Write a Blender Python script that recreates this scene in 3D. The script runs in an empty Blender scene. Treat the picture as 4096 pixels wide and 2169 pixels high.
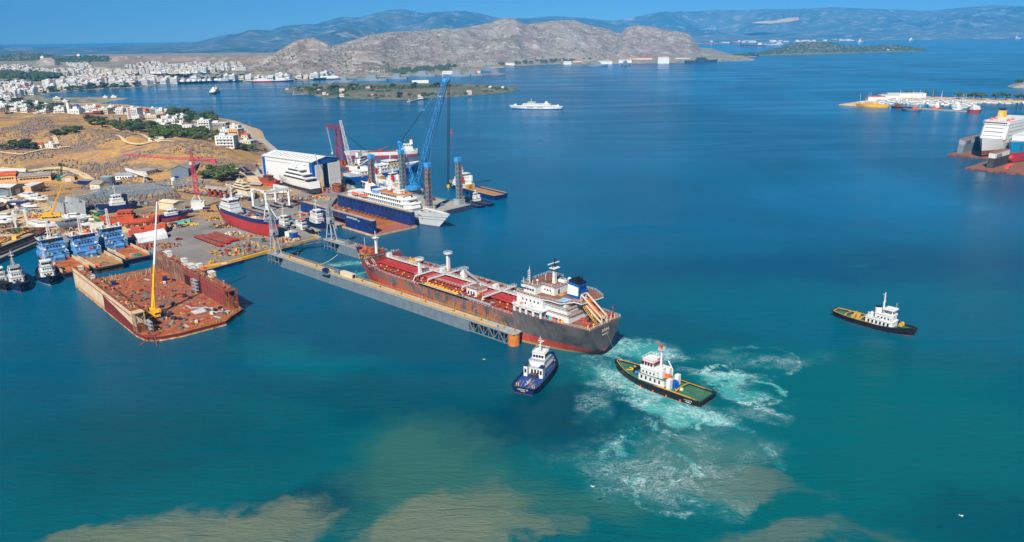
import bpy, math, random
import numpy as np
from mathutils import Vector, Matrix, noise as mn
PI = math.pi
S = bpy.context.scene
COL = S.collection
random.seed(7)
# ---------------------------------------------------------------- camera model (photo is 4096 x 2169)
FL, CH, ROLL = 3000.0, 130.0, 0.014
PIT = math.atan(948/3000.0)
CP, SP, CA, SA = math.cos(PIT), math.sin(PIT), math.cos(ROLL), math.sin(ROLL)
def _uv(x, y):
	dx, dy = x-2048.0, y-1084.5
	return dx*CA-dy*SA, dx*SA+dy*CA
def P(x, y, z=0.0):                     # a point seen at (x, y) that stands at height z
	u, v = _uv(x, y)
	t = (CH-z)/(v*CP+FL*SP)
	return Vector((u*t, (FL*CP-v*SP)*t, z))
def PY(x, y, Y):                        # a point seen at (x, y) at the ground distance Y
	u, v = _uv(x, y)
	t = Y/(FL*CP-v*SP)
	return Vector((u*t, Y, CH-t*(v*CP+FL*SP)))
# ---------------------------------------------------------------- colour / node helpers
def L(*c):
	if len(c) == 1: c = (c[0],)*3
	return tuple((v/255/12.92 if v <= 10 else ((v/255+.055)/1.055)**2.4) for v in c)+(1.0,)
class G:
	def __init__(s, tree):
		s.t = tree; s.t.nodes.clear()
	def __call__(s, typ, ins=None, **at):
		n = s.t.nodes.new(typ)
		for k, v in at.items(): setattr(n, k, v)
		for k, v in (ins or {}).items(): s.set(n, k, v)
		return n
	def set(s, n, k, v):
		i = n.inputs[k]
		if isinstance(v, bpy.types.Node): v = v.outputs[0]
		if isinstance(v, bpy.types.NodeSocket): s.t.links.new(v, i)
		elif i.type == 'VECTOR' and not hasattr(v, '__len__'): i.default_value = (v, v, v)
		else: i.default_value = v
	def m(s, op, a, b=0.0, c=0.0, clamp=False):
		return s('ShaderNodeMath', {0: a, 1: b, 2: c}, operation=op, use_clamp=clamp).outputs[0]
	def mix(s, f, a, b, bt='MIX'):
		n = s('ShaderNodeMix', None, data_type='RGBA', blend_type=bt)
		s.set(n, 0, f); s.set(n, 6, a); s.set(n, 7, b)
		return n.outputs[2]
	def noise(s, vec, scale, detail=4.0, rough=.55, dist=0.0):
		return s('ShaderNodeTexNoise', {'Vector': vec, 'Scale': scale, 'Detail': detail, 'Roughness': rough, 'Distortion': dist}).outputs[0]
	def step(s, v, a, b, to0=0.0, to1=1.0):
		return s('ShaderNodeMapRange', {0: v, 1: a, 2: b, 3: to0, 4: to1}, interpolation_type='SMOOTHSTEP').outputs[0]
	def map(s, vec, scale=(1, 1, 1), loc=(0, 0, 0), rot=(0, 0, 0)):
		return s('ShaderNodeMapping', {'Vector': vec, 'Scale': scale, 'Location': loc, 'Rotation': rot}).outputs[0]
	def obj(s): return s('ShaderNodeTexCoord').outputs['Object']
	def pos(s): return s('ShaderNodeNewGeometry').outputs['Position']
	def out(s, sh): s('ShaderNodeOutputMaterial', {'Surface': sh})
	def bsdf(s, col, rough=.5, metal=0.0, spec=.5, normal=None, **k):
		d = {'Base Color': col, 'Roughness': rough, 'Metallic': metal, 'Specular IOR Level': spec}
		if normal is not None: d['Normal'] = normal
		d.update(k)
		return s('ShaderNodeBsdfPrincipled', d)
	def bump(s, h, strength=.3, dist=1.0):
		return s('ShaderNodeBump', {'Height': h, 'Strength': strength, 'Distance': dist}).outputs[0]
MATS = {}
def newmat(name):
	m = bpy.data.materials.new(name); m.use_nodes = True
	MATS[name] = m
	return m, G(m.node_tree)
def paint(name, col, rough=.45, var=.12, rust=0.0, rustcol=(120, 62, 30), scale=.35, metal=0.0, spec=.4, dirt=.0, streak=.12):
	"""weathered paint: patchy tone, vertical rust runs, flakes"""
	if name in MATS: return MATS[name]
	m, g = newmat(name)
	o = g.obj()
	n1 = g.noise(o, scale, 5, .6)
	c = col if len(col) == 4 else L(*col)
	dk = tuple(v*(1-var*1.6) for v in c[:3])+(1,)
	lt = tuple(min(1, v*(1+var)) for v in c[:3])+(1,)
	cc = g.mix(g.step(n1, .3, .7), dk, lt)
	if dirt:
		n3 = g.noise(g.map(o, (1, 1, .15)), scale*3, 6, .7)
		cc = g.mix(g.m('MULTIPLY', g.step(n3, .48, .75), dirt), cc, L(70, 62, 52))
	if rust:
		st = g.noise(g.map(o, (1, 1, streak)), scale*2.2, 6, .68, .3)
		pa = g.noise(o, scale*.6, 4, .6)
		k = g.step(g.m('ADD', st, g.m('MULTIPLY', pa, .7)), 1.12-rust*.55, 1.22-rust*.5)
		rc = g.mix(g.noise(o, scale*7, 3), L(*rustcol), tuple(v*.45 for v in L(*rustcol)[:3])+(1,))
		cc = g.mix(k, cc, rc)
	b = g.bsdf(cc, rough, metal, spec, g.bump(g.noise(o, scale*4, 5), .06, .3))
	g.out(b)
	return m
def flat(name, col, rough=.6, metal=0.0, spec=.4): return paint(name, col, rough, .05, metal=metal, spec=spec)
# ---------------------------------------------------------------- mesh helper
class MB:
	def __init__(s): s.v = []; s.f = []; s.k = []
	def add(s, vs, fs, m=0):
		b = len(s.v); s.v += [tuple(p) for p in vs]
		for f in fs: s.f.append(tuple(b+i for i in f)); s.k.append(m)
		return s
	def box(s, c, d, m=0, rz=0.0, tx=1.0, ty=1.0, ox=0.0):     # centre of base c, size d, top scaled tx, ty and moved by ox
		x, y, z = d[0]/2, d[1]/2, d[2]
		q = [(-x, -y, 0), (x, -y, 0), (x, y, 0), (-x, y, 0), (-x*tx+ox, -y*ty, z), (x*tx+ox, -y*ty, z), (x*tx+ox, y*ty, z), (-x*tx+ox, y*ty, z)]
		cs, sn = math.cos(rz), math.sin(rz)
		q = [(c[0]+a*cs-b*sn, c[1]+a*sn+b*cs, c[2]+e) for a, b, e in q]
		return s.add(q, [(0, 3, 2, 1), (4, 5, 6, 7), (0, 1, 5, 4), (1, 2, 6, 5), (2, 3, 7, 6), (3, 0, 4, 7)], m)
	def bar(s, a, b, r=.1, m=0, n=4, r2=None, cap=False):
		a, b = Vector(a), Vector(b); d = b-a
		if d.length < 1e-6: return s
		d.normalize()
		u = d.cross(Vector((0, 0, 1)))
		if u.length < 1e-3: u = Vector((1, 0, 0))
		u.normalize(); w = d.cross(u)
		r2 = r if r2 is None else r2
		vs = []
		for p, rr in ((a, r), (b, r2)):
			for i in range(n):
				t = 2*PI*(i+.5)/n
				vs.append(p+u*(rr*math.cos(t))+w*(rr*math.sin(t)))
		fs = [(i, (i+1) % n, n+(i+1) % n, n+i) for i in range(n)]
		if cap or n > 4: fs += [tuple(range(n-1, -1, -1)), tuple(range(n, 2*n))]
		return s.add(vs, fs, m)
	def path(s, pts, r=.1, m=0, n=4):
		for a, b in zip(pts[:-1], pts[1:]): s.bar(a, b, r, m, n)
		return s
	def prism(s, poly, z0, z1, m=0, mt=None, top=None):       # poly CCW; top: other outline at z1
		n = len(poly); top = top or poly
		zt = (lambda i: z1[i]) if hasattr(z1, '__len__') else (lambda i: z1)
		zb = (lambda i: z0[i]) if hasattr(z0, '__len__') else (lambda i: z0)
		vs = [(p[0], p[1], zb(i)) for i, p in enumerate(poly)]+[(p[0], p[1], zt(i)) for i, p in enumerate(top)]
		s.add(vs, [(i, (i+1) % n, n+(i+1) % n, n+i) for i in range(n)], m)
		b = len(s.v)-2*n
		s.f += [tuple(b+i for i in range(n-1, -1, -1)), tuple(b+n+i for i in range(n))]; s.k += [m, m if mt is None else mt]
		return s
	def sheet(s, rows, m=0, close=False):                     # grid of points
		nr, nc = len(rows), len(rows[0])
		fs = []
		for i in range(nr-1):
			for j in range(nc if close else nc-1):
				fs.append((i*nc+j, i*nc+(j+1) % nc, (i+1)*nc+(j+1) % nc, (i+1)*nc+j))
		return s.add([p for r in rows for p in r], fs, m)
	def ball(s, c, r, m=0, n=8, k=5, sz=1.0, bot=-1.0):
		rows = []
		for i in range(k+1):
			a = math.asin(bot) + (PI/2-math.asin(bot))*i/k
			rows.append([(c[0]+r*math.cos(a)*math.cos(2*PI*j/n), c[1]+r*math.cos(a)*math.sin(2*PI*j/n), c[2]+r*sz*math.sin(a)) for j in range(n)])
		return s.sheet(rows, m, True)
	def torus(s, c, ax, R, r, m=0, n=10, k=5):
		ax = Vector(ax).normalized(); u = ax.cross(Vector((0, 0, 1)))
		if u.length < 1e-3: u = Vector((1, 0, 0))
		u.normalize(); w = ax.cross(u); c = Vector(c); rows = []
		for i in range(n+1):
			t = 2*PI*i/n; d = u*math.cos(t)+w*math.sin(t)
			rows.append([c+d*(R+r*math.cos(2*PI*j/k))+ax*(r*math.sin(2*PI*j/k)) for j in range(k)])
		return s.sheet(rows, m, True)
	def rail(s, pts, h=1.1, sp=2.0, r=.05, m=0, bars=2, close=False):
		pts = [Vector(p) for p in pts]
		if close: pts.append(pts[0])
		for a, b in zip(pts[:-1], pts[1:]):
			l = (b-a).length; k = max(1, round(l/sp))
			for i in range(k+1):
				p = a.lerp(b, i/k); s.bar(p, p+Vector((0, 0, h)), r, m)
			for j in range(bars):
				z = Vector((0, 0, h*(j+1)/bars)); s.bar(a+z, b+z, r, m)
		return s
	def truss(s, a, b, w0, w1, n=8, r=.12, m=0, up=(0, 0, 1), h0=None, h1=None, tri=False):
		"""square lattice boom from a to b, widths w0..w1"""
		a, b = Vector(a), Vector(b); d = (b-a).normalized()
		u = d.cross(Vector(up))
		if u.length < 1e-3: u = d.cross(Vector((0, 1, 0)))
		u.normalize(); w = u.cross(d).normalized()
		h0 = w0 if h0 is None else h0; h1 = w1 if h1 is None else h1
		cor = [(-1, -1), (1, -1), (1, 1), (-1, 1)] if not tri else [(-1, -1), (1, -1), (0, 1)]
		rings = []
		for i in range(n+1):
			t = i/n; p = a.lerp(b, t); ww = (w0+(w1-w0)*t)/2; hh = (h0+(h1-h0)*t)/2
			rings.append([p+u*(x*ww)+w*(y*hh) for x, y in cor])
		q = len(cor)
		for j in range(q): s.bar(rings[0][j], rings[-1][j], r, m)
		for i in range(n):
			for j in range(q):
				s.bar(rings[i+1][j], rings[i+1][(j+1) % q], r*.6, m)
				A, B = (rings[i][j], rings[i+1][(j+1) % q]) if (i+j) % 2 else (rings[i][(j+1) % q], rings[i+1][j])
				s.bar(A, B, r*.6, m)
		return s
	def mesh(s, name, mats, smooth=None):
		me = bpy.data.meshes.new(name)
		me.from_pydata(s.v, [], s.f)
		for m in mats: me.materials.append(MATS[m] if isinstance(m, str) else m)
		if len(mats) > 1: me.polygons.foreach_set('material_index', s.k)
		if smooth:
			me.polygons.foreach_set('use_smooth', [True]*len(s.f))
			me.set_sharp_from_angle(angle=math.radians(smooth))
		me.update()
		return me
	def obj(s, name, mats, parent=None, loc=None, smooth=None, **tags):
		if isinstance(mats, str) or not hasattr(mats, '__len__'): mats = [mats]
		o = bpy.data.objects.new(name, s.mesh(name, mats, smooth)); COL.objects.link(o)
		if parent: o.parent = parent
		if loc is not None: o.location = loc
		tag(o, **tags)
		return o
def tag(o, label=None, cat=None, group=None, kind=None):
	if label: o['label'] = label
	if cat: o['category'] = cat
	if group: o['group'] = group
	if kind: o['kind'] = kind
	return o
def thing(name, label, cat, loc=(0, 0, 0), rz=0.0, group=None):
	o = bpy.data.objects.new(name, None); COL.objects.link(o); o.empty_display_size = .5
	o.location = loc; o.rotation_euler = (0, 0, rz)
	return tag(o, label, cat, group)
def inst(me, name, parent=None, loc=(0, 0, 0), rz=0.0, sc=None, rot=None, **tags):
	o = bpy.data.objects.new(name, me); COL.objects.link(o)
	if parent: o.parent = parent
	o.location = loc; o.rotation_euler = rot or (0, 0, rz)
	if sc: o.scale = sc if hasattr(sc, '__len__') else (sc,)*3
	return tag(o, **tags)
def kids(o): return [c for c in bpy.data.objects if c.parent == o]
def clone(root, loc, rz, label=None, sc=None):
	r = root.copy(); COL.objects.link(r); r.location = loc; r.rotation_euler = (0, 0, rz)
	if sc: r.scale = sc if hasattr(sc, '__len__') else (sc,)*3
	if label: r['label'] = label
	for ch in TREE.get(root.name) or TREE.setdefault(root.name, kids(root)):
		c = ch.copy(); COL.objects.link(c); c.parent = r
		for gd in TREE.get(ch.name) or TREE.setdefault(ch.name, kids(ch)):
			d = gd.copy(); COL.objects.link(d); d.parent = c
	return r
TREE = {}
def between(a, b):                       # position, heading and length of a line on the ground
	d = b-a
	return (a+b)/2, math.atan2(d.y, d.x), math.hypot(d.x, d.y)
# ---------------------------------------------------------------- camera, sun, sky, haze
cam = bpy.data.cameras.new('camera'); co = bpy.data.objects.new('camera', cam); COL.objects.link(co)
cam.sensor_width = 36.0; cam.lens = 36.0*FL/4096; cam.clip_start = 1.0; cam.clip_end = 60000.0
R0, D0, F0 = Vector((1, 0, 0)), Vector((0, -SP, -CP)), Vector((0, CP, -SP))
cx, cy = R0*CA+D0*SA, R0*SA-D0*CA
co.matrix_world = Matrix(((cx.x, cy.x, -F0.x, 0), (cx.y, cy.y, -F0.y, 0), (cx.z, cy.z, -F0.z, CH), (0, 0, 0, 1)))
S.camera = co
SUN_EL, SUN_AZ = math.radians(44), math.radians(196)      # azimuth of the sun clockwise from +Y
sd = Vector((math.sin(SUN_AZ)*math.cos(SUN_EL), math.cos(SUN_AZ)*math.cos(SUN_EL), math.sin(SUN_EL)))
sl = bpy.data.lights.new('sun', 'SUN'); sl.energy = 4.8; sl.angle = math.radians(.5); sl.color = (1, .955, .89)
so = bpy.data.objects.new('sun', sl); COL.objects.link(so)
so.rotation_euler = (-sd).to_track_quat('-Z', 'Y').to_euler()
w = bpy.data.worlds.new('World'); S.world = w; w.use_nodes = True
g = G(w.node_tree)
sky = g('ShaderNodeTexSky', None, sky_type='NISHITA', sun_disc=False, sun_elevation=SUN_EL, sun_rotation=SUN_AZ,
		altitude=5000.0, air_density=1.0, dust_density=0.0, ozone_density=4.0)
hs = g.mix(1.0, sky.outputs[0], (.54, .79, .88, 1), 'MULTIPLY')
bg = g('ShaderNodeBackground', {'Color': hs, 'Strength': .052})
g('ShaderNodeOutputWorld', {'Surface': bg.outputs[0]})
S.view_settings.view_transform = 'Standard'; S.view_settings.look = 'None'
S.view_settings.exposure = 0.65; S.view_settings.gamma = 1.0
S.render.engine = 'CYCLES'
S.cycles.max_bounces = 5; S.cycles.diffuse_bounces = 2; S.cycles.glossy_bounces = 3; S.cycles.volume_bounces = 0
S.cycles.transparent_max_bounces = 6; S.cycles.use_denoising = True
def haze():
	m, g = newmat('haze_air')
	v = g('ShaderNodeVolumePrincipled', {'Color': (.06, .39, .86, 1), 'Density': HAZE, 'Anisotropy': -0.3})
	g('ShaderNodeOutputMaterial', {'Volume': v.outputs[0]})
	MB().box((0, 8500, -8), (32000, 20000, 860)).obj('haze', ['haze_air'], kind='stuff')
HAZE = 7.0e-5
haze()
# ---------------------------------------------------------------- water
def blob(g, v, px, py, rx, ry, rot=0.0, soft=.45, amp=.5, sc=.02):
	"""soft-edged irregular patch on the water round the point seen at (px, py); radii in metres"""
	c = P(px, py)
	mp = g('ShaderNodeVectorRotate', {'Vector': v, 'Center': c, 'Axis': (0, 0, 1), 'Angle': -rot}, rotation_type='AXIS_ANGLE').outputs[0]
	d = g('ShaderNodeVectorMath', {0: mp, 1: c}, operation='SUBTRACT').outputs[0]
	d = g('ShaderNodeVectorMath', {0: d, 1: (1/rx, 1/ry, 0)}, operation='MULTIPLY').outputs[0]
	r = g('ShaderNodeVectorMath', {0: d}, operation='LENGTH').outputs[1]
	r = g.m('ADD', r, g.m('MULTIPLY', g.m('SUBTRACT', g.fine, .5), amp*1.6))
	return g.step(r, 1+soft, 1-soft)
def warp(g, v, sc, amt, det=4.0):
	n = g('ShaderNodeTexNoise', {'Vector': v, 'Scale': sc, 'Detail': det, 'Roughness': .6}).outputs[1]
	n = g('ShaderNodeVectorMath', {0: n, 1: (.5, .5, .5)}, operation='SUBTRACT').outputs[0]
	return g('ShaderNodeVectorMath', {0: v, 1: g('ShaderNodeVectorMath', {0: n, 3: amt}, operation='SCALE').outputs[0]}, operation='ADD').outputs[0]
def swirl(g, v, px, py, rad, ang):
	c = P(px, py)
	r = g('ShaderNodeVectorMath', {0: v, 1: c}, operation='DISTANCE').outputs[1]
	a = g.m('MULTIPLY', g.m('EXPONENT', g.m('MULTIPLY', g.m('POWER', g.m('DIVIDE', r, rad), 2.0), -1.0)), ang)
	return g('ShaderNodeVectorRotate', {'Vector': v, 'Center': c, 'Axis': (0, 0, 1), 'Angle': a}, rotation_type='AXIS_ANGLE').outputs[0]
def water():
	m, g = newmat('sea_water')
	p = g.pos()
	n0 = g.noise(g.map(p, (1, .35, 1)), .0035, 5, .55, .5)
	col = g.mix(g.step(n0, .35, .68), L(0, 72, 102), L(0, 96, 134))
	yy = g('ShaderNodeSeparateXYZ', {0: p}).outputs[1]
	near = g.step(yy, 560, 250); pw = warp(g, warp(g, p, .022, 46.0), .09, 12.0); g.fine = g.noise(pw, .06, 8, .7, .6)
	col = g.mix(g.m('MULTIPLY', near, .85), col, L(0, 70, 88))
	T, TL, MUD, MD2, DEEP, DK = L(0, 86, 90), L(0, 102, 102), L(98, 110, 92), L(48, 94, 84), L(0, 54, 84), L(0, 56, 72)
	WP = ((1100, 1900, 170, 55, .1, .6, .6, .014, T, .7), (3350, 1750, 100, 85, .5, .5, .5, .014, T, .95), (3700, 1260, 130, 50, -.25, .3, .4, .012, L(0, 84, 104), .9), (2980, 1190, 60, 34, -.2, .5, .5, .02, L(0, 84, 100), .8), (2250, 1900, 80, 48, 0, .55, .6, .018, T, .9), (1330, 1480, 48, 12, -.5, .8, .6, .025, L(0, 92, 104), .8), (1100, 1660, 40, 10, .1, .8, .7, .03, L(0, 92, 98), .6),
          (3300, 1060, 130, 26, .05, .8, .6, .012, DEEP, .55), (2080, 1690, 36, 22, .5, .5, .6, .025, DK, .9), (2480, 1640, 26, 18, .5, .5, .6, .025, DK, .8), (1560, 1590, 44, 20, -.3, .6, .6, .02, DK, .6), (600, 1750, 60, 26, .1, .7, .6, .02, DK, .5), (1250, 2000, 22, 12, .8, .7, .7, .04, DK, .7), (3950, 2080, 30, 14, 0, .6, .6, .03, DK, .5),
          (1700, 1880, 24, 30, .2, .55, .75, .035, MD2, .8), (1080, 2110, 17, 13, .5, .38, .75, .045, MUD, .85), (760, 2120, 26, 11, .3, .4, .75, .045, MUD, .8), (450, 2165, 22, 6, .1, .3, .7, .05, MUD, .75), (1790, 2110, 21, 14, .1, .36, .7, .04, MUD, .92), (2050, 2165, 16, 6, .1, .35, .7, .045, MUD, .7), (2250, 2040, 24, 9, 0, .6, .7, .045, MD2, .6), (2760, 1850, 24, 14, .3, .55, .7, .035, MUD, .55), (2960, 1930, 16, 6, -.2, .4, .7, .045, MUD, .6), (3150, 2120, 18, 5, .1, .5, .7, .05, MUD, .5), (3430, 1060, 6, 1.5, 0, .6, .7, .1, TL, .5))
	FP = ((2500, 1400, 20, 11, -.3, 1.05), (2570, 1560, 32, 10, -.85, .95), (2740, 1670, 14, 6, -.3, 1.5), (2890, 1515, 13, 5, .0, 1.4), (3010, 1570, 12, 6, -.2, .9), (2900, 1560, 20, 4, -.75, 1.1), (2620, 1830, 30, 18, 0, .42), (2840, 1800, 22, 15, 0, .4), (2460, 1500, 16, 10, -.6, .6), (2640, 1950, 24, 11, 0, .42), (3060, 1430, 26, 8, 0, .4), (3000, 1640, 12, 5, 0, .35), (1400, 1060, 12, 6, -.4, .9), (1410, 1115, 8, 4, 0, 1.2), (2430, 1640, 12, 9, .6, .4))
	for a in WP:
		k = blob(g, pw, *a[:8]); col = g.mix(g.m('MULTIPLY', k, a[9]), col, a[8])
	# churned water and foam round the working tugs
	q = p
	for s in ((2880, 1510, 12, .9), (3010, 1560, 10, -.8), (2730, 1690, 12, 1.0), (2640, 1780, 14, -.7), (2800, 1850, 14, .7), (2500, 1420, 10, .6)): q = swirl(g, q, *s)
	foam = None
	for a in FP:
		k = g.m('MULTIPLY', blob(g, pw, a[0], a[1], a[2], a[3], a[4], .6, .5), a[5])
		foam = k if foam is None else g.m('MAXIMUM', foam, k)
	qr = warp(g, warp(g, p, .06, 14.0), .25, 3.0)
	for x, y, R_, w_, k_ in ((2890, 1500, 8.5, 1.5, 1.0), (3020, 1565, 10, 1.6, .9), (2700, 1695, 8, 1.8, 1.1), (2790, 1830, 25, 2.2, .75), (2590, 1850, 14, 1.8, .7), (2520, 1400, 11, 1.6, .8), (3050, 1440, 15, 1.2, .5), (2700, 1960, 12, 1.5, .55)):
		r = g('ShaderNodeVectorMath', {0: qr, 1: P(x, y)}, operation='DISTANCE').outputs[1]
		e = g.step(g.m('ABSOLUTE', g.m('SUBTRACT', r, R_)), w_*1.8, 0)
		foam = g.m('MAXIMUM', foam, g.m('MULTIPLY', g.m('MULTIPLY', e, k_*1.3), g.step(g.fine, .42, .58)))
	col = g.mix(g.m('MULTIPLY', g.m('MULTIPLY', foam, 1.1, 0, True), .8), col, L(14, 112, 116))
	col = g.mix(g.step(foam, .55, 1.3, 0, .75), col, L(70, 158, 152))
	q2 = warp(g, q, .2, 5.0)
	n1 = g.noise(q2, .13, 9, .66, .4); n2 = g.noise(q2, .42, 8, .72, .4); n3 = g.noise(q2, 1.7, 4, .7); clump = g.noise(q, .045, 6, .65, .6)
	rg = lambda n, k: g.m('SUBTRACT', 1.0, g.m('MULTIPLY', g.m('ABSOLUTE', g.m('SUBTRACT', n, .5)), k), 0, True)
	lace = g.m('MAXIMUM', rg(n1, 24.0), g.m('MULTIPLY', rg(n2, 14.0), .7))
	brk = g.step(g.m('ADD', g.m('MULTIPLY', clump, 1.3), g.m('MULTIPLY', n2, .6)), .80, 1.12)
	fm = g.m('MULTIPLY', g.m('MULTIPLY', lace, brk), g.m('MULTIPLY', g.step(foam, .05, .8), g.step(n3, .3, .62, .25, 1.0)))
	solid = g.step(g.m('ADD', foam, g.m('ADD', g.m('MULTIPLY', g.m('SUBTRACT', n2, .5), 2.2), g.m('MULTIPLY', g.m('SUBTRACT', clump, .5), 1.8))), 1.15, 2.0)
	fm = g.m('MAXIMUM', g.m('MULTIPLY', fm, 1.15), g.m('MULTIPLY', solid, g.step(n3, .25, .65, .5, .95)), 0, True)
	col = g.mix(g.m('MULTIPLY', fm, .85), col, L(205, 222, 222))
	# ripples
	w1 = g.noise(g.map(p, (.6, 2.2, 1), rot=(0, 0, -.15)), .17, 7, .66, 1.1)
	w2 = g.noise(g.map(p, (1, 1.7, 1), rot=(0, 0, -.3)), .7, 3, .6)
	calm = g.noise(g.map(p, (.45, 2.4, 1)), .0034, 6, .62, 2.0)
	h = g.m('ADD', g.m('MULTIPLY', w1, 1.0), g.m('MULTIPLY', w2, .3))
	bp = g('ShaderNodeBump', {'Height': h, 'Strength': g.step(calm, .42, .62, .9, .2), 'Distance': .9}).outputs[0]
	rough = g.m('MAXIMUM', g.step(calm, .4, .7, .2, .1), g.m('MULTIPLY', fm, .9))
	g.out(g.bsdf(col, rough, 0, .16, bp, IOR=1.33, **{'Specular Tint': (.4, .9, 1, 1)}))
	MB().add([(-30000, -1500, 0), (30000, -1500, 0), (30000, 30000, 0), (-30000, 30000, 0)], [(0, 1, 2, 3)]).obj('water', ['sea_water'], kind='structure')
water()
# ---------------------------------------------------------------- land: shoreline and heights
def PX(pts, z=0.0): return [P(x, y, z) for x, y in pts]
shore = PX([(-60, 1052), (190, 950), (560, 955), (640, 1012), (790, 1070), (905, 1050), (1000, 1018), (1050, 1003), (1125, 988), (1270, 950), (1225, 925), (1130, 892), (1142, 868),
			(1165, 862), (1196, 868), (1290, 880), (1350, 790), (1430, 770), (1400, 742), (1362, 728), (1330, 700), (1230, 660), (1140, 625), (1110, 607), (1085, 588), (1062, 572), (1048, 545), (1041, 526), (1026, 516), (1005, 511),
			(980, 501), (930, 483), (867, 473), (758, 458), (715, 450), (672, 440), (577, 430), (500, 420), (420, 418), (385, 412), (440, 405), (533, 396), (522, 390), (440, 388), (330, 388), (260, 392), (205, 390), (165, 384), (223, 372), (330, 360),
			(417, 356), (588, 349), (620, 341), (676, 337), (863, 329), (970, 325), (1047, 327), (1205, 323), (1342, 317), (1427, 312), (1632, 306), (1769, 299), (1880, 295), (1939, 279), (2060, 266), (2199, 258), (2350, 258), (2604, 254), (2732, 250), (2860, 246), (3012, 243), (3022, 237), (2990, 231), (3034, 227), (2930, 219), (2787, 176)])
far_l = [(1500, 12500), (-9000, 12500), (-9000, 300), (-340, 420)]
SH = np.array([(p.x, p.y) for p in shore]+far_l)
def inside(X, Y, poly):
	r = np.zeros(X.shape, bool); n = len(poly)
	for i in range(n):
		(x1, y1), (x2, y2) = poly[i], poly[(i+1) % n]
		c = ((y1 > Y) != (y2 > Y)) & (X < (x2-x1)*(Y-y1)/((y2-y1) if y2 != y1 else 1e-9)+x1)
		r ^= c
	return r
def dist(X, Y, poly, close=True):
	d = np.full(X.shape, 1e9); n = len(poly)
	for i in range(n if close else n-1):
		(x1, y1), (x2, y2) = poly[i], poly[(i+1) % n]
		vx, vy = x2-x1, y2-y1
		t = np.clip(((X-x1)*vx+(Y-y1)*vy)/(vx*vx+vy*vy+1e-9), 0, 1)
		d = np.minimum(d, np.hypot(X-x1-t*vx, Y-y1-t*vy))
	return d
CTL = [(0, 780, 3), (0, 690, 8), (250, 690, 6), (420, 670, 9), (550, 690, 6), (0, 600, 22), (200, 610, 20), (400, 600, 22), (600, 600, 25), (760, 620, 26), (900, 640, 22), (1000, 690, 12), (1080, 690, 5), (900, 720, 5), (700, 700, 7),
       (0, 520, 33), (150, 500, 36), (300, 520, 34), (480, 540, 33), (650, 545, 34), (800, 555, 30), (930, 575, 22), (1020, 600, 10), (1060, 640, 4), (1130, 680, 3), (60, 462, 36), (200, 465, 34), (330, 490, 30), (430, 510, 26), (560, 520, 22), (760, 530, 16), (900, 540, 12), (1000, 540, 4), (820, 500, 7), (930, 505, 3), (700, 490, 9), (600, 470, 9), (500, 455, 9), (380, 450, 10), (250, 440, 10), (100, 430, 12), (0, 425, 14), (600, 440, 3), (300, 410, 3),
       (150, 400, 3), (0, 395, 5), (300, 850, 2.5), (500, 800, 2.5), (600, 760, 3), (800, 800, 2.5), (200, 750, 3), (900, 900, 2.5), (1100, 800, 2.5), (1100, 740, 2.5), (400, 740, 3), (300, 700, 5), (0, 900, 2.5), (150, 830, 2.5),
       (0, 340, 8), (300, 330, 6), (600, 325, 5), (900, 318, 5), (0, 300, 25), (200, 290, 22), (400, 285, 25), (600, 280, 30), (800, 275, 35), (1000, 295, 20), (1300, 300, 8), (1700, 285, 6), (2100, 255, 6), (2500, 245, 6), (2800, 236, 10), (2950, 237, 5), (0, 270, 30), (400, 262, 40), (800, 255, 45), (1000, 265, 45)]
CW = np.array([tuple(P(*c)) for c in CTL])
def height(X, Y):
	num = np.zeros(X.shape); den = np.zeros(X.shape)
	for x, y, z in CW:
		w_ = 1.0/(((X-x)**2+(Y-y)**2)/(.06*y)**2+.35)**2
		num += w_*z; den += w_
	return num/den
def ground(X, Y):
	X, Y = np.asarray(X, float), np.asarray(Y, float)
	ins = inside(X, Y, SH); d = dist(X, Y, SH)
	k = np.clip(d/np.where(Y > 1500, 120, 40), 0, 1); k = k*k*(3-2*k)
	h = height(X, Y)
	return np.where(ins, 1.3+np.maximum(h-1.3, 0)*k, np.maximum(-3.0, 1.3-d*.4-.2))
GC = []
def gz(x, y):
	for x0, y0, st, Z in GC:
		i, j = (y-y0)/st, (x-x0)/st
		if 0 <= i < Z.shape[0]-1 and 0 <= j < Z.shape[1]-1:
			a, b = int(i), int(j); u, v = i-a, j-b
			return float((Z[a, b]*(1-v)+Z[a, b+1]*v)*(1-u)+(Z[a+1, b]*(1-v)+Z[a+1, b+1]*v)*u)
	return float(ground(np.array([x]), np.array([y]))[0])
for x0, x1, y0, y1, st in ((-760, -60, 440, 1640, 5), (-3000, 1600, 430, 5600, 40)):
	X_, Y_ = np.meshgrid(np.arange(x0, x1, st), np.arange(y0, y1, st)); GC.append((x0, y0, st, ground(X_, Y_)))
def grid(name, xs, ys, mat, fn, dz=0.0, bumps=0.0):
	X, Y = np.meshgrid(xs, ys); Z = fn(X, Y)
	if bumps:
		B = np.array([[mn.fractal(Vector((x*.03, y*.03, 0)), 1, 2, 4) for x in xs] for y in ys])
		Z = Z+B*bumps*np.clip((Z-5)/8, 0, 1)
	Z = Z+dz
	nx, ny = len(xs), len(ys)
	idx = np.arange(nx*ny).reshape(ny, nx)
	keep = np.maximum.reduce([Z[:-1, :-1], Z[1:, :-1], Z[:-1, 1:], Z[1:, 1:]]) > -2.2+dz
	F = np.stack([idx[:-1, :-1], idx[:-1, 1:], idx[1:, 1:], idx[1:, :-1]], -1)[keep]
	b = MB(); b.v = [tuple(v) for v in np.stack([X, Y, Z], -1).reshape(-1, 3)]; b.f = [tuple(map(int, f)) for f in F]; b.k = [0]*len(b.f)
	return b.obj(name, [mat], smooth=80, kind='structure')
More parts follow.
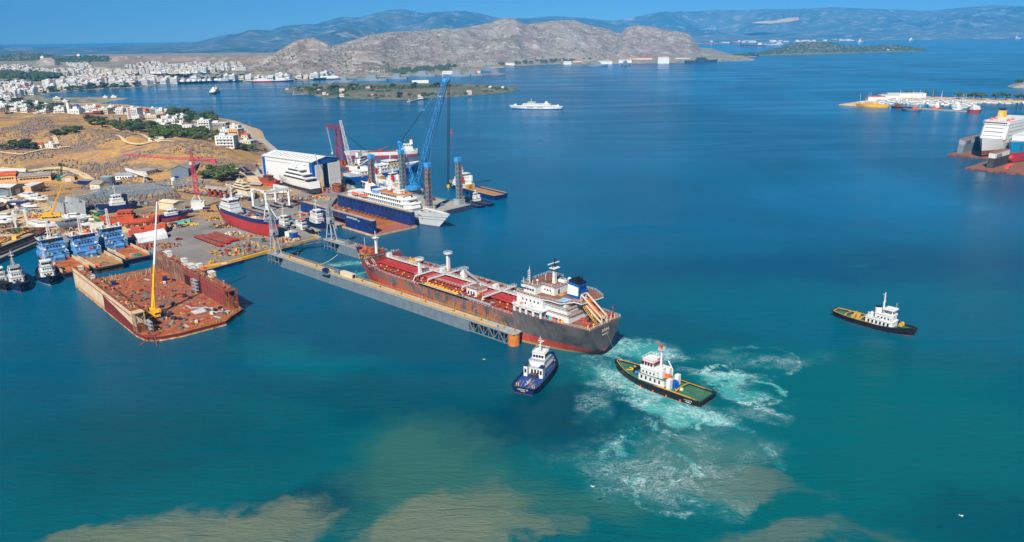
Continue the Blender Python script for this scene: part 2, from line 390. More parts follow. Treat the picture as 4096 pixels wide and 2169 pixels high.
def land_mats():
	m, g = newmat('dry_hillside')
	p = g.pos()
	n = g.noise(p, .012, 6, .6, .4); n2 = g.noise(g.map(p, (.55, 1, 1), rot=(0, 0, .4)), .06, 6, .65, .5); n3 = g.noise(p, .35, 4, .6)
	c = g.mix(g.step(n, .35, .62), L(172, 130, 64), L(144, 112, 78))
	c = g.mix(g.m('MULTIPLY', g.step(n3, .4, .7), .8), c, L(186, 150, 94))
	c = g.mix(g.m('MULTIPLY', g.step(n2, .46, .6), .85), c, L(112, 100, 94))
	c = g.mix(g.step(g.noise(p, .02, 4, .6, .8), .64, .72), c, L(196, 170, 126))
	c = g.mix(g.m('MULTIPLY', g.step(g.noise(p, .03, 5, .7, .2), .62, .7), .6), c, L(96, 100, 52))
	z = g('ShaderNodeSeparateXYZ', {0: p}).outputs[2]
	c = g.mix(g.step(z, 3.3, 2.4), c, g.mix(n3, L(196, 172, 136), L(150, 124, 94)))
	g.out(g.bsdf(c, .95, 0, .1, g.bump(n3, .5, 1.5)))
	m, g = newmat('town_ground')
	p = g.pos(); n = g.noise(p, .01, 6, .65); n3 = g.noise(p, .05, 5, .65)
	c = g.mix(g.step(n3, .4, .6), L(148, 138, 122), L(92, 98, 70))
	c = g.mix(g.step(n, .52, .62), c, L(168, 148, 122))
	g.out(g.bsdf(c, .95, 0, .1))
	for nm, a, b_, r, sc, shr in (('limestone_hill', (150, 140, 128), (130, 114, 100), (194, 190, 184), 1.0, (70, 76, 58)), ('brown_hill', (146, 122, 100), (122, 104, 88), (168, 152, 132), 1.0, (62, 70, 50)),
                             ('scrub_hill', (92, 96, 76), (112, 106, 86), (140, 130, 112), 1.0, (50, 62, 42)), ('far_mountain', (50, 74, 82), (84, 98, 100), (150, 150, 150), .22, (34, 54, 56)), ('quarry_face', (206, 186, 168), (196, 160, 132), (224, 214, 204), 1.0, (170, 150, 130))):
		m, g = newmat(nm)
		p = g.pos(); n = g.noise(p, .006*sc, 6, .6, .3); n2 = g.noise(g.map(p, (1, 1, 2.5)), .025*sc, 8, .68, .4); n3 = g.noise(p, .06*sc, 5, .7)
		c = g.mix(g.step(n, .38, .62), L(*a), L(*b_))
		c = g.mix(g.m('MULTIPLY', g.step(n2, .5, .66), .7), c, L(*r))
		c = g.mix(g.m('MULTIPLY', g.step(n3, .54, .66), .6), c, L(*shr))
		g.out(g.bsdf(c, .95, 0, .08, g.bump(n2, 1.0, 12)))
land_mats()
ngx = np.arange(-760, -60, 4.5); ngy = np.arange(440, 1640, 4.5)
grid('terrain', ngx, ngy, 'dry_hillside', ground, 0.0, 1.6)
grid('terrain', np.concatenate([np.arange(-4200, -760, 60), np.arange(-760, 3200, 36)]), np.arange(1637, 6200, 36), 'town_ground', ground, -.15)
grid('terrain', np.arange(-1600, -750, 12), np.arange(440, 1660, 12), 'dry_hillside', ground, -.1)
# ---------------------------------------------------------------- hills and mountains
def interp(pts, x):
	xs = [p[0] for p in pts]; return float(np.interp(x, xs, [p[1] for p in pts]))
RIDGES = {}
def ridge(name, top, base, Y, back, mat, nc=120, nr=26, rough=.12, gully=.5, pw=.85, seed=0.0, fs=1.0):
	"""solid hill: crest seen along `top` at distance Y (number or px-list), foot on the plain seen along `base`"""
	x0, x1 = top[0][0], top[-1][0]
	rows = [[] for _ in range(nr+9)]
	for i in range(nc):
		px = x0+(x1-x0)*i/(nc-1)
		yy = Y if not hasattr(Y, '__len__') else interp(Y, px)
		c = PY(px, interp(top, px), yy); f = P(px, interp(base, px))
		if f.y > c.y-60 or f.y < 0: f = Vector((c.x*(c.y-60)/c.y, c.y-60, 0))
		f.z = -2
		e = c+Vector((0, back, 0)); e.z = -2
		for j in range(nr+9):
			if j <= nr:
				t = j/nr; q = f.lerp(c, t); hz = c.z*(t**pw)
			else:
				t = 1-(j-nr)/8; q = e.lerp(c, t); hz = c.z*t
			s = fs/max(200.0, abs(c.y))*6
			n = mn.fractal(Vector((q.x*s*1.5+seed, q.y*s*.6, seed)), 1, 2, 6)
			n2 = mn.ridged_multi_fractal(Vector((q.x*s+seed, q.y*s*.35, 3+seed)), 1, 2.1, 5, 1, 2)-1.2
			a = max(0, 1-t)*t*4 if j <= nr else t*(1-t)*4
			hz += c.z*(n2*gully*.35*a + n*rough*a) + n*c.z*.02*t
			rows[j].append((q.x, q.y, max(-2, hz)))
	b = MB().sheet(rows)
	RIDGES[name+str(len(RIDGES))] = rows[:nr+1]
	b.obj(name, [mat], smooth=60, kind='structure')
	return rows[:nr+1]
FM = [(-200, 197), (0, 187), (180, 190), (400, 186), (600, 178), (740, 172), (800, 164), (880, 145), (910, 138), (950, 134), (1000, 122), (1040, 119), (1080, 122), (1130, 104), (1180, 100), (1270, 96), (1330, 78), (1370, 68), (1440, 68), (1480, 58), (1540, 42), (1605, 34), (1660, 44), (1690, 52), (1770, 46), (1850, 44), (1920, 54), (1970, 66), (2060, 78), (2200, 66), (2260, 68), (2340, 72), (2420, 82), (2500, 86), (2600, 84)]
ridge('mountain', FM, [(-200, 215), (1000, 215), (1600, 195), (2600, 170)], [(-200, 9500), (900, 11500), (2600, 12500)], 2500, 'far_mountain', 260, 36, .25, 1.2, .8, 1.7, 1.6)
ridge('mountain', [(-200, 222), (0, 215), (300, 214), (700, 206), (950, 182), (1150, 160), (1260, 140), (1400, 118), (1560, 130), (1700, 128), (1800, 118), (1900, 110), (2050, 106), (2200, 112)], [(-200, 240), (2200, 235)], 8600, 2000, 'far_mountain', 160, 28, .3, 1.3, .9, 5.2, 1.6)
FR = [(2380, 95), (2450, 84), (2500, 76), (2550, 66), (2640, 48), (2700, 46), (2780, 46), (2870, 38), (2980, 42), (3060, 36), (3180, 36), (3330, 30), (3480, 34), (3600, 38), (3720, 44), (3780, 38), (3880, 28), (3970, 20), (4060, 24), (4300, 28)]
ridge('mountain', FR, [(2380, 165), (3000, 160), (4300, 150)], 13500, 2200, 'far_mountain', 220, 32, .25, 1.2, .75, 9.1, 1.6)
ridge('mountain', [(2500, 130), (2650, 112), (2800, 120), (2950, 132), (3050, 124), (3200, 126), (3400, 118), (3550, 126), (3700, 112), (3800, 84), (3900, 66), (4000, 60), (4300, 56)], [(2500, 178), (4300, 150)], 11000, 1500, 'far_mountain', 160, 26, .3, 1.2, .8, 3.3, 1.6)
hA = ridge('hill', [(-150, 235), (0, 218), (60, 212), (110, 210), (170, 214), (220, 222), (300, 245)], [(-150, 275), (300, 268)], 4700, 900, 'scrub_hill', 60, 20, .1, .35, .8, 2.2)
ridge('hill', [(100, 285), (120, 274), (150, 246), (165, 233), (200, 231), (215, 236), (235, 262), (255, 285)], [(100, 287), (255, 287)], 3300, 120, 'limestone_hill', 50, 20, .06, .2, .9, 4.4, 2)
hB = ridge('hill', [(200, 250), (240, 234), (290, 226), (330, 222), (400, 224), (440, 226), (480, 240), (520, 262)], [(200, 268), (520, 272)], 3800, 500, 'scrub_hill', 60, 20, .1, .3, .8, 6.1)
ridge('hill', [(400, 240), (440, 226), (520, 224), (600, 224), (700, 226), (800, 226), (900, 228), (1000, 222), (1080, 222), (1200, 240)], [(400, 268), (800, 272), (1200, 285)], [(400, 3800), (800, 3700), (1200, 3300)], 600, 'brown_hill', 80, 20, .1, .3, .75, 7.7)
H1 = ridge('hill', [(930, 300), (1000, 268), (1080, 222), (1120, 200), (1165, 172), (1190, 158), (1215, 154), (1255, 152), (1275, 158), (1300, 172), (1330, 190), (1370, 206), (1430, 202), (1470, 206), (1500, 222), (1545, 250), (1570, 285), (1590, 300)], [(930, 312), (1060, 318), (1200, 316), (1420, 306), (1590, 302)], [(930, 2600), (1230, 3000), (1590, 2900)], 500, 'limestone_hill', 150, 34, .16, .55, .85, 1.1, 1.6)
H2 = ridge('hill', [(1220, 215), (1330, 186), (1400, 164), (1480, 140), (1560, 128), (1700, 122), (1780, 112), (1810, 118), (1900, 102), (1960, 90), (1990, 76), (2030, 70), (2060, 76), (2100, 96), (2150, 92), (2240, 82), (2300, 80), (2340, 96), (2420, 112), (2460, 128), (2490, 136), (2560, 150), (2650, 190), (2760, 232)], [(1220, 290), (1430, 300), (1700, 285), (1900, 270), (2200, 250), (2500, 246), (2760, 243)], [(1220, 3600), (1600, 4300), (2040, 4700), (2760, 5000)], 900, 'limestone_hill', 260, 44, .25, .95, .8, 8.3, 1.6)
H3 = ridge('hill', [(2440, 190), (2490, 126), (2510, 108), (2560, 102), (2620, 108), (2680, 124), (2730, 130), (2760, 140), (2780, 168), (2800, 196), (2860, 212), (2900, 224), (2930, 232)], [(2440, 248), (2930, 238)], [(2440, 4600), (2930, 4650)], 260, 'limestone_hill', 130, 34, .25, .9, .8, 11.3, 1.8)
H4 = ridge('islet', [(2925, 221), (2990, 214), (3060, 206), (3120, 190), (3180, 172), (3215, 166), (3260, 166), (3320, 170), (3380, 180), (3440, 186), (3520, 180), (3580, 180), (3640, 188), (3690, 198), (3706, 204)], [(2925, 227), (3000, 224), (3200, 219), (3400, 214), (3600, 208), (3706, 205)], [(2925, 4320), (3200, 4800), (3400, 4950), (3706, 4900)], 300, 'scrub_hill', 120, 24, .12, .3, .8, 6.6, 1.5)
# ---------------------------------------------------------------- paints
def mats():
	W = paint
	W('white', (206, 206, 202), .4, .05, .22, (150, 104, 60), dirt=.10)
	W('clean_white', (212, 212, 208), .4, .03, .06)
	W('cream', (206, 192, 162), .7, .08, .1, dirt=.15)
	W('ochre_wall', (212, 168, 118), .8, .06, .0, dirt=.12)
	W('concrete', (150, 146, 138), .9, .12, .12, dirt=.35)
	W('grey_steel', (104, 116, 124), .6, .12, .15, dirt=.15)
	W('light_grey', (150, 156, 160), .5, .1, .2, dirt=.15)
	W('dark_steel', (52, 54, 56), .6, .2, .3)
	W('black', (22, 23, 25), .5, .2)
	W('rubber', (20, 20, 21), .9, .25)
	W('navy', (16, 38, 92), .4, .15, .12, (110, 70, 50))
	W('dock_blue', (14, 44, 104), .5, .22, .22, (110, 74, 52), scale=.12, dirt=.25)
	W('royal_blue', (16, 80, 160), .4, .08, .08)
	W('crane_blue', (62, 146, 206), .45, .1, .1)
	W('sky_blue', (84, 146, 200), .5, .18, .45, (96, 70, 60), dirt=.2)
	W('rust', (142, 76, 42), .9, .3, .45, (96, 50, 28), scale=.18, dirt=.4)
	W('rust_dark', (92, 60, 44), .9, .3, .5, (60, 40, 30), scale=.2, dirt=.4)
	W('rust_orange', (168, 92, 38), .9, .25, .4, (120, 62, 30), scale=.12, dirt=.3)
	W('deck_red', (156, 66, 50), .7, .25, .4, (110, 66, 42), scale=.2, dirt=.15)
	W('oxide_red', (166, 48, 42), .6, .12, .15, (110, 50, 36))
	W('primer_orange', (186, 78, 38), .8, .15, .2)
	W('crane_red', (150, 26, 44), .5, .12, .12)
	W('pink_red', (196, 60, 84), .55, .1)
	W('bright_red', (200, 40, 32), .5, .05)
	W('orange', (226, 92, 40), .5, .06)
	W('yellow', (226, 168, 22), .5, .08, .12)
	W('dull_yellow', (196, 150, 50), .6, .12, .3, dirt=.15)
	W('green_deck', (44, 104, 78), .7, .14, .12, dirt=.2)
	W('green', (40, 112, 72), .7, .2)
	W('mint', (90, 176, 150), .6, .15, .2)
	W('teal_hull', (14, 132, 176), .45, .08, .1)
	W('deck_brown', (126, 82, 62), .8, .15, .2, dirt=.2)
	W('deck_blue', (26, 62, 128), .6, .12, .1, dirt=.15)
	W('wood_deck', (158, 118, 76), .85, .2, .25, (120, 70, 36), scale=.5, dirt=.3)
	W('timber', (192, 112, 40), .8, .15, .1)
	W('tile_roof', (188, 82, 42), .85, .15, dirt=.15)
	W('orange_roof', (216, 112, 48), .8, .12, dirt=.12)
	W('roof_white', (200, 198, 192), .75, .08, dirt=.2)
	W('roof_grey', (140, 134, 122), .85, .12, .1, dirt=.2)
	W('sand_stone', (186, 160, 122), .95, .2, scale=.2, dirt=.2)
	W('asphalt', (128, 122, 117), .95, .12, .28, (128, 98, 78), scale=.035, dirt=.3)
	W('road', (172, 164, 152), .95, .08, dirt=.2)
	W('track', (198, 172, 130), .95, .1)
	W('naval_grey', (126, 138, 146), .5, .06, .08)
	W('naval_dark', (52, 66, 84), .5, .1)
	W('tarp', (206, 208, 210), .7, .06, dirt=.1)
	W('lime', (150, 170, 60), .7, .1)
	for i, c in enumerate(((200, 200, 198), (60, 62, 66), (26, 27, 30), (150, 152, 156), (150, 30, 30), (40, 60, 110))): W('car%d' % i, c, .3, .03, spec=.6)
	m, g = newmat('glass'); g.out(g.bsdf(L(22, 30, 38), .12, 0, .6))
	m, g = newmat('pool_water'); g.out(g.bsdf(L(110, 176, 214), .1, 0, .5))
	m, g = newmat('skin'); g.out(g.bsdf(L(190, 140, 110), .6))
	for nm, a, b in (('pine', (56, 80, 34), (100, 114, 48)), ('olive', (64, 76, 44), (104, 108, 62)), ('dark_tree', (42, 60, 34), (70, 84, 46)), ('dry_scrub', (104, 92, 86), (136, 122, 108))):
		m, g = newmat(nm)
		n = g.noise(g.pos(), .5, 4, .6)
		c = g.mix(g.step(n, .3, .7), L(*a), L(*b))
		g.out(g.bsdf(c, .8, 0, .15))
mats()
# ---------------------------------------------------------------- small shared meshes
CACHE = {}
def shared(key, fn):
	if key not in CACHE: CACHE[key] = fn()
	return CACHE[key]
def window_mesh(w, h, m='glass', d=.14): return shared(('win', w, h, m), lambda: MB().box((0, 0, 0), (w, d, h)).mesh('window', [m]))
def winrow(par, a, b, n, w, h, m='glass', name='window'):
	"""n windows in a row on the wall between a and b"""
	a, b = Vector(a), Vector(b); rz = math.atan2(b.y-a.y, b.x-a.x)
	for i in range(n): inst(window_mesh(w, h, m), name, par, a.lerp(b, (i+.5)/n), rz)
def text(par, s, size, loc, rot, m='clean_white', name='lettering', depth=.05, sx=1.0):
	cu = bpy.data.curves.new('t', 'FONT'); cu.body = s; cu.size = size; cu.extrude = depth; cu.align_x = 'CENTER'; cu.resolution_u = 2
	t = bpy.data.objects.new('t', cu); COL.objects.link(t)
	me = bpy.data.meshes.new_from_object(t); bpy.data.objects.remove(t)
	me.name = name; me.materials.clear(); me.materials.append(MATS[m])
	return inst(me, name, par, loc, rot=rot, sc=(sx, 1, 1))
# ---------------------------------------------------------------- hulls
class Hull:
	"""x runs stern to bow, y to port; built round z = 0 at the waterline"""
	def __init__(s, Lw, B, D, sheer=(0, 0), draft=1.0, sb=.7, pb=2.2, tr=.8, ss=.2, wsb=.5, wpb=1.8, wtr=.5, wss=.3, rake=3.0, srake=1.0, fe=.8, bul=1.0, rd=None):
		s.__dict__.update(locals()); s.rd = rd or (lambda q: 0.0)
	def taper(s, q, ss, tr, sb, pb, mn_=.012):
		v = 1.0
		if q < ss: v = tr+(1-tr)*math.sin(PI/2*q/ss)
		if q > sb: v = min(v, max(mn_, 1-((q-sb)/(1-sb))**pb))
		return v
	def top(s, q): return s.D+s.sheer[0]*max(0, 1-q/.35)**2+s.sheer[1]*max(0, (q-.5)/.5)**2+s.rd(q)
	def at(s, q, t, side, inset=0.0, z=None):
		"""t: 0 waterline .. 1 top of bulwark (z overrides)"""
		H = s.top(q)
		if z is not None: t = z/H
		fd = s.taper(q, s.ss, s.tr, s.sb, s.pb); fw = s.taper(q, s.wss, s.wtr, s.wsb, s.wpb)
		tt = max(0, min(1, t)); f = fw+(fd-fw)*tt**s.fe
		if t < 0: f *= 1+.5*t
		y = max(.02, s.B/2*f-inset)
		x = -s.Lw/2+s.Lw*q+s.rake*t*max(0, (q-.6)/.4)**1.5-s.srake*t*max(0, (.25-q)/.25)
		if t < 0: x += 0
		if inset: x += inset*(-1 if q > .97 else 1 if q < .03 else 0)
		return Vector((x, side*y, t*H))
	def qs(s, n=26):
		return [.5-.5*math.cos(PI*i/n)*(.6+.4*abs(math.cos(PI*i/n))) for i in range(n+1)]
	def shell(s, rows=(-.12, 0, .2, .4, .6, .8, 1.0), bands=None, n=26):
		b = MB(); Q = s.qs(n)
		for side in (-1, 1):
			g_ = [[s.at(q, t, side) for q in Q] for t in rows]
			if side > 0: g_ = [r[::-1] for r in g_]
			k0 = len(b.k); b.sheet(g_)
			if bands:
				for i in range(len(rows)-1):
					for j in range(len(Q)-1): b.k[k0+i*(len(Q)-1)+j] = bands[i]
		tr = [[s.at(0, t, sd) for sd in (1, -1)] for t in rows]
		k0 = len(b.k); b.sheet(tr)
		if bands:
			for i in range(len(rows)-1): b.k[k0+i] = bands[i]
		# inner face of the bulwark
		for side in (-1, 1):
			b.sheet([[s.at(q, 1, side) for q in Q], [s.at(q, 1, side, .18) for q in Q], [s.at(q, 0, side, .18, z=s.top(q)-s.bul) for q in Q]][::side], bands[-1] if bands else 0)
		b.sheet([[s.at(0, 1, -1), s.at(0, 1, 1)], [s.at(0, 1, -1, .18), s.at(0, 1, 1, .18)], [s.at(0, 0, -1, .18, z=s.top(0)-s.bul), s.at(0, 0, 1, .18, z=s.top(0)-s.bul)]], bands[-1] if bands else 0)
		return b
	def deck(s, n=26, drop=None, q0=0, q1=1):
		drop = s.bul if drop is None else drop
		Q = [q for q in s.qs(n) if q0 <= q <= q1]
		e = [[s.at(q, 0, sd, .1, z=s.top(q)-drop) for q in Q] for sd in (-1, 0, 1)]
		for i, q in enumerate(Q): e[1][i] = (e[0][i]+e[2][i])/2+Vector((0, 0, .05))
		return MB().sheet(e)
	def edge(s, side, q0=0, q1=1, n=20, t=1.0, inset=0.0): return [s.at(q0+(q1-q0)*i/n, t, side, inset) for i in range(n+1)]
def tyres(par, h, side, qa, qb, n, t=.7, R=.75, mat='rubber', name='tyre_fender'):
	me = shared(('tyre', R, mat), lambda: MB().torus((0, 0, 0), (0, 1, 0), R*.68, R*.32, 0, 10, 5).mesh('tyre_fender', [mat], 60))
	for i in range(n):
		q = qa+(qb-qa)*i/max(1, n-1)
		p = h.at(q, t, side); d = h.at(min(1, q+.01), t, side)-h.at(max(0, q-.01), t, side)
		nrm = Vector((d.y, -d.x, 0)).normalized()*(.3*R)*(1 if side < 0 else -1)
		inst(me, name, par, p+nrm, math.atan2(d.y, d.x))
def house(par, x0, x1, w, z0, h, m='white', roof=None, name='deckhouse', fr=0.0, ar=0.0, ch=0.0, y=0.0, ov=.25, wb=None):
	"""deckhouse: chamfered front (at x1), raked front fr / aft ar, roof slab with overhang"""
	def outline(a0, a1, ww, o=0.0):
		c = ch+o*.4
		return [(a0-o, y-ww/2-o), (a1-c+o, y-ww/2-o), (a1+o, y-ww/2+c-o), (a1+o, y+ww/2-c+o), (a1-c+o, y+ww/2+o), (a0-o, y+ww/2+o)] if ch else [(a0-o, y-ww/2-o), (a1+o, y-ww/2-o), (a1+o, y+ww/2+o), (a0-o, y+ww/2+o)]
	o = MB().prism(outline(x0, x1, wb or w), z0, z0+h, top=outline(x0+ar, x1-fr, w)).obj(name, [m], par)
	if roof:
		MB().prism(outline(x0+ar, x1-fr, w, ov), z0+h, z0+h+.22, 0, 1).obj('roof', [m, roof], par)
	return o
def mast(par, x, y, z, h, r=.25, m='white', arms=((.55, 2.2), (.75, 1.6)), radar=True, name='mast', lean=0.0, legs=False):
	b = MB(); top = Vector((x+lean, y, z+h)); b.bar((x, y, z), top, r, 0, 6, r*.45)
	for f, l in arms:
		p = Vector((x, y, z)).lerp(top, f); b.bar(p+Vector((0, -l/2, 0)), p+Vector((0, l/2, 0)), r*.4); b.bar(p+Vector((-l*.3, 0, 0)), p+Vector((l*.3, 0, 0)), r*.4)
	if legs:
		for sy in (-1, 1): b.bar((x-h*.18, y+sy*h*.1, z), Vector((x, y, z)).lerp(top, .6), r*.6)
	o = b.obj(name, [m], par)
	if radar:
		p = Vector((x, y, z)).lerp(top, .62)+Vector((r+.5, 0, .2)); MB().box(p, (.3, 2.4, .25)).box(p-Vector((0, 0, .5)), (.5, .5, .5)).obj('radar', ['clean_white'], par)
	return o
def ship(name, label, cat, stern, bow, group=None, z=0.0):
	c, rz, ln = between(stern, bow)
	return thing(name, label, cat, (c.x, c.y, z), rz, group), ln
def person(loc, rz, shirt, label, arm=0.3):
	"""standing figure grown from a skinned skeleton"""
	bm_v = [(0, 0, .92), (0, 0, 1.15), (0, .0, 1.42), (0, .01, 1.53), (0, .02, 1.66), (.0, .02, 1.76), (-.09, 0, .9), (-.11, .02, .5), (-.11, 0, .09), (-.11, .14, .03), (.09, 0, .9), (.12, -.02, .5), (.13, -.05, .09), (.13, .08, .03),
			(-.19, 0, 1.38), (-.25, -.02, 1.12), (-.24, .12, .93+arm*.3), (-.24, .2, .9+arm*.35), (.19, 0, 1.38), (.26, -.02, 1.12), (.25, .1, .92), (.25, .15, .84)]
	e = [(0, 1), (1, 2), (2, 3), (3, 4), (4, 5), (0, 6), (6, 7), (7, 8), (8, 9), (0, 10), (10, 11), (11, 12), (12, 13), (2, 14), (14, 15), (15, 16), (16, 17), (2, 18), (18, 19), (19, 20), (20, 21)]
	rad = [.15, .15, .16, .06, .11, .09, .1, .075, .055, .045, .1, .075, .055, .045, .07, .05, .04, .035, .07, .05, .04, .035]
	key = ('person', shirt, arm)
	def build():
		me = bpy.data.meshes.new('person'); me.from_pydata(bm_v, e, [])
		o = bpy.data.objects.new('p', me); COL.objects.link(o)
		sk = o.modifiers.new('s', 'SKIN')
		for i, v in enumerate(me.skin_vertices[0].data):
			v.radius = (rad[i], rad[i]*(.75 if i < 3 else 1)); v.use_root = i == 0
		o.modifiers.new('u', 'SUBSURF').levels = 1
		dg = bpy.context.evaluated_depsgraph_get(); m2 = bpy.data.meshes.new_from_object(o.evaluated_get(dg)); bpy.data.objects.remove(o)
		for mm in ('navy', shirt, 'skin'): m2.materials.append(MATS[mm])
		for p in m2.polygons:
			z_ = p.center.z; x_ = abs(p.center.x)
			p.material_index = 2 if z_ > 1.5 or (x_ > .18 and z_ < 1.0) else 1 if z_ > .95 else 0
		return m2
	o = inst(shared(key, build), 'person', None, loc, rz, label=label, cat='person')
	MB().ball((0, .02, 1.7), .125, 0, 8, 4, 1, 0.0).obj('hard_hat', ['yellow'], o)
	return o
	return o
# ---------------------------------------------------------------- tanker leaving the grey dock
def tanker():
	S0, ang = Vector((38.5, 290.6)), math.radians(136.6)
	T = thing('tanker', 'long rusty red and black oil tanker with white aft deckhouse gliding out of grey dock', 'tanker', (S0.x, S0.y, -3.0), ang)
	m, g = newmat('tanker_hull')
	o = g.obj(); sx = g('ShaderNodeSeparateXYZ', {0: o})
	x, z = sx.outputs[0], sx.outputs[2]
	st = g.noise(g.map(o, (1, 1, .22)), .55, 8, .68, .3); pa = g.noise(o, .10, 6, .65); fine = g.noise(o, 1.6, 5, .7)
	line = g.m('ADD', 6.6, g.m('MULTIPLY', x, .034)); zz = g.m('ADD', z, g.m('MULTIPLY', g.m('SUBTRACT', fine, .5), .5))
	blk = g.mix(g.step(pa, .35, .65), L(60, 59, 60), L(106, 102, 100)); blk = g.mix(g.m('MULTIPLY', g.step(st, .4, .6), .5), blk, L(104, 98, 96))
	red = g.mix(g.step(pa, .35, .68), L(172, 54, 44), L(196, 88, 68)); red = g.mix(g.m('MULTIPLY', g.step(st, .52, .66), .7), red, L(120, 44, 34))
	c = g.mix(g.step(g.m('SUBTRACT', zz, line), -.12, .12), red, blk)
	midk = g.m('MULTIPLY', g.step(x, 28, 60), g.step(x, 172, 130))
	flake = g.m('MULTIPLY', g.step(g.m('ADD', g.noise(o, .42, 8, .72, .5), g.m('MULTIPLY', pa, .6)), .83, .92), midk)
	c = g.mix(g.m('MULTIPLY', flake, .7), c, g.mix(fine, L(170, 78, 62), L(132, 74, 54)))
	band = g.m('MULTIPLY', g.m('MULTIPLY', g.step(g.m('ABSOLUTE', g.m('SUBTRACT', z, g.m('ADD', line, 1.5))), 6.5, 1.0), midk), g.step(x, 135, 80, .25, 1))
	run = g.m('MULTIPLY', g.step(g.m('ADD', st, g.m('MULTIPLY', pa, .5)), .72, .84), band)
	c = g.mix(g.m('MULTIPLY', run, .9), c, g.mix(fine, L(190, 104, 36), L(134, 66, 30)))
	c = g.mix(g.step(zz, 4.3, 3.8), c, L(176, 142, 74))
	g.out(g.bsdf(c, .62, 0, .3, g.bump(st, .12, .4)))
	ztop = lambda q: 17.5 if q < 40.3 else 15.0 if q < 150.7 else 18.3+max(0, (q-153)/10)**2*.7
	zlow = lambda q: -1.5 if q > 16 else -1.5+7.0*((16-q)/16)**1.5
	hd = lambda q: 10.8+2.7*math.sin(PI/2*min(1, q/30)) if q < 120 else 13.5*max(.02, 1-((q-120)/43)**2.6)
	hw = lambda q: .15 if q < 12 else 13.5*math.sin(PI/2*min(1, (q-11)/48)) if q < 105 else 13.5*max(.012, 1-((q-105)/58)**2.0)
	def at(q, z, side, ins=0.0):
		zt = ztop(q); t = max(0, min(1, (z-zlow(q))/(zt-zlow(q))))
		e = .55 if q < 60 else .8
		y = max(.05, hw(q)+(hd(q)-hw(q))*t**e-ins)
		return Vector((q+max(0, (q-125)/38)**2*11*max(0, z)/18.3, side*y, z))
	Q = [0, 2, 4, 7, 10, 13, 17, 22, 28, 34, 40.2, 40.4, 48, 60, 75, 90, 105, 115, 125, 132, 138, 143, 147, 150.6, 150.8, 153, 155.5, 157.5, 159.2, 160.6, 161.8, 162.5, 163]
	b = MB()
	for side in (-1, 1):
		rows = [[at(q, zlow(q)+(ztop(q)+(1.1 if q > 158 else 0)-zlow(q))*i/10, side) for q in Q] for i in range(11)]
		b.sheet([r[::side] for r in rows])
	b.sheet([[at(0, zlow(0)+(17.5-zlow(0))*i/10, s) for s in (1, -1)] for i in range(11)])
	b.obj('hull', ['tanker_hull'], T, smooth=40)
	for nm, a, e, mt in (('poop_deck', 0, 40.2, 'deck_brown'), ('main_deck', 40.4, 150.6, 'deck_red'), ('forecastle_deck', 150.8, 163, 'deck_red')):
		q_ = [q for q in Q if a <= q <= e]
		d = MB().sheet([[at(q, ztop(q), s*.999, .06) for q in q_] for s in (-1, 1)])
		if nm != 'main_deck':
			q0 = 40.3 if a == 0 else 150.7
			d.add([(q0+.05, -13.4, 15), (q0+.05, 13.4, 15), (q0+.05, 13.4, 17.5 if a == 0 else 18.3), (q0+.05, -13.4, 17.5 if a == 0 else 18.3)], [(0, 1, 2, 3)])
		d.obj(nm, [mt], T)
	# bulwark plating inside the bow
	bw = MB()
	for side in (-1, 1): bw.sheet([[at(q, ztop(q)-.1, side, .25) for q in Q if q > 157], [at(q, ztop(q)+1.1, side, .2) for q in Q if q > 157], [at(q, ztop(q)+1.12, side, -.05) for q in Q if q > 157]])
	bw.obj('bulwark', ['oxide_red'], T)
	# rails
	r = MB()
	for side in (-1, 1):
		for a, e in ((0, 40.2), (40.4, 150.6), (150.8, 157.5)):
			pts = [at(q, ztop(q), side, .2) for q in Q if a <= q <= e]; r.rail(pts, 1.2, 2.4, .055, 0, 2)
	r.rail([at(0, 17.5, s, .2)+Vector((.2, 0, 0)) for s in (-1, -.5, 0, .5, 1)], 1.2, 2, .055)
	r.rail([(150.9, y, 18.3) for y in (-12, -5, 5, 12)], 1.2, 2, .055)
	r.obj('railing', ['white'], T)
	# main deck structure
	gm = MB().box((0, 6.9, 15), (.28, 11.6, 1.05)).bar((0, 1.2, 16.1), (0, 12.6, 16.1), .14).mesh('deck_girder', ['deck_red'])
	for i in range(27):
		xx = 43.5+i*4.0
		if not 76 < xx < 102: inst(gm, 'deck_girder', T, (xx, 0, 0))
		inst(gm, 'deck_girder', T, (xx, 0, 0), rot=(0, 0, 0), sc=(1, -1, 1))
	tr = MB().box((96, 1.6, 16.4), (104, 3.4, .5)).box((96, 1.6, 15), (103, .4, 1.4))
	for yy in (4.4, 5.2, -1.3, -.4): tr.bar((46, yy, 16.6), (148, yy, 16.6), .28, 0, 6)
	tr.obj('pipe_trunk', ['oxide_red'], T)
	pp = MB(); rr = random.Random(3)
	for i in range(60):
		x0 = rr.uniform(44, 146); y0 = rr.choice((rr.uniform(4, 12), rr.uniform(-12, -4))); hh = rr.uniform(.5, 1.5)
		pp.bar((x0, y0, 15), (x0, y0, 16+hh), .22, 0, 6); pp.bar((x0, y0, 16+hh*.7), (x0+rr.uniform(-4, 4), y0, 16+hh*.7), .16, 0, 6)
	for k in range(9):
		xx = 79+k*2.5; pp.bar((xx, 5, 16.7), (xx, 10.4, 16.4), .34, 0, 6); pp.bar((xx, -5, 16.7), (xx, -10.4, 16.4), .34, 0, 6)
	pp.obj('deck_piping', ['deck_red'], T, kind='stuff')
	for k in range(9):
		MB().bar((79+k*2.5, 10.3, 16.4), (79+k*2.5, 11, 16.4), .5, 0, 8).obj('manifold_flange', ['yellow'], T)
	mp = MB().box((90, 11.8, 15.6), (24, 1.3, .3)); mp.obj('drip_tray', ['sand_stone'], T)
	MB().box((90, 11.0, 15.5), (24.5, .25, .7)).box((90, 12.6, 15.4), (24.5, .25, .5)).obj('manifold_beam', ['yellow'], T)
	hs = MB()
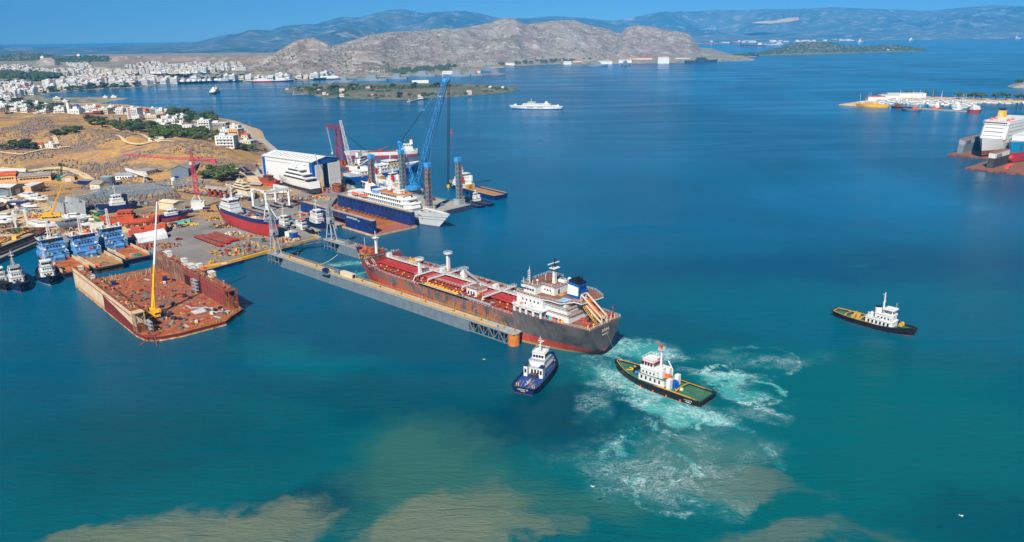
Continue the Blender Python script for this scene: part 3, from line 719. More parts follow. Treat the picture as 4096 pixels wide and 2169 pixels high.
	for k in range(3): hs.path([(68+k*1.2, 13.2, 15.4+k*.25), (104, 13.2, 15.4+k*.25)], .22, 0, 6)
	hs.obj('hose', ['black'], T)
	for xx, yy in ((144, 9.5), (128, 9), (103, 11.5), (74, 11.6), (56, 9.5), (120, -10), (60, -9)): MB().ball((xx, yy, 16), .7, 0, 8, 4).obj('blue_cover', ['sky_blue'], T)
	ym = MB().ball((0, 0, 0), .42, 0, 6, 4, 1.3, 0.0).mesh('vent_head', ['yellow'])
	for i in range(44):
		xx = 44+i*2.45
		inst(ym, 'vent_head', T, (xx, (10.6 if i % 2 else 7.5)*(1 if i % 3 else -1), 16.2+(i % 4)*.15))
	# fore-and-aft walkway
	wk = MB().box((95, -2.6, 17.4), (109, 1.7, .2), 0)
	for i in range(28): wk.bar((42+i*3.95, -2.6, 15), (42+i*3.95, -2.6, 17.4), .12)
	for yy in (-3.4, -1.8): wk.rail([(41, yy, 17.6), (150, yy, 17.6)], 1.15, 2.3, .055)
	for xx, y0, y1 in ((62, -12, 10), (80, -1.8, 6), (101.5, -12, 9), (111, -12, 9.5)):
		wk.box((xx, (y0+y1)/2, 17.4), (1.5, abs(y1-y0), .18))
		for dx in (-.7, .7): wk.rail([(xx+dx, y0, 17.6), (xx+dx, y1, 17.6)], 1.15, 2.2, .055)
		wk.bar((xx, y1, 17.5), (xx, y1+1.8, 15), .25).bar((xx, y0, 17.5), (xx, y0-1.6, 15), .25)
	wk.rail([(79, 6, 17), (100, 6, 17)], 1.2, 2, .06)
	for yy in (6.5, 10.5): wk.bar((150.6, yy, 18.3), (147, yy, 15.1), .12).bar((150.6, yy+1, 18.3), (147, yy+1, 15.1), .12)
	wk.obj('walkway', ['white'], T)
	for xx in (147.5, 104, 66): MB().box((xx, -2.6, 17.6), (2.2, 2.2, 2.3)).obj('shelter', ['white'], T)
	for xx, yy in ((112, 5.6), (109.5, -11.5)):
		p = MB().box((xx, yy, 15), (1.5, 1.5, 9.6), tx=.8, ty=.8).box((xx, yy, 24.6), (3.2, 3.2, .3)); p.rail([(xx-1.6, yy-1.6, 24.9), (xx+1.6, yy-1.6, 24.9), (xx+1.6, yy+1.6, 24.9), (xx-1.6, yy+1.6, 24.9)], 1.1, 1.6, .06, close=True)
		p.bar((xx+1.1, yy+.3, 15), (xx+1.1, yy+.3, 24.6), .06).bar((xx+1.1, yy-.3, 15), (xx+1.1, yy-.3, 24.6), .06)
		p.obj('light_post', ['clean_white'], T)
	MB().bar((133, -9, 17.0), (133, -9, 17.25), 4.2, 0, 20).bar((133, -9, 15), (133, -9, 17), .8, 0, 8).obj('winching_disc', ['dull_yellow'], T)
	# hose crane
	c_ = thing('hose_crane', None, None); c_.parent = T
	MB().bar((90, -4.5, 15), (90, -4.5, 18), 1.2, 0, 12).obj('pedestal', ['yellow'], c_)
	MB().box((90, -4.5, 18), (2.2, 2.2, 3.6), tx=.7).box((91.5, -4.5, 18.5), (1.4, 1.6, 1.6)).obj('slew_house', ['clean_white'], c_)
	bm = MB().bar((89.5, -4.5, 21.4), (72.5, 1.2, 20.2), .75, 0, 4, .35); bm.obj('jib', ['light_grey'], c_)
	rl = MB(); rl.rail([(88.5, -6, 21.7), (91.5, -6, 21.7), (91.5, -3, 21.7), (88.5, -3, 21.7)], 1.2, 1.5, .07, close=True); rl.obj('platform_rail', ['clean_white'], c_)
	# midship deckhouse under the jib
	house(T, 69, 76, 7, 15, 3.4, 'clean_white', 'deck_brown', 'deck_store', y=3.8)
	rl = MB().rail([(69.2, .4, 18.6), (75.8, .4, 18.6), (75.8, 7.2, 18.6), (69.2, 7.2, 18.6)], 1.2, 1.7, .06, close=True); rl.bar((72.5, 1.2, 18.4), (72.5, 1.2, 20.2), .35).bar((72.5, 1.2, 19.6), (74.5, 1.2, 18.4), .12).obj('store_rail', ['clean_white'], T)
	winrow(T, (75.5, 7.36, 15.4), (70, 7.36, 15.4), 3, .9, 1.9); MB().box((68.9, 5.3, 15.9), (.12, 2.2, 1.4)).obj('yellow_panel', ['yellow'], T)
	MB().box((63, 12.6, 15.9), (17, .9, .7)).obj('gangway', ['light_grey'], T)
	# forecastle gear
	for xx, yy in ((158, 4.5), (158, -4.5), (164, 3), (164, -3), (154.5, 7)):
		wn = MB()
		for dy in (-1.4, 0, 1.4): wn.bar((xx, yy+dy-.5, 19.5), (xx, yy+dy+.5, 19.5), .85, 0, 10)
		wn.box((xx, yy, 18.3), (1.6, 3.6, .9)).obj('mooring_winch', ['rust_orange'], T)
	for xx, yy in ((153, 9), (155, 11), (161, 7), (161, -7), (166, 2), (153, -9)): MB().bar((xx, yy-.7, 18.3), (xx, yy-.7, 19.4), .3, 0, 8).bar((xx, yy+.7, 18.3), (xx, yy+.7, 19.4), .3, 0, 8).obj('bollard', ['dull_yellow'], T)
	MB().box((168, 2.4, 18.6), (2.4, 2, 2)).obj('deck_locker', ['navy'], T)
	fm = MB().bar((157, -1, 18.3), (157, -1, 28), .75, 0, 8, .55).box((157, -1, 27), (2.6, 3.2, .25)).bar((157, -1, 28), (157, -1, 31), .2).bar((156.6, -2.3, 28.2), (156.6, .3, 28.2), .1)
	fm.bar((155.9, -.7, 18.3), (155.9, -.7, 27), .06).bar((155.9, -1.3, 18.3), (155.9, -1.3, 27), .06).bar((166, 0, 18.3), (166, 0, 26), .12, 0, 5); fm.obj('foremast', ['clean_white'], T)
	rl = MB().rail([at(q, ztop(q)+1.1, 1, .3) for q in Q if q > 160], .9, 1.5, .06); rl.obj('bow_rail', ['clean_white'], T)
	# ------------------------------------------------ accommodation
	A = T
	house(A, 11.5, 39, 20, 17.5, 3.0, 'clean_white', 'deck_brown', 'deckhouse', ch=1.5, ov=.4)
	house(A, 13, 38.5, 18.5, 20.6, 2.6, 'clean_white', 'deck_brown', 'deckhouse', ch=1.2, ov=.5)
	house(A, 14.5, 38.5, 17, 23.3, 2.2, 'clean_white', 'deck_brown', 'deckhouse', ch=1.0, ov=.3)
	MB().prism([(7, -8), (14, -12), (40, -12), (40, 11.6), (24.5, 11.6), (22, 10.6), (15.5, 10.6), (12.5, 5.2), (8.5, 5.2)], 25.3, 25.75, 0, 1).obj('boat_deck', ['clean_white', 'deck_brown'], A)
	# tall side blocks forward
	house(A, 24.5, 39.5, 3.2, 20.6, 4.7, 'clean_white', None, 'side_house', y=9.8)
	house(A, 24.5, 39.5, 3.2, 20.6, 4.7, 'clean_white', None, 'side_house', y=-9.8)
	house(A, 30.5, 38.5, 18.6, 25.7, 3.5, 'clean_white', 'deck_brown', 'wheelhouse', ch=1.2, fr=.3)
	house(A, 23.5, 30.5, 10, 25.7, 3.5, 'clean_white', 'deck_brown', 'chart_house')
	winrow(A, (38.3, 7.5, 27.1), (38.3, -7.5, 27.1), 9, 1.3, 1.15); winrow(A, (37.2, 9.28, 27.1), (31.2, 9.28, 27.1), 4, 1.1, 1.15)
	winrow(A, (29.5, 5.02, 27.2), (25, 5.02, 27.2), 3, .6, .8); winrow(A, (23.48, 3, 26), (23.48, 1, 26), 1, .9, 2.0)
	winrow(A, (37, 11.42, 23), (26, 11.42, 23), 5, .7, .9); winrow(A, (36, 11.42, 21.2), (30, 11.42, 21.2), 2, .7, .9)
	MB().box((35, 9.55, 28.1), (7, .25, 1.0)).obj('name_board', ['clean_white'], A); text(A, 'ARIN', 1.0, (35, 9.7, 28.25), (PI/2, 0, PI), 'light_grey', depth=.02)
	# port and starboard galleries
	for s in (1, -1):
		ga = MB()
		for xx in (24.3, 28.5, 32.5, 36, 39.4): ga.box((xx, s*13.1, 17.5), (1.1, .35, 3.0))
		ga.box((31.9, s*13.1, 19.7), (16.4, .35, .9)).box((31.9, s*11.6, 20.5), (17.4, 3.6, .3)).box((31.9, s*13.25, 20.7), (17.4, .3, .55))
		ga.obj('gallery', ['clean_white'], A)
		MB().rail([(24, s*13.2, 21.2), (40, s*13.2, 21.2)], .9, 2, .055).obj('gallery_rail', ['clean_white'], A)
		MB().ball((36.5, s*11.8, 21.4), 1.0, 0, 10, 4, .55).obj('life_raft', ['orange'], A)
		dv = MB().bar((30, s*12.2, 20.8), (33.5, s*11.8, 25), .16).bar((30, s*12.2, 20.8), (29.6, s*12.6, 22), .4); dv.obj('davit', ['clean_white'], A)
	for zz, pts in ((20.8, [(12, 10.7), (10.6, 9), (10.6, -9), (12, -10.7)]), (23.4, [(24, 10.7), (12.6, 10.7), (11.5, 9), (11.5, -9), (12.6, -10.7)]), (25.75, [(39.6, 11.4), (24.5, 11.4), (22, 10.4), (15.6, 10.4), (12.6, 5), (8.6, 5)]), (25.75, [(7.4, -8), (14, -11.8), (39.6, -11.8)]), (29.4, [(38.6, -9.3), (38.6, 9.3), (30.3, 9.3), (30.3, 5), (23.3, 5), (23.3, -5), (30.3, -5), (30.3, -9.3), (38.6, -9.3)])):
		MB().rail([(px, py, zz) for px, py in pts], 1.1, 1.9, .055).obj('deck_rail', ['clean_white'], A)
	MB().add([(19, 4.6, 25.8), (15.2, 4.6, 25.8), (15.2, 8.4, 25.8), (19, 8.4, 25.8)], [(0, 3, 2, 1)]).box((17.1, 4.5, 25.75), (4.2, .3, .25)).box((17.1, 8.5, 25.75), (4.2, .3, .25)).obj('swimming_pool', ['pool_water'], A)
	for i in range(3):
		for j in range(4): MB().box((21.2+i*.7, 3.2-j*.8, 25.8), (.45, .5, .12)).obj('deck_marking', ['yellow'], A)
	# funnel
	f = MB().prism([(13, -4.6), (19.4, -4.6), (19.4, 1.6), (13, 1.6)], 25.7, [31.8, 32.6, 32.6, 31.8], top=[(13.5, -4.0), (18.9, -4.0), (18.9, 1.0), (13.5, 1.0)]).obj('funnel', ['royal_blue'], A)
	MB().add([(13.35, 1.52, 27.0), (19.15, 1.52, 27.0), (18.98, 1.17, 31.2), (13.5, 1.17, 30.6)], [(0, 3, 2, 1)]).add([(13.35, 1.70, 27.0), (19.15, 1.70, 27.0), (18.98, 1.35, 31.2), (13.5, 1.35, 30.6)], [(0, 3, 2, 1)]).obj('funnel_panel', ['clean_white'], f)
	ft = MB().prism([(13.45, -4.05), (18.95, -4.05), (18.95, 1.05), (13.45, 1.05)], [31.75, 32.5, 32.5, 31.75], [32.4, 33.2, 33.2, 32.4])
	for px, py in ((15, -2), (16.5, -.5), (17, -2.6), (15.4, -.4)): ft.bar((px, py, 32), (px-.7, py, 34.3), .55, 0, 8)
	ft.obj('exhaust', ['black'], f); winrow(f, (12.98+.35, -3.6, 29.4), (12.98+.35, -.2, 29.4), 2, 1.2, 1.3, 'navy', 'louvre')
	# masts and domes
	mm = MB().box((27.6, 0, 29.2), (1.5, 1.5, 7.2), tx=.7, ty=.7).box((27.6, 0, 36.3), (3.0, 4.0, .3)).obj('radar_mast', ['clean_white'], A)
	MB().bar((27.6, -.8, 36.6), (27.6, -.8, 38.6), .2).bar((27.6, 0, 36.6), (27.6, 0, 40.6), .22).bar((27.6, -1, 39.2), (27.6, 1, 39.2), .1).bar((27.6, 1.2, 36.6), (27.6, 1.2, 38), .2).bar((27.6, -.7, 40), (27.6, .7, 40), .08).obj('signal_pole', ['black'], mm)
	MB().box((28.3, 1.2, 38.2), (.4, 4.6, .4)).box((27.2, -1.2, 38.6), (.35, 2.6, .35)).obj('radar_scanner', ['clean_white'], mm)
	st_ = MB()
	for px, py in ((24, 4), (24, -4), (32, 5), (32, -5)): st_.bar((27.6, 0, 36), (px, py, 29.4), .04, 0, 3)
	st_.obj('stay', ['dark_steel'], mm)
	pm = MB().box((36.5, 6.3, 29.2), (.5, .5, 6.4), tx=.6, ty=.6)
	for k in range(5): pm.box((36.5, 6.9, 30.6+k), (.5, .9, .3))
	pm.bar((36.5, 6.3, 35.5), (36.5, 6.3, 37), .06).obj('lamp_mast', ['clean_white'], A)
	for px, py, zb, rr_, hh in ((31.2, 7.2, 29.4, .55, 2), (20.5, -1.5, 25.7, .85, 6.2)): MB().bar((px, py, zb), (px, py, zb+hh), .14, 0, 5).ball((px, py, zb+hh+rr_*.6), rr_, 0, 10, 6).obj('satellite_dome', ['clean_white'], A)
	for px, py, hh in ((37.8, 8.8, 2.8), (33, 8.2, 2.4), (33.6, -1, 2.8), (25, -4, 2)): MB().bar((px, py, 29.4), (px, py, 29.4+hh), .12, 0, 5).obj('vent_pipe', ['clean_white'], A)
	MB().box((26, -3.4, 29.4), (4, 1.6, 1.0)).obj('deck_box', ['clean_white'], A)
	# poop deck gear
	for i, mt in enumerate(('navy', 'royal_blue', 'mint', 'mint', 'bright_red', 'bright_red', 'royal_blue', 'yellow', 'bright_red', 'yellow')): MB().bar((22.8-i*.95, 11.0, 17.5), (22.8-i*.95, 11.0, 18.9), .42, 0, 8).obj('drum', [mt], A)
	for xx, yy in ((7.5, 4.5), (7.5, -4), (4, 7.2), (3.6, -7.6)):
		wn = MB()
		for k in (-1.3, 0, 1.3): wn.bar((xx+k-.5, yy, 18.6), (xx+k+.5, yy, 18.6), .85, 0, 10)
		wn.box((xx, yy, 17.5), (3.6, 1.4, .9)).obj('mooring_winch', ['deck_red'], A)
	for xx, yy in ((1.5, 6), (1.5, -6), (9, 10), (9, -10), (2, 9.2), (2, -9.2), (5, -2)): MB().bar((xx, yy, 17.5), (xx, yy, 18.6), .3, 0, 8).ball((xx, yy, 18.6), .4).obj('bollard', ['yellow' if xx < 4 else 'deck_red'], A)
	MB().ball((6.5, 1.0, 17.6), 1.9, 0, 10, 4, .5, 0).obj('rope_pile', ['black'], A)
	sl = MB()
	for yy in (-1.8, 1.8):
		sl.bar((11.8, yy, 25.9), (.3, yy, 18.0), .38).bar((11.8, yy, 25.8), (11.4, yy, 28.2), .3).bar((11.4, yy, 28.2), (.8, yy, 20.6), .36).bar((.6, yy, 17.5), (.6, yy, 20.7), .35).bar((6, yy, 22), (5.2, yy, 17.5), .28)
	for a in ((11.4, 28.2), (.6, 20.6), (11.8, 25.9)): sl.bar((a[0], -1.8, a[1]), (a[0], 1.8, a[1]), .28)
	sl.obj('slipway', ['cream'], A)
	ls = MB()
	for i in range(13):
		t = i/12; p = Vector((11.6, 2.9, 25.6)).lerp(Vector((2.5, 2.9, 17.8)), t); ls.box(p, (.5, .9, .1))
	for yy in (2.4, 3.4): ls.bar((11.6, yy, 25.7), (2.5, yy, 17.9), .12).bar((11.6, yy, 26.7), (2.5, yy, 18.9), .06)
	ls.obj('ladder', ['dull_yellow'], A)
	lb = MB(); rows = []
	ax = Vector((11.2-2.2, 0, 26.2-19.8)); up = Vector((-ax.z, 0, ax.x)).normalized()
	for i in range(9):
		t = i/8; rr_ = 1.35*math.sin(PI*min(1, .12+t*.85))**.5; c0 = Vector((2.2, 0, 19.8))+ax*t
		rows.append([c0+Vector((0, 1, 0))*(rr_*math.cos(2*PI*k/10))+up*(rr_*.9*math.sin(2*PI*k/10)) for k in range(10)])
	lb.sheet(rows, 0, True); lb.f += [tuple(range(9, -1, -1)), tuple(range(80, 90))]; lb.k += [0, 0]
	lb.box((8.4, 0, 25.2), (1.6, 1.3, 1.2)); lb.obj('lifeboat', ['orange'], A, smooth=50)
	MB().bar((-.1, -3, 17.6), (-.9, -3, 22), .07).add([(-.4, -3, 19.6), (-.5, -3.6, 18.4), (-.7, -3.4, 20.6), (-.85, -3, 21.6)], [(0, 1, 2, 3)]).obj('flag_staff', ['clean_white'], A)
	MB().bar((3, -9.5, 17.5), (3, -9.5, 21.5), .25, 0, 6).ball((3.3, -9.5, 21.5), .4).obj('vent_pipe', ['deck_red'], A)
	text(A, 'ARIN', 1.9, (-.12, 0, 14.3), (PI/2, 0, -PI/2), 'cream', sx=1.1); text(A, 'MOLDOVA', .8, (-.12, 0, 12.9), (PI/2, 0, -PI/2), 'cream', sx=1.1)
	# rudder and screw
	MB().prism([(2.2, -.35), (7.4, -.45), (7.4, .45), (2.2, .35)], -1.5, 4.2).obj('rudder', ['rust_orange'], A)
	MB().bar((10.5, 0, 1.2), (9.0, 0, 1.2), .9, 0, 10).obj('propeller_hub', ['dull_yellow'], A)
	pr = MB()
	for k in range(4): pr.prism([(9.2, .6), (9.5, .6), (9.9, 2.4), (9.4, 2.6)], .9, 1.3) if k == 0 else pr.bar((9.6, .4*math.cos(k*1.57), 1.2+.4*math.sin(k*1.57)), (9.7, 2.6*math.cos(k*1.57), 1.2+2.6*math.sin(k*1.57)), .5, 0, 5, .7)
	pr.obj('propeller', ['navy'], A)
	return T
TK = tanker()
# ---------------------------------------------------------------- grey floating dock round the tanker
def frame_of(a, b): d = (b-a).normalized(); return a, d, Vector((-d.y, d.x, 0))
def dock_grey():
	a, b = Vector((-147.9, 436.1, 0)), Vector((.5, 301.0, 0))
	d = (b-a).normalized(); ang = math.atan2(d.y, d.x); Ln = (b-a).length
	D = thing('floating_dock', 'long grey floating dock with low side walls and yellow rails under the rusty tanker', 'floating dock', (a.x, a.y, 0), ang)
	m = MATS['grey_steel']
	for nm, y0, y1, x1, lab in (('wing_wall', 0, 5, Ln-28, None), ('wing_wall', 40, 45, Ln-6, None)):
		MB().prism([(12, y0), (x1, y0), (x1, y1), (12, y1)], -2, 5.7, top=[(18, y0), (x1, y0), (x1, y1), (18, y1)]).obj(nm, ['grey_steel'], D)
		MB().box((Ln/2-(3 if y0 else 0), (y0+y1)/2, 5.72), (Ln-(6 if y0 else 0), 5.5, .35)).obj('walkway_deck', ['light_grey'], D)
		fr = MB()
		for xx in (.5, 4, 8, 12):
			for yy in (y0+.3, y1-.3): fr.bar((xx, yy, -1.5), (xx, yy, 5.7), .3)
		for yy in (y0+.3, y1-.3): fr.bar((.5, yy, 2), (12, yy, 2), .22).bar((.5, yy, 5), (12, yy, 1), .15)
		fr.obj('end_frame', ['grey_steel'], D)
		rl = MB()
		for yy in (y0-.2, y1+.2): rl.rail([(1, yy, 6.07), (Ln-9, yy, 6.07)], 1.1, 3.0, .07)
		rl.obj('railing', ['dull_yellow'], D)
		pl = MB().bar((18, y0+1.3, 6.35), (Ln-12, y0+1.3, 6.35), .2, 0, 5).bar((18, y0+3.6, 6.3), (Ln-20, y0+3.6, 6.3), .15, 0, 5); pl.obj('service_pipe', ['yellow' if y0 == 0 else 'grey_steel'], D)
	MB().box((Ln/2, 22.5, -6), (Ln-10, 35, 2)).obj('pontoon', ['grey_steel'], D)
	# open lattice at the seaward end of the near wall and its timber fender
	tr = MB(); n = 8; x0, x1 = Ln-28, Ln-3
	for yy in (.3, 4.7):
		tr.bar((x0, yy, 5.4), (x1, yy, 5.4), .35).bar((x0, yy, .6), (x1, yy, .6), .3)
		for i in range(n+1):
			xx = x0+(x1-x0)*i/n; tr.bar((xx, yy, -1), (xx, yy, 5.4), .2)
			if i < n: e = (x1-x0)/n; tr.bar((xx, yy, .6 if i % 2 else 5.4), (xx+e, yy, 5.4 if i % 2 else .6), .22)
	tr.obj('lattice', ['grey_steel'], D)
	MB().bar((Ln-2.4, 2.5, -1.5), (Ln-2.4, 2.5, 5.6), 2.7, 0, 16).obj('timber_fender', ['timber'], D)
	MB().bar((Ln-2.4, 2.5, 5.62), (Ln-2.4, 2.5, 6.1), 3.0, 0, 16).bar((Ln-2.4, 2.5, 6.1), (Ln-2.4, 2.5, 7.4), .5, 0, 8).obj('fender_cap', ['concrete'], D)
	# boxes, winches, lamps on the near wall
	bx = MB().box((0, 0, 0), (10.5, 2.6, 2.6)); o = bx.obj('site_cabin', ['cream'], None, smooth=None, label='long cream cabin on the near wall of the grey dock', cat='cabin')
	tp = D.location+d*78+Vector((-d.y, d.x, 0))*2.6; o.location = (tp.x, tp.y, 6.08); o.rotation_euler = (0, 0, ang)
	winrow(o, (5.3, -.8, .5), (5.3, .8, .5), 2, .7, 1.8)
	for xx, yy, sz, mt, lab in ((62, 1.8, (3.4, 2.4, 2.2), 'navy', 'dark blue winch box on a platform of the grey dock wall'), (69, 2.6, (4.2, 2.6, 1.8), 'grey_steel', 'low grey machinery box beside the cream cabin on the grey dock'), (23, 43, (4, 2.2, 2.4), 'grey_steel', 'grey machinery box on the far wall of the grey dock')):
		q = D.location+d*xx+Vector((-d.y, d.x, 0))*(yy if yy > 3 or mt != 'navy' else -.6)
		t = thing('machinery_box', lab, 'box', (q.x, q.y, 6.08), ang)
		MB().box((0, 0, 0), sz).obj('body', [mt], t); MB().box((0, 0, sz[2]), (sz[0]*.6, sz[1]*.6, .5)).obj('lid', [mt], t)
	MB().box((62, -1.2, 5.6), (7, 2.6, .3)).rail([(58.6, -2.4, 5.9), (65.4, -2.4, 5.9)], 1.1, 1.5, .06).obj('cantilever_platform', ['grey_steel'], D)
	lm = MB().bar((0, 0, 0), (0, 0, 3.6), .08).bar((0, 0, 3.6), (.9, .3, 3.9), .07).box((1, .3, 3.8), (.5, .3, .15)).mesh('dock_lamp', ['light_grey'])
	for i, xx in enumerate((26, 82, 112, 136, 158, 172, 185)):
		q = D.location+d*xx+Vector((-d.y, d.x, 0))*4.6; inst(lm, 'dock_lamp', None, (q.x, q.y, 6.08), ang, label='slim grey lamp post on the near wall of the grey dock', cat='lamp', group='lamp posts along the grey dock wall')
	cap = MB().bar((0, 0, 0), (0, 0, 1.0), .45, 0, 8).ball((0, 0, 1.0), .6, 0, 8, 4).mesh('capstan', ['dull_yellow'])
	for xx in (20, 48, 90, 105, 122, 140, 160, 178, 192):
		q = D.location+d*xx+Vector((-d.y, d.x, 0))*2.4; inst(cap, 'capstan', None, (q.x, q.y, 6.08), ang, label='yellow capstan on the walkway of the grey dock wall', cat='capstan', group='capstans along the grey dock')
	for xx, lab in ((169, 'dock worker in orange jacket near the lattice end of the grey dock'), (190, 'dock worker in dark jacket leaning at the rail by the timber fender')):
		q = D.location+d*xx+Vector((-d.y, d.x, 0))*1.2; person((q.x, q.y, 6.08), ang, 'orange' if xx < 180 else 'navy', lab)
	# two travelling jib cranes on the landward ends
	for (xx, yy, lab, hd_) in ((6, 2.5, 'grey lattice jib crane on the landward end of the near wall of the grey dock', 1.2), (6, 42.5, 'grey lattice jib crane on the far wall of the grey dock, beside the mooring basin', 1.0)):
		q = D.location+d*xx+Vector((-d.y, d.x, 0))*yy
		C = thing('dock_crane', lab, 'crane', (q.x, q.y, 6.08), ang, 'jib cranes of the grey dock')
		lg = MB()
		for sx in (-1, 1):
			for sy in (-1, 1): lg.bar((sx*3.0, sy*2.0, 0), (sx*1.3, sy*1.1, 11), .45)
			lg.bar((sx*2.4, -1.7, 4), (sx*2.4, 1.7, 4), .2)
		for sy in (-1, 1): lg.bar((-2.4, sy*1.7, 4), (2.4, sy*1.7, 4), .2)
		lg.box((0, 0, 10.8), (4, 3.4, .7)); lg.obj('portal', ['light_grey'], C)
		MB().box((.3, 0, 11.6), (4.4, 3.2, 3.2)).box((1.8, -1.6, 12), (1.8, 1.2, 1.8)).obj('machine_house', ['light_grey'], C)
		MB().box((2.72, -1.6, 12.6), (.1, 1.0, 1.0)).obj('window', ['glass'], C)
		MB().truss((-.2, 0, 14.5), (-.4, 0, 23), 3.0, 2.2, 5, .22).obj('mast', ['light_grey'], C)
		MB().truss((-1.0, 0, 17), (2.2*math.cos(hd_), -1.6*math.sin(hd_), 30 if yy < 10 else 34), 1.5, .6, 9, .12).bar((-.4, 0, 23), (2*math.cos(hd_), -1.4*math.sin(hd_), 28), .06, 0, 3).obj('jib', ['light_grey'], C)
		MB().bar((-1, 1.2, 14.6), (-1.0, .8, 22), .25).obj('ladder_cage', ['light_grey'], C)
	# truss gangway from the quay to the far wall
	p0 = P(1040, 1003, 2.6); gq = D.location+Vector((-d.y, d.x, 0))*40.5
	gw = MB(); e0, e1 = P(1128, 986, 3.2), Vector((gq.x, gq.y, 5.6))
	gw.truss(e0, e1, 1.8, 1.8, 12, .16, 0); gw.obj('gangway', ['grey_steel'], None, label='grey truss gangway from the yellow quay to the far wall of the grey dock', cat='gangway')
	rp = MB(); a1, a2 = P(1195, 1040, 5.8), P(1352, 1018, 5.8)
	pts = [a1.lerp(a2, i/12)-Vector((0, 0, 4.6*math.sin(PI*i/12))) for i in range(13)]
	rp.path(pts, .13, 0, 4).obj('mooring_rope', ['cream'], None, label='sagging pale mooring rope slung between the two walls of the grey dock', cat='rope')
	return D, a, d
GD, GA, GDIR = dock_grey()
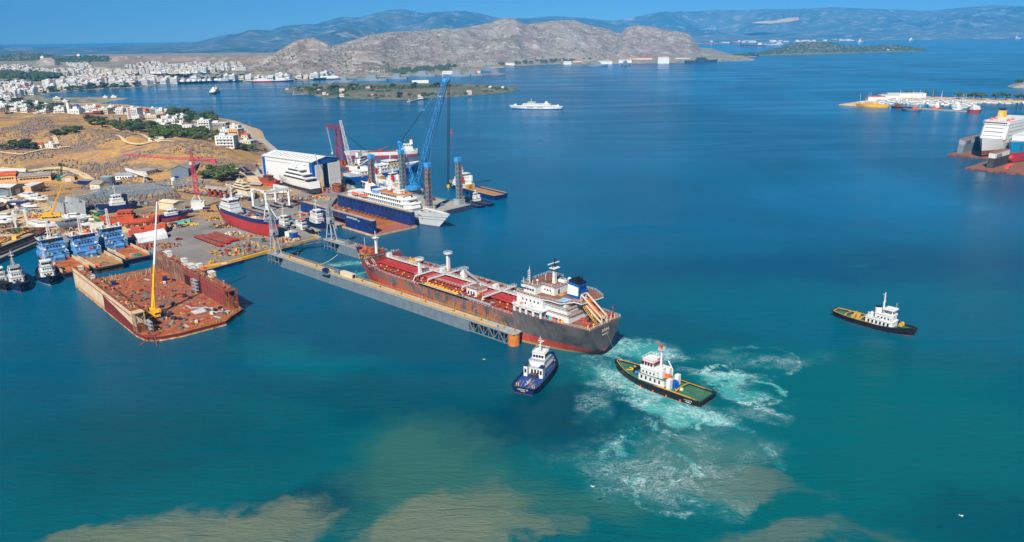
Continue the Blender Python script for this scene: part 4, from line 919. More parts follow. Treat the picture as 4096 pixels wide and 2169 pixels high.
# ---------------------------------------------------------------- rusty floating dock in the left foreground
def dock_rust():
	hd = Vector((.68, -.733, 0)).normalized(); nn = Vector((-hd.y, hd.x, 0))      # nn: towards the far (right) wall
	o = Vector((-171.8, 325.4, 0)); ang = math.atan2(hd.y, hd.x)
	D = thing('floating_dock', 'rusty brown floating dock with a peeling white outer wall, deck littered with gear', 'floating dock', o, ang)
	W = 39.0; X0 = -97
	m, g = newmat('peeling_wall')
	ob = g.obj(); sx = g('ShaderNodeSeparateXYZ', {0: ob}); x, z = sx.outputs[0], sx.outputs[2]
	n = g.noise(ob, .22, 8, .7, .3); st = g.noise(g.map(ob, (1, 1, .2)), .8, 7, .7)
	c = g.mix(g.step(n, .3, .6), L(214, 200, 176), L(196, 166, 130))
	c = g.mix(g.step(g.m('ADD', st, g.m('MULTIPLY', n, .5)), .86, .96), c, L(150, 92, 54))
	edge = g.m('ADD', z, g.m('MULTIPLY', g.m('SUBTRACT', n, .5), 5.0))
	c = g.mix(g.m('MULTIPLY', g.step(edge, 2.6, 1.4), .7), c, L(170, 106, 58))
	redk = g.m('MULTIPLY', g.step(g.m('ADD', x, g.m('MULTIPLY', n, 8)), -40, -38.5), g.step(g.m('ADD', z, g.m('MULTIPLY', x, .09)), 5.2, 4.8))
	stripe = g.step(g.m('SINE', g.m('MULTIPLY', z, 5.0)), -.3, .3)
	c = g.mix(redk, c, g.mix(stripe, L(128, 38, 34), L(84, 40, 34)))
	c = g.mix(g.step(z, .9, .5), c, g.mix(g.step(n, .4, .6), L(206, 178, 120), L(150, 96, 54)))
	g.out(g.bsdf(c, .85, 0, .2, g.bump(st, .15, .4)))
	m, g = newmat('inner_wall')
	ob = g.obj(); n = g.noise(ob, .13, 8, .7, .3); st = g.noise(g.map(ob, (1, 1, .12)), .6, 7, .7); xs = g('ShaderNodeSeparateXYZ', {0: ob}).outputs[0]
	c = g.mix(g.step(n, .35, .65), L(112, 78, 62), L(142, 98, 76))
	c = g.mix(g.m('MULTIPLY', g.step(st, .45, .6), .7), c, L(74, 62, 56))
	c = g.mix(g.step(g.m('ADD', st, g.m('MULTIPLY', n, .6)), .88, .95), c, L(170, 140, 116))
	c = g.mix(g.m('MULTIPLY', g.step(g.m('ADD', xs, g.m('MULTIPLY', n, 10)), -50, -46), .85), c, g.mix(g.step(n, .4, .6), L(146, 52, 44), L(112, 58, 48)))
	g.out(g.bsdf(c, .85, 0, .2, g.bump(st, .2, .5)))
	m, g = newmat('rust_deck')
	ob = g.obj(); n = g.noise(ob, .07, 8, .66, .4); n2 = g.noise(ob, .35, 7, .7, .5); n3 = g.noise(g.map(ob, (1, .5, 1)), .05, 4, .6, 1.0)
	c = g.mix(g.step(n, .35, .62), L(152, 76, 42), L(132, 82, 60)); c = g.mix(g.step(n2, .48, .66), c, L(178, 112, 66))
	c = g.mix(g.m('MULTIPLY', g.step(n3, .54, .62), .75), c, L(112, 84, 74)); c = g.mix(g.step(g.noise(ob, .12, 3, .5, .2), .66, .69), c, L(140, 44, 38))
	g.out(g.bsdf(c, .9, 0, .15, g.bump(n2, .3, .3)))
	MB().prism([(X0, -4.6), (4, -4.6), (13, -3.2), (17.5, 2), (19.5, 10), (19.5, 31), (15, W-3), (9, W+5.2), (-6, W+5.2), (X0, W+5.2)], -3, 2.2, 0, 1).obj('pontoon', ['peeling_wall', 'rust_deck'], D)
	MB().prism([(X0, -4.5), (1, -4.5), (1, -.0), (X0, -.0)], 2.2, 11.4, 0, 1).obj('wing_wall', ['peeling_wall', 'rust_deck'], D)
	w2 = MB().prism([(X0, W), (1, W), (1, W+4.6), (X0, W+4.6)], 2.2, 11.4, 0, 1); w2.obj('wing_wall', ['inner_wall', 'rust_deck'], D)
	led = MB().box((X0/2, W-.25, 8.6), (-X0, .55, .35)).box((X0/2, -4.65, 9.2), (-X0, .3, .25))
	for i in range(24): led.box((X0+4+i*4, W-.12, 2.3), (.3, .28, 6.2))
	led.obj('wall_stiffener', ['inner_wall'], D)
	MB().box((-48, W-.1, 2.3), (7, .3, 5.4)).obj('side_opening', ['black'], D)
	# end towers, stairs
	for y0 in (-2.3, W+2.3):
		t = MB()
		for xx in (1.8, 5.6):
			for yy in (y0-2, y0+2): t.bar((xx, yy, 2.2), (xx, yy, 11.8), .3)
		for yy in (y0-2, y0+2): t.bar((1.8, yy, 5.5), (5.6, yy, 9), .15).bar((1.8, yy, 9), (5.6, yy, 5.5), .15).bar((1.8, yy, 5.4), (5.6, yy, 5.4), .2)
		t.bar((5.6, y0-2, 6), (5.6, y0+2, 10), .15).bar((5.6, y0-2, 10), (5.6, y0+2, 6), .15).box((3.6, y0, 11.4), (4.6, 4.8, .35)); t.obj('end_tower', ['sand_stone' if y0 < 0 else 'rust'], D)
		s = MB()
		for i in range(8): s.box((6.4+i*.5, y0+1.2 if y0 < 0 else y0-1.6, 5.6-i*.42), (.5, 1.4, .12))
		s.box((3.7, y0, 2.2), (4.6, 4.4, 3.1)); s.obj('stair_block', ['rust'], D)
	# scaffold on the far wall
	for x0 in (-36, 4.5):
		sc = MB(); yb = W-1.6 if x0 < 0 else .8
		for i in range(4):
			for j in (0, 1.4): sc.bar((x0+i*2, yb+j-1, 2.2), (x0+i*2, yb+j-1, 9.5 if x0 < 0 else 7.5), .09)
		for k in range(4 if x0 < 0 else 3):
			for j in (0, 1.4): sc.bar((x0, yb+j-1, 3.8+k*1.8), (x0+6, yb+j-1, 3.8+k*1.8), .09)
			sc.box((x0+3, yb-.3, 3.7+k*1.8), (6, 1.2, .12))
		w_ = D.matrix_basis if False else None
		q = o+hd*0
		so_ = sc.obj('scaffold', ['light_grey'], None, label='tube scaffold tower against the red inner wall of the rusty dock' if x0 < 0 else 'tube scaffold beside the end tower of the near wall of the rusty dock', cat='scaffold')
		so_.location = o; so_.rotation_euler = (0, 0, ang)
	rl = MB()
	for yy, a_ in ((-4.3, X0), (-.3, X0), (W+.3, X0), (W+4.3, X0)): rl.rail([(a_+2, yy, 11.4), (0, yy, 11.4)], 1.0, 4.5, .06, bars=2)
	rl.obj('railing', ['rust'], D)
	# things standing about the deck and on the walls
	rr = random.Random(11); W_ = lambda lx, ly, z: o+hd*lx+nn*ly+Vector((0, 0, z))
	st = MB()
	for i in range(46): q = (X0+6+rr.uniform(0, 12)*(1 if i % 2 else .6), rr.uniform(6, 34), 2.2); st.bar(q, (q[0]+rr.uniform(-.4, .4), q[1]+rr.uniform(-.4, .4), 2.2+rr.uniform(1.2, 3.2)), .16)
	so_ = st.obj('keel_posts', ['sand_stone'], None, label='cluster of rusty upright posts at the landward end of the rusty dock deck', cat='posts', kind='stuff'); so_.location = o; so_.rotation_euler = (0, 0, ang)
	names = [('tool_container', 'navy', (2.6, 2.2, 2.2)), ('machine_crate', 'grey_steel', (1.6, 1.3, 1.2)), ('machine_crate', 'navy', (1.8, 1.4, 1.0)), ('steel_plate', 'oxide_red', (4.2, 2.6, .12)), ('pipe_bundle', 'light_grey', (5, 1.0, .35)), ('wooden_pallet', 'wood_deck', (2.2, 1.6, .3)), ('machine_crate', 'cream', (1.6, 1.4, 1.2)), ('compressor', 'dark_steel', (2.4, 1.6, 1.5))]
	spots = [(-78, 10, 0), (-66, 33, 0), (-62, 36, 2), (-60, 30.5, 6), (-55, 13, 1), (-50, 18, 1), (-58, 22, 3), (-44, 24, 3), (-40, 13, 1), (-36, 20, 5), (-30, 8, 3), (-26, 12, 3), (-30, 30, 7), (-25, 31, 2), (-22, 16, 2), (-21, 21, 7), (-18, 24, 5), (-15, 27, 3), (-17, 11, 2), (-14, 14, 1),
             (-9, 12, 2), (-8, 15, 7), (-6, 13, 2), (-4, 10, 1), (0, 14, 7), (2, 16, 2), (5, 17, 1), (3, 12, 4), (-5, 20, 5), (-3, 26, 4), (0, 30, 1), (2, 33, 2), (1, 36, 2), (6, 30, 6), (9, 24, 5), (12, 20, 6), (13, 15, 4), (14, 12, 1), (15, 23, 5), (10, 34, 1), (12, 30, 4), (8, 8, 1), (11, 5, 5), (-70, 20, 5), (-74, 26, 4), (-48, 6, 4), (-53, 4, 4), (-33, 35, 1), (-20, 36, 3), (-86, 15, 5)]
	labs = {'tool_container': 'dark blue open container', 'machine_crate': 'small machine crate', 'steel_plate': 'red primed steel plate', 'pipe_bundle': 'bundle of grey pipes', 'wooden_pallet': 'wooden pallet', 'compressor': 'dark compressor'}
	zone = lambda lx, ly: ('landward' if lx < -60 else 'middle' if lx < -28 else 'crane side' if lx < -8 else 'seaward')+(' near wall' if ly < 13 else ' far wall' if ly > 26 else ' centre')
	for lx, ly, k in spots:
		nm, mt, sz = names[k]; q = W_(lx, ly, 2.21)
		t = thing(nm, f'{labs[nm]}{" in grey" if mt == "grey_steel" else " in navy" if mt == "navy" and nm != "tool_container" else " in cream" if mt == "cream" else ""} on the {zone(lx, ly)} part of the rusty dock', nm.split('_')[-1], q, ang+rr.uniform(-.6, .6), 'loose gear on the rusty dock deck')
		if sz[2] < .5:
			b = MB()
			for i in range(5): b.bar((-sz[0]/2, -sz[1]/2+sz[1]*i/4, sz[2]/2), (sz[0]/2, -sz[1]/2+sz[1]*i/4, sz[2]/2), max(.06, sz[2]/2), 0, 5)
			(b if sz[2] > .2 else MB().box((0, 0, 0), sz)).obj('slats', [mt], t)
		else:
			MB().box((0, 0, .15), (sz[0], sz[1], sz[2]-.15)).obj('body', [mt], t); MB().box((0, -.5, 0), (sz[0]*.9, .2, .16)).box((0, .5, 0), (sz[0]*.9, .2, .16)).obj('skid', ['black'], t); MB().box((0, 0, sz[2]), (sz[0]*.96, sz[1]*.92, .08)).obj('lid', ['dark_steel' if mt != 'cream' else 'roof_white'], t)
	db = MB()
	for i in range(330):
		a_, b_ = (rr.uniform(X0+8, 17), rr.uniform(1, 37)) if i < 210 else (rr.uniform(X0+2, 0), rr.choice((-2.2, W+2.3))+rr.uniform(-1.9, 1.9)); z_ = 2.2 if i < 210 else 11.4
		if i % 4: db.box((a_, b_, z_), (rr.uniform(.3, 1.3), rr.uniform(.3, 1.1), rr.uniform(.15, .9)), rr.randrange(5), rr.uniform(0, 3))
		else: db.bar((a_, b_, z_+.15), (a_+rr.uniform(-2.5, 2.5), b_+rr.uniform(-1.4, 1.4), z_+.2), .12, rr.randrange(5))
	q = db.obj('deck_debris', ['rust_orange', 'dark_steel', 'rust_dark', 'grey_steel', 'sand_stone'], None, label='loose scrap and debris strewn over the rusty dock', cat='debris', kind='stuff'); q.location = o; q.rotation_euler = (0, 0, ang)
	# crumpled grey ducting
	for pts, lab in ((((-14, 25), (-8, 26), (-5, 31), (-1, 33), (2, 32)), 'long crumpled pale duct hose lying on the rusty dock deck'), (((3, 30), (6, 33), (8, 37), (9, 37.6)), 'bent pale duct hose beside the far wall of the rusty dock')):
		b = MB(); P3 = [Vector((a, c, 2.6)) for a, c in pts]
		fine = [P3[i].lerp(P3[i+1], t/6)+Vector((0, 0, .25*math.sin(t+i))) for i in range(len(P3)-1) for t in range(6)]
		b.path(fine, .45, 0, 7); q = b.obj('duct_hose', ['light_grey'], None, label=lab, cat='hose'); q.location = o; q.rotation_euler = (0, 0, ang)
	gr = MB()
	for i in range(9): gr.bar((-5+i*.0, 24+i*.7, 2.5), (1, 24+i*.7, 2.5), .18)
	q = gr.obj('grating_stack', ['tarp'], None, label='pale slatted grating laid flat on the rusty dock deck', cat='grating'); q.location = o; q.rotation_euler = (0, 0, ang)
	for lx, ly, lab, mt, s in ((-80, W+2.3, 'white control cabin nearest the land on the far wall of the rusty dock', 'clean_white', (4, 2.6, 3)), (-56, W+2.3, 'tall white switch cabinet halfway along the far wall of the rusty dock', 'clean_white', (3.4, 2.4, 3.6)), (-46, W+2.3, 'white ribbed cabinet block on the far wall of the rusty dock', 'clean_white', (5, 2.6, 2.6)), (-84, W+2.3, 'grey winch house at the landward end of the far wall of the rusty dock', 'light_grey', (2.4, 2.4, 2)), (-24, W+4.4, 'small white cabin with windows overhanging the far wall of the rusty dock', 'cream', (4.4, 2.6, 2.8)), (-88, -2.2, 'pale winch house at the landward end of the near wall of the rusty dock', 'cream', (2.4, 2.2, 1.8)), (-66, -2.2, 'white winch drum on the near wall of the rusty dock', 'clean_white', (1.8, 1.8, 1.6))):
		q = W_(lx, ly, 11.42); t = thing('cabin', lab, 'cabin', q, ang)
		MB().box((0, 0, 0), s).obj('body', [mt], t); MB().box((0, 0, s[2]), (s[0]+.3, s[1]+.3, .2)).obj('roof', ['roof_white'], t); winrow(t, (-s[0]/2, -s[1]/2-.02, 1.1), (s[0]/2, -s[1]/2-.02, 1.1), 3, .7, .8)
	bl = MB().bar((0, -.5, 0), (0, -.5, 1), .28, 0, 7).bar((0, .5, 0), (0, .5, 1), .28, 0, 7).box((0, 0, 0), (.9, 1.8, .2)).mesh('bollard', ['rust_orange'])
	for i in range(16):
		q = W_(X0+6+(i % 8)*12, -2.2 if i < 8 else W+1.2, 11.42); inst(bl, 'bollard', None, q, ang, label='rusty twin bollard on top of a wall of the rusty dock', cat='bollard', group='bollards on the rusty dock walls')
	hp = MB().bar((0, 0, 0), (0, 0, 1.7), .18, 0, 6).box((0, 0, 1.7), (.7, .7, .4)).mesh('vent_post', ['sand_stone'])
	for i in range(22):
		q = W_(X0+4+rr.uniform(0, 92), rr.choice((-3.4, -1.0, W+3.6, W+.8)), 11.42); inst(hp, 'vent_post', None, q, ang, label='stubby rusty vent post on top of a wall of the rusty dock', cat='vent', group='vent posts on the rusty dock walls')
	rs = MB().bar((0, -1.2, 0), (0, -1.2, 1.3), .13).bar((0, 1.2, 0), (0, 1.2, 1.3), .13).bar((0, 0, 0), (0, 0, 1.3), .13).bar((0, -1.2, 1.2), (0, 1.2, 1.2), .09).mesh('rail_stanchion', ['dull_yellow'])
	for lx, ly, a_ in ((18, 21, 0), (18.4, 24, 0), (18.5, 27, 0), (17.5, 31, .4), (15.6, 34, .7), (13, 37, .8), (10.5, 40, .9), (9, 42.6, 1.2), (17, 17, 0), (16, 18, 1.2)):
		q = W_(lx, ly, 2.2); inst(rs, 'rail_stanchion', None, q, ang+a_, label='short yellow railing section along the seaward edge of the rusty dock', cat='railing', group='yellow railing sections on the rusty dock edge')
	for a_, b_, lab in (((13, -1, 2.6), (17, -9, -.5), 'rusty mooring chain dropping from the near corner of the rusty dock'), ((15, 0, 2.6), (24, -2, -.5), 'rusty mooring chain leading seaward from the corner of the rusty dock')):
		c = MB(); A, B = Vector(a_), Vector(b_); c.path([A.lerp(B, i/10)-Vector((0, 0, .4*math.sin(PI*i/10))) for i in range(11)], .2, 0, 5); q = c.obj('mooring_chain', ['rust'], None, label=lab, cat='chain'); q.location = o; q.rotation_euler = (0, 0, ang)
	fr = MB().bar((10, -1.4, 2.2), (14, .4, 6), .16).bar((14.6, 2.6, 2.2), (14, .4, 6), .16).bar((14, .4, 6), (17, -3, 1.5), .1).box((14, -1.6, 1.9), (6, .5, .25)); q = fr.obj('fairlead_frame', ['rust'], None, label='rusty A shaped chain frame on the near corner of the rusty dock', cat='frame'); q.location = o; q.rotation_euler = (0, 0, ang)
	# yellow mobile crane with long white boom
	c = W_(-11.5, 9.0, 2.2)
	C = thing('mobile_crane', 'yellow mobile crane with a very long white telescopic boom on the rusty dock', 'crane', c, ang)
	MB().box((0, 0, .9), (9.5, 2.7, 1.0)).box((3.8, 0, 1.9), (1.9, 2.6, 1.2)).obj('carrier', ['yellow'], C)
	MB().box((4.78, 0, 2.3), (.1, 2.2, .7)).obj('windscreen', ['glass'], C)
	for xx in (-3.4, -1.8, 1.4, 3):
		for yy in (-1.2, 1.2): MB().bar((xx, yy-.3, .62), (xx, yy+.3, .62), .62, 0, 10).obj('wheel', ['rubber'], C)
	for xx in (-3.9, 2.4): MB().box((xx, 0, .7), (.5, 7, .35)).box((xx, 3.4, 0), (.7, .7, .8)).box((xx, -3.4, 0), (.7, .7, .8)).obj('outrigger', ['yellow'], C)
	up = thing('upper_body', None, None); up.parent = C
	MB().box((-.8, .2, 1.95), (5.2, 2.8, 1.9), tx=.85).box((1.8, 1.9, 2.0), (2.2, 1.1, 1.9)).obj('turntable', ['yellow'], up)
	MB().box((-3.2, 0, 2.1), (1.6, 3.0, 1.5)).obj('counterweight', ['black'], up)
	MB().box((2.0, 2.46, 2.8), (1.7, .1, .9)).obj('cab_window', ['glass'], up)
	base = C.matrix_basis.inverted() if False else None
	tipw = PY(628, 805, 352.0)
	R3 = Matrix.Rotation(-ang, 3, 'Z'); tip = R3 @ (tipw-c); b0 = Vector((-1.6, 0, 3.6)); ax = tip-b0
	MB().bar(b0, b0+ax*.42, .72, 0, 6, .62).bar(Vector((1.2, 0, 3.0)), b0+ax*.2, .3, 0, 6).obj('boom_base', ['yellow'], C)
	for k, (a_, e_, r_) in enumerate(((.41, .62, .56), (.62, .82, .46), (.82, 1, .38))): MB().bar(b0+ax*a_, b0+ax*e_, r_, 0, 8).obj('boom_section', ['clean_white'], C)
	hdp = b0+ax; MB().box(hdp, (1.2, .9, .9)).bar(hdp, hdp+Vector((1.8, .3, .6)), .25).obj('boom_head', ['rust_orange'], C)
	return D
RD = dock_rust()
# ---------------------------------------------------------------- blue floating dock with the rusty red deck
def dock_blue():
	o = Vector((-93.2, 491.9, 0)); ex = Vector((-.70, .714, 0)); ey = Vector((.714, .70, 0)); ang = math.atan2(ex.y, ex.x)
	# local: x inland along the dock, y NEGATIVE side is ey (right-handed frame) -> use -y for ey
	D = thing('floating_dock', 'dark blue floating dock with rusty orange deck and two wing walls beside the cruise ship', 'floating dock', o, ang)
	m, g = newmat('ochre_deck')
	ob = g.obj(); n = g.noise(ob, .06, 6, .65, .4); n2 = g.noise(ob, .4, 6, .7); xs = g('ShaderNodeSeparateXYZ', {0: ob}).outputs[0]
	c = g.mix(g.step(n, .35, .62), L(168, 100, 36), L(148, 84, 40)); c = g.mix(g.step(g.m('ADD', xs, g.m('MULTIPLY', n, 6)), 17, 14), c, L(150, 88, 76))
	c = g.mix(g.m('MULTIPLY', g.step(n2, .5, .7), .6), c, L(120, 74, 48)); g.out(g.bsdf(c, .9, 0, .15))
	Wd, Ln = 37, 104
	MB().box((Ln/2, -Wd/2, -2.5), (Ln, Wd, 3.7)).obj('pontoon_rim', ['sand_stone'], D)
	MB().box((Ln/2, -Wd/2, 1.2), (Ln-.4, Wd-.4, .3)).obj('pontoon_deck', ['ochre_deck'], D)
	MB().add([(20, -17, 1.51), (27, -17, 1.51), (27, -24, 1.51), (20, -24, 1.51)], [(0, 3, 2, 1)]).obj('deck_hatch', ['deck_brown'], D)
	w = MB()
	for a_, b_ in ((2, 35), (58, 96)): w.prism([(a_, -.3), (b_, -.3), (b_, -4), (a_, -4)][::-1], 1.5, 10.6)
	w.prism([(35, -.3), (58, -.3), (58, -4), (35, -4)][::-1], 7.0, 10.55); w.obj('wing_wall', ['dock_blue'], D)
	MB().prism([(2, -Wd+.3), (96, -Wd+.3), (96, -Wd+4.3), (2, -Wd+4.3)], 1.5, 11.0).obj('wing_wall', ['dock_blue'], D)
	rl = MB()
	for yy, z_ in ((-.5, 10.6), (-3.8, 10.6), (-Wd+.5, 11), (-Wd+4.1, 11)): rl.rail([(2, yy, z_), (96, yy, z_)], 1.0, 4, .06)
	rl.obj('railing', ['grey_steel'], D)
	MB().box((49, -2.1, 10.62), (94, 3.2, .1)).box((49, -Wd+2.3, 11.02), (94, 3.4, .1)).obj('wall_top', ['sand_stone'], D)
	fr = MB()
	for xx in (96.5, 101):
		for yy in (-.6, -3.8): fr.bar((xx, yy, 1), (xx, yy, 10.6), .25)
	fr.bar((96.5, -.6, 2), (101, -.6, 10), .15).bar((96.5, -3.8, 10), (101, -3.8, 2), .15).box((98.8, -2.2, 10.6), (5.5, 4.4, .3)).bar((98, -2.2, 10.9), (98, -2.2, 11.8), 1.2, 0, 10); fr.obj('end_frame', ['rust_dark'], D)
	text(D, 'SPANOPOULOS', 1.9, (26, -.22, 8.3), (PI/2, 0, PI), depth=.06); text(D, 'GROUP', .8, (17.5, -.22, 8.0), (PI/2, 0, PI), depth=.06); text(D, 'SPANOPOULOS', 1.3, (60, -.22, 8.6), (PI/2, 0, PI), depth=.06)
	me = shared(('tyre', 1.1, 'rubber'), lambda: MB().torus((0, 0, 0), (0, 1, 0), .75, .36, 0, 10, 5).mesh('tyre_fender', ['rubber'], 60))
	for i in range(18): inst(me, 'tyre_fender', D, (4+i*5.2, -Wd+4.5, 9.4), 0)
	for xx in (3.5, 6): inst(me, 'tyre_fender', D, (xx, -.1, 8), 0)
	kb = MB().box((0, 0, 0), (2.4, 1.2, 1.6)).mesh('keel_block', ['rust'])
	for i in range(12): inst(kb, 'keel_block', D, (30+i*5, -30.5, 1.5))
	for i in range(6): inst(kb, 'keel_block', D, (50+i*4, -7, 1.5))
	return D, o, ex, ey
BD, BO, BX, BY = dock_blue()
# ---------------------------------------------------------------- vessels
def put_hull(T, h, mats_, bands=None, deck='deck_blue', rows=(-.12, 0, .2, .4, .6, .8, 1.0), n=26, drop=None):
	h.shell(rows, bands, n).obj('hull', mats_, T, smooth=45)
	h.deck(n, drop).obj('deck', [deck], T)
def strake(T, h, mat='rubber', r=.35, t=.93, q0=0, q1=1, n=24, name='fender_strake'):
	b = MB()
	for s in (-1, 1): b.path(h.edge(s, q0, q1, n, t, -.1), r, 0, 6)
	b.bar(h.at(q0, t, -1, -.1), h.at(q0, t, 1, -.1), r, 0, 6)
	b.obj(name, [mat], T)
def coil(T, x, y, z, mat='cream', L_=6, name='tow_rope', seed=1):
	rr = random.Random(seed); b = MB(); pts = [Vector((x+L_*i/14+rr.uniform(-.3, .3), y+rr.uniform(-.9, .9)*math.sin(PI*i/14), z)) for i in range(15)]
	b.path(pts, .12, 0, 4).obj(name, [mat], T)
def winch(T, x, y, z, mat, r=.9, w=2.4, name='tow_winch'):
	b = MB().box((x, y, z), (r*2, w+.8, .7)).bar((x, y-w/2, z+1.1), (x, y+w/2, z+1.1), r*.7, 0, 10)
	for k in (-1, 1): b.bar((x, y+k*w/2-.1, z+1.1), (x, y+k*w/2+.1, z+1.1), r, 0, 10)
	b.obj(name, [mat], T)
def windows_round(T, x0, x1, w, z, h, n1, n2, n3, ww=None, fr=0.0):
	"""windows on the front, the two sides and the back of a wheelhouse"""
	winrow(T, (x1+.05, w/2-.3, z), (x1+.05, -w/2+.3, z), n1, (w-.6)/n1*.78, h); winrow(T, (x0-.05, -w/2+.3, z), (x0-.05, w/2-.3, z), n3, (w-.6)/n3*.75, h)
	for s in (1, -1): winrow(T, (x0+.3, s*(w/2+.05), z), (x1-.3, s*(w/2+.05), z), n2, (x1-x0-.6)/n2*.72, h)
# --- dark blue tug seen from its stern
def tug_blue():
	T, L_ = ship('tug', 'blue decked tugboat with white wheelhouse, stern towards us off the timber fender', 'tug', P(2092, 1578), P(2208, 1447), )
	h = Hull(31, 10.5, 2.9, (0, 1.4), tr=.86, ss=.12, sb=.55, pb=2.4, wsb=.4, wtr=.7, rake=1.6, srake=.6, bul=.9)
	put_hull(T, h, ['oxide_red', 'navy'], [0, 1, 1, 1, 1, 1], 'deck_blue', (-.12, .06, .2, .4, .6, .8, 1))
	strake(T, h, 'black', .3, .92); tyres(T, h, 1, .25, .97, 9, .6, .8); tyres(T, h, -1, .1, .97, 12, .6, .8)
	house(T, -3.2, 8.2, 7.2, 2.6, 2.5, 'clean_white', 'light_grey', ch=1.2); house(T, -1.5, 7.2, 6.2, 5.2, 2.3, 'clean_white', 'light_grey', ch=1.2)
	house(T, .3, 5.9, 5.2, 7.6, 2.4, 'clean_white', 'clean_white', 'wheelhouse', fr=.3, ar=.3, ch=.9); windows_round(T, .15, 5.9, 5.2, 8.5, 1.0, 5, 4, 4)
	for s in (1, -1):
		f = MB().box((-4.2, s*3.2, 2.4), (2.6, 1.5, 4.2)).obj('funnel', ['clean_white'], T); MB().box((-4.2, s*3.2, 6.6), (2.7, 1.6, .5)).obj('funnel_cap', ['navy'], f); winrow(f, (-5.55, s*3.2-.5, 4), (-5.55, s*3.2+.5, 4), 1, .8, 1.6, 'navy', 'door')
		MB().rail([(-3, s*3.5, 5.4), (8, s*3.5, 5.4)], 1, 1.5, .05).obj('railing', ['clean_white'], T)
	MB().rail([(.2, 2.6, 10.2), (6, 2.6, 10.2), (6, -2.6, 10.2), (.2, -2.6, 10.2)], .9, 1.4, .05, close=True).obj('railing', ['clean_white'], T)
	mast(T, 2.6, 0, 10, 6.5, .22, 'clean_white', ((.4, 2.2), (.6, 1.8), (.85, 1.4)), legs=True)
	winrow(T, (-3.28, -2, 3), (-3.28, 2, 3), 3, .8, 1.7); winch(T, -4.6, 0, 2.1, 'dark_steel'); winch(T, 10, 0, 3.0, 'dull_yellow')
	coil(T, -13, .6, 2.1, 'cream', 7); coil(T, -12.5, -1, 2.1, 'wood_deck', 6, seed=4); coil(T, -13, 3.6, 2.2, 'wood_deck', 4, seed=6)
	for x, y in ((-13.5, 3.2), (-13.5, -3.2), (11.5, 2.4), (11.5, -2.4), (9, 3.8), (9, -3.8)): MB().bar((x, y-.4, 2), (x, y-.4, 3.2), .2, 0, 6).bar((x, y+.4, 2), (x, y+.4, 3.2), .2, 0, 6).obj('bollard', ['yellow'], T)
	MB().bar((-15.2, -1, 2.2), (-10, -2.6, 2.15), .06).bar((-15.2, 1.5, 2.2), (-9, 2.4, 2.15), .06).obj('deck_line', ['cream'], T)
	text(T, 'VASTEM XII', .85, (-16.15, 0, 1.75), (PI/2, 0, -PI/2)); text(T, 'PIRAEUS', .5, (-16.1, 0, 1.15), (PI/2, 0, -PI/2))
	MB().bar((9, 1.4, 3.6), (9, 1.4, 6), .08).obj('light_pole', ['clean_white'], T)
	p = T.location+Vector((math.cos(T.rotation_euler.z), math.sin(T.rotation_euler.z), 0))*8.6; person((p.x, p.y, 3.2), T.rotation_euler.z+1, 'orange', 'deckhand in orange overalls on the bow deck of the blue tug')
tug_blue()
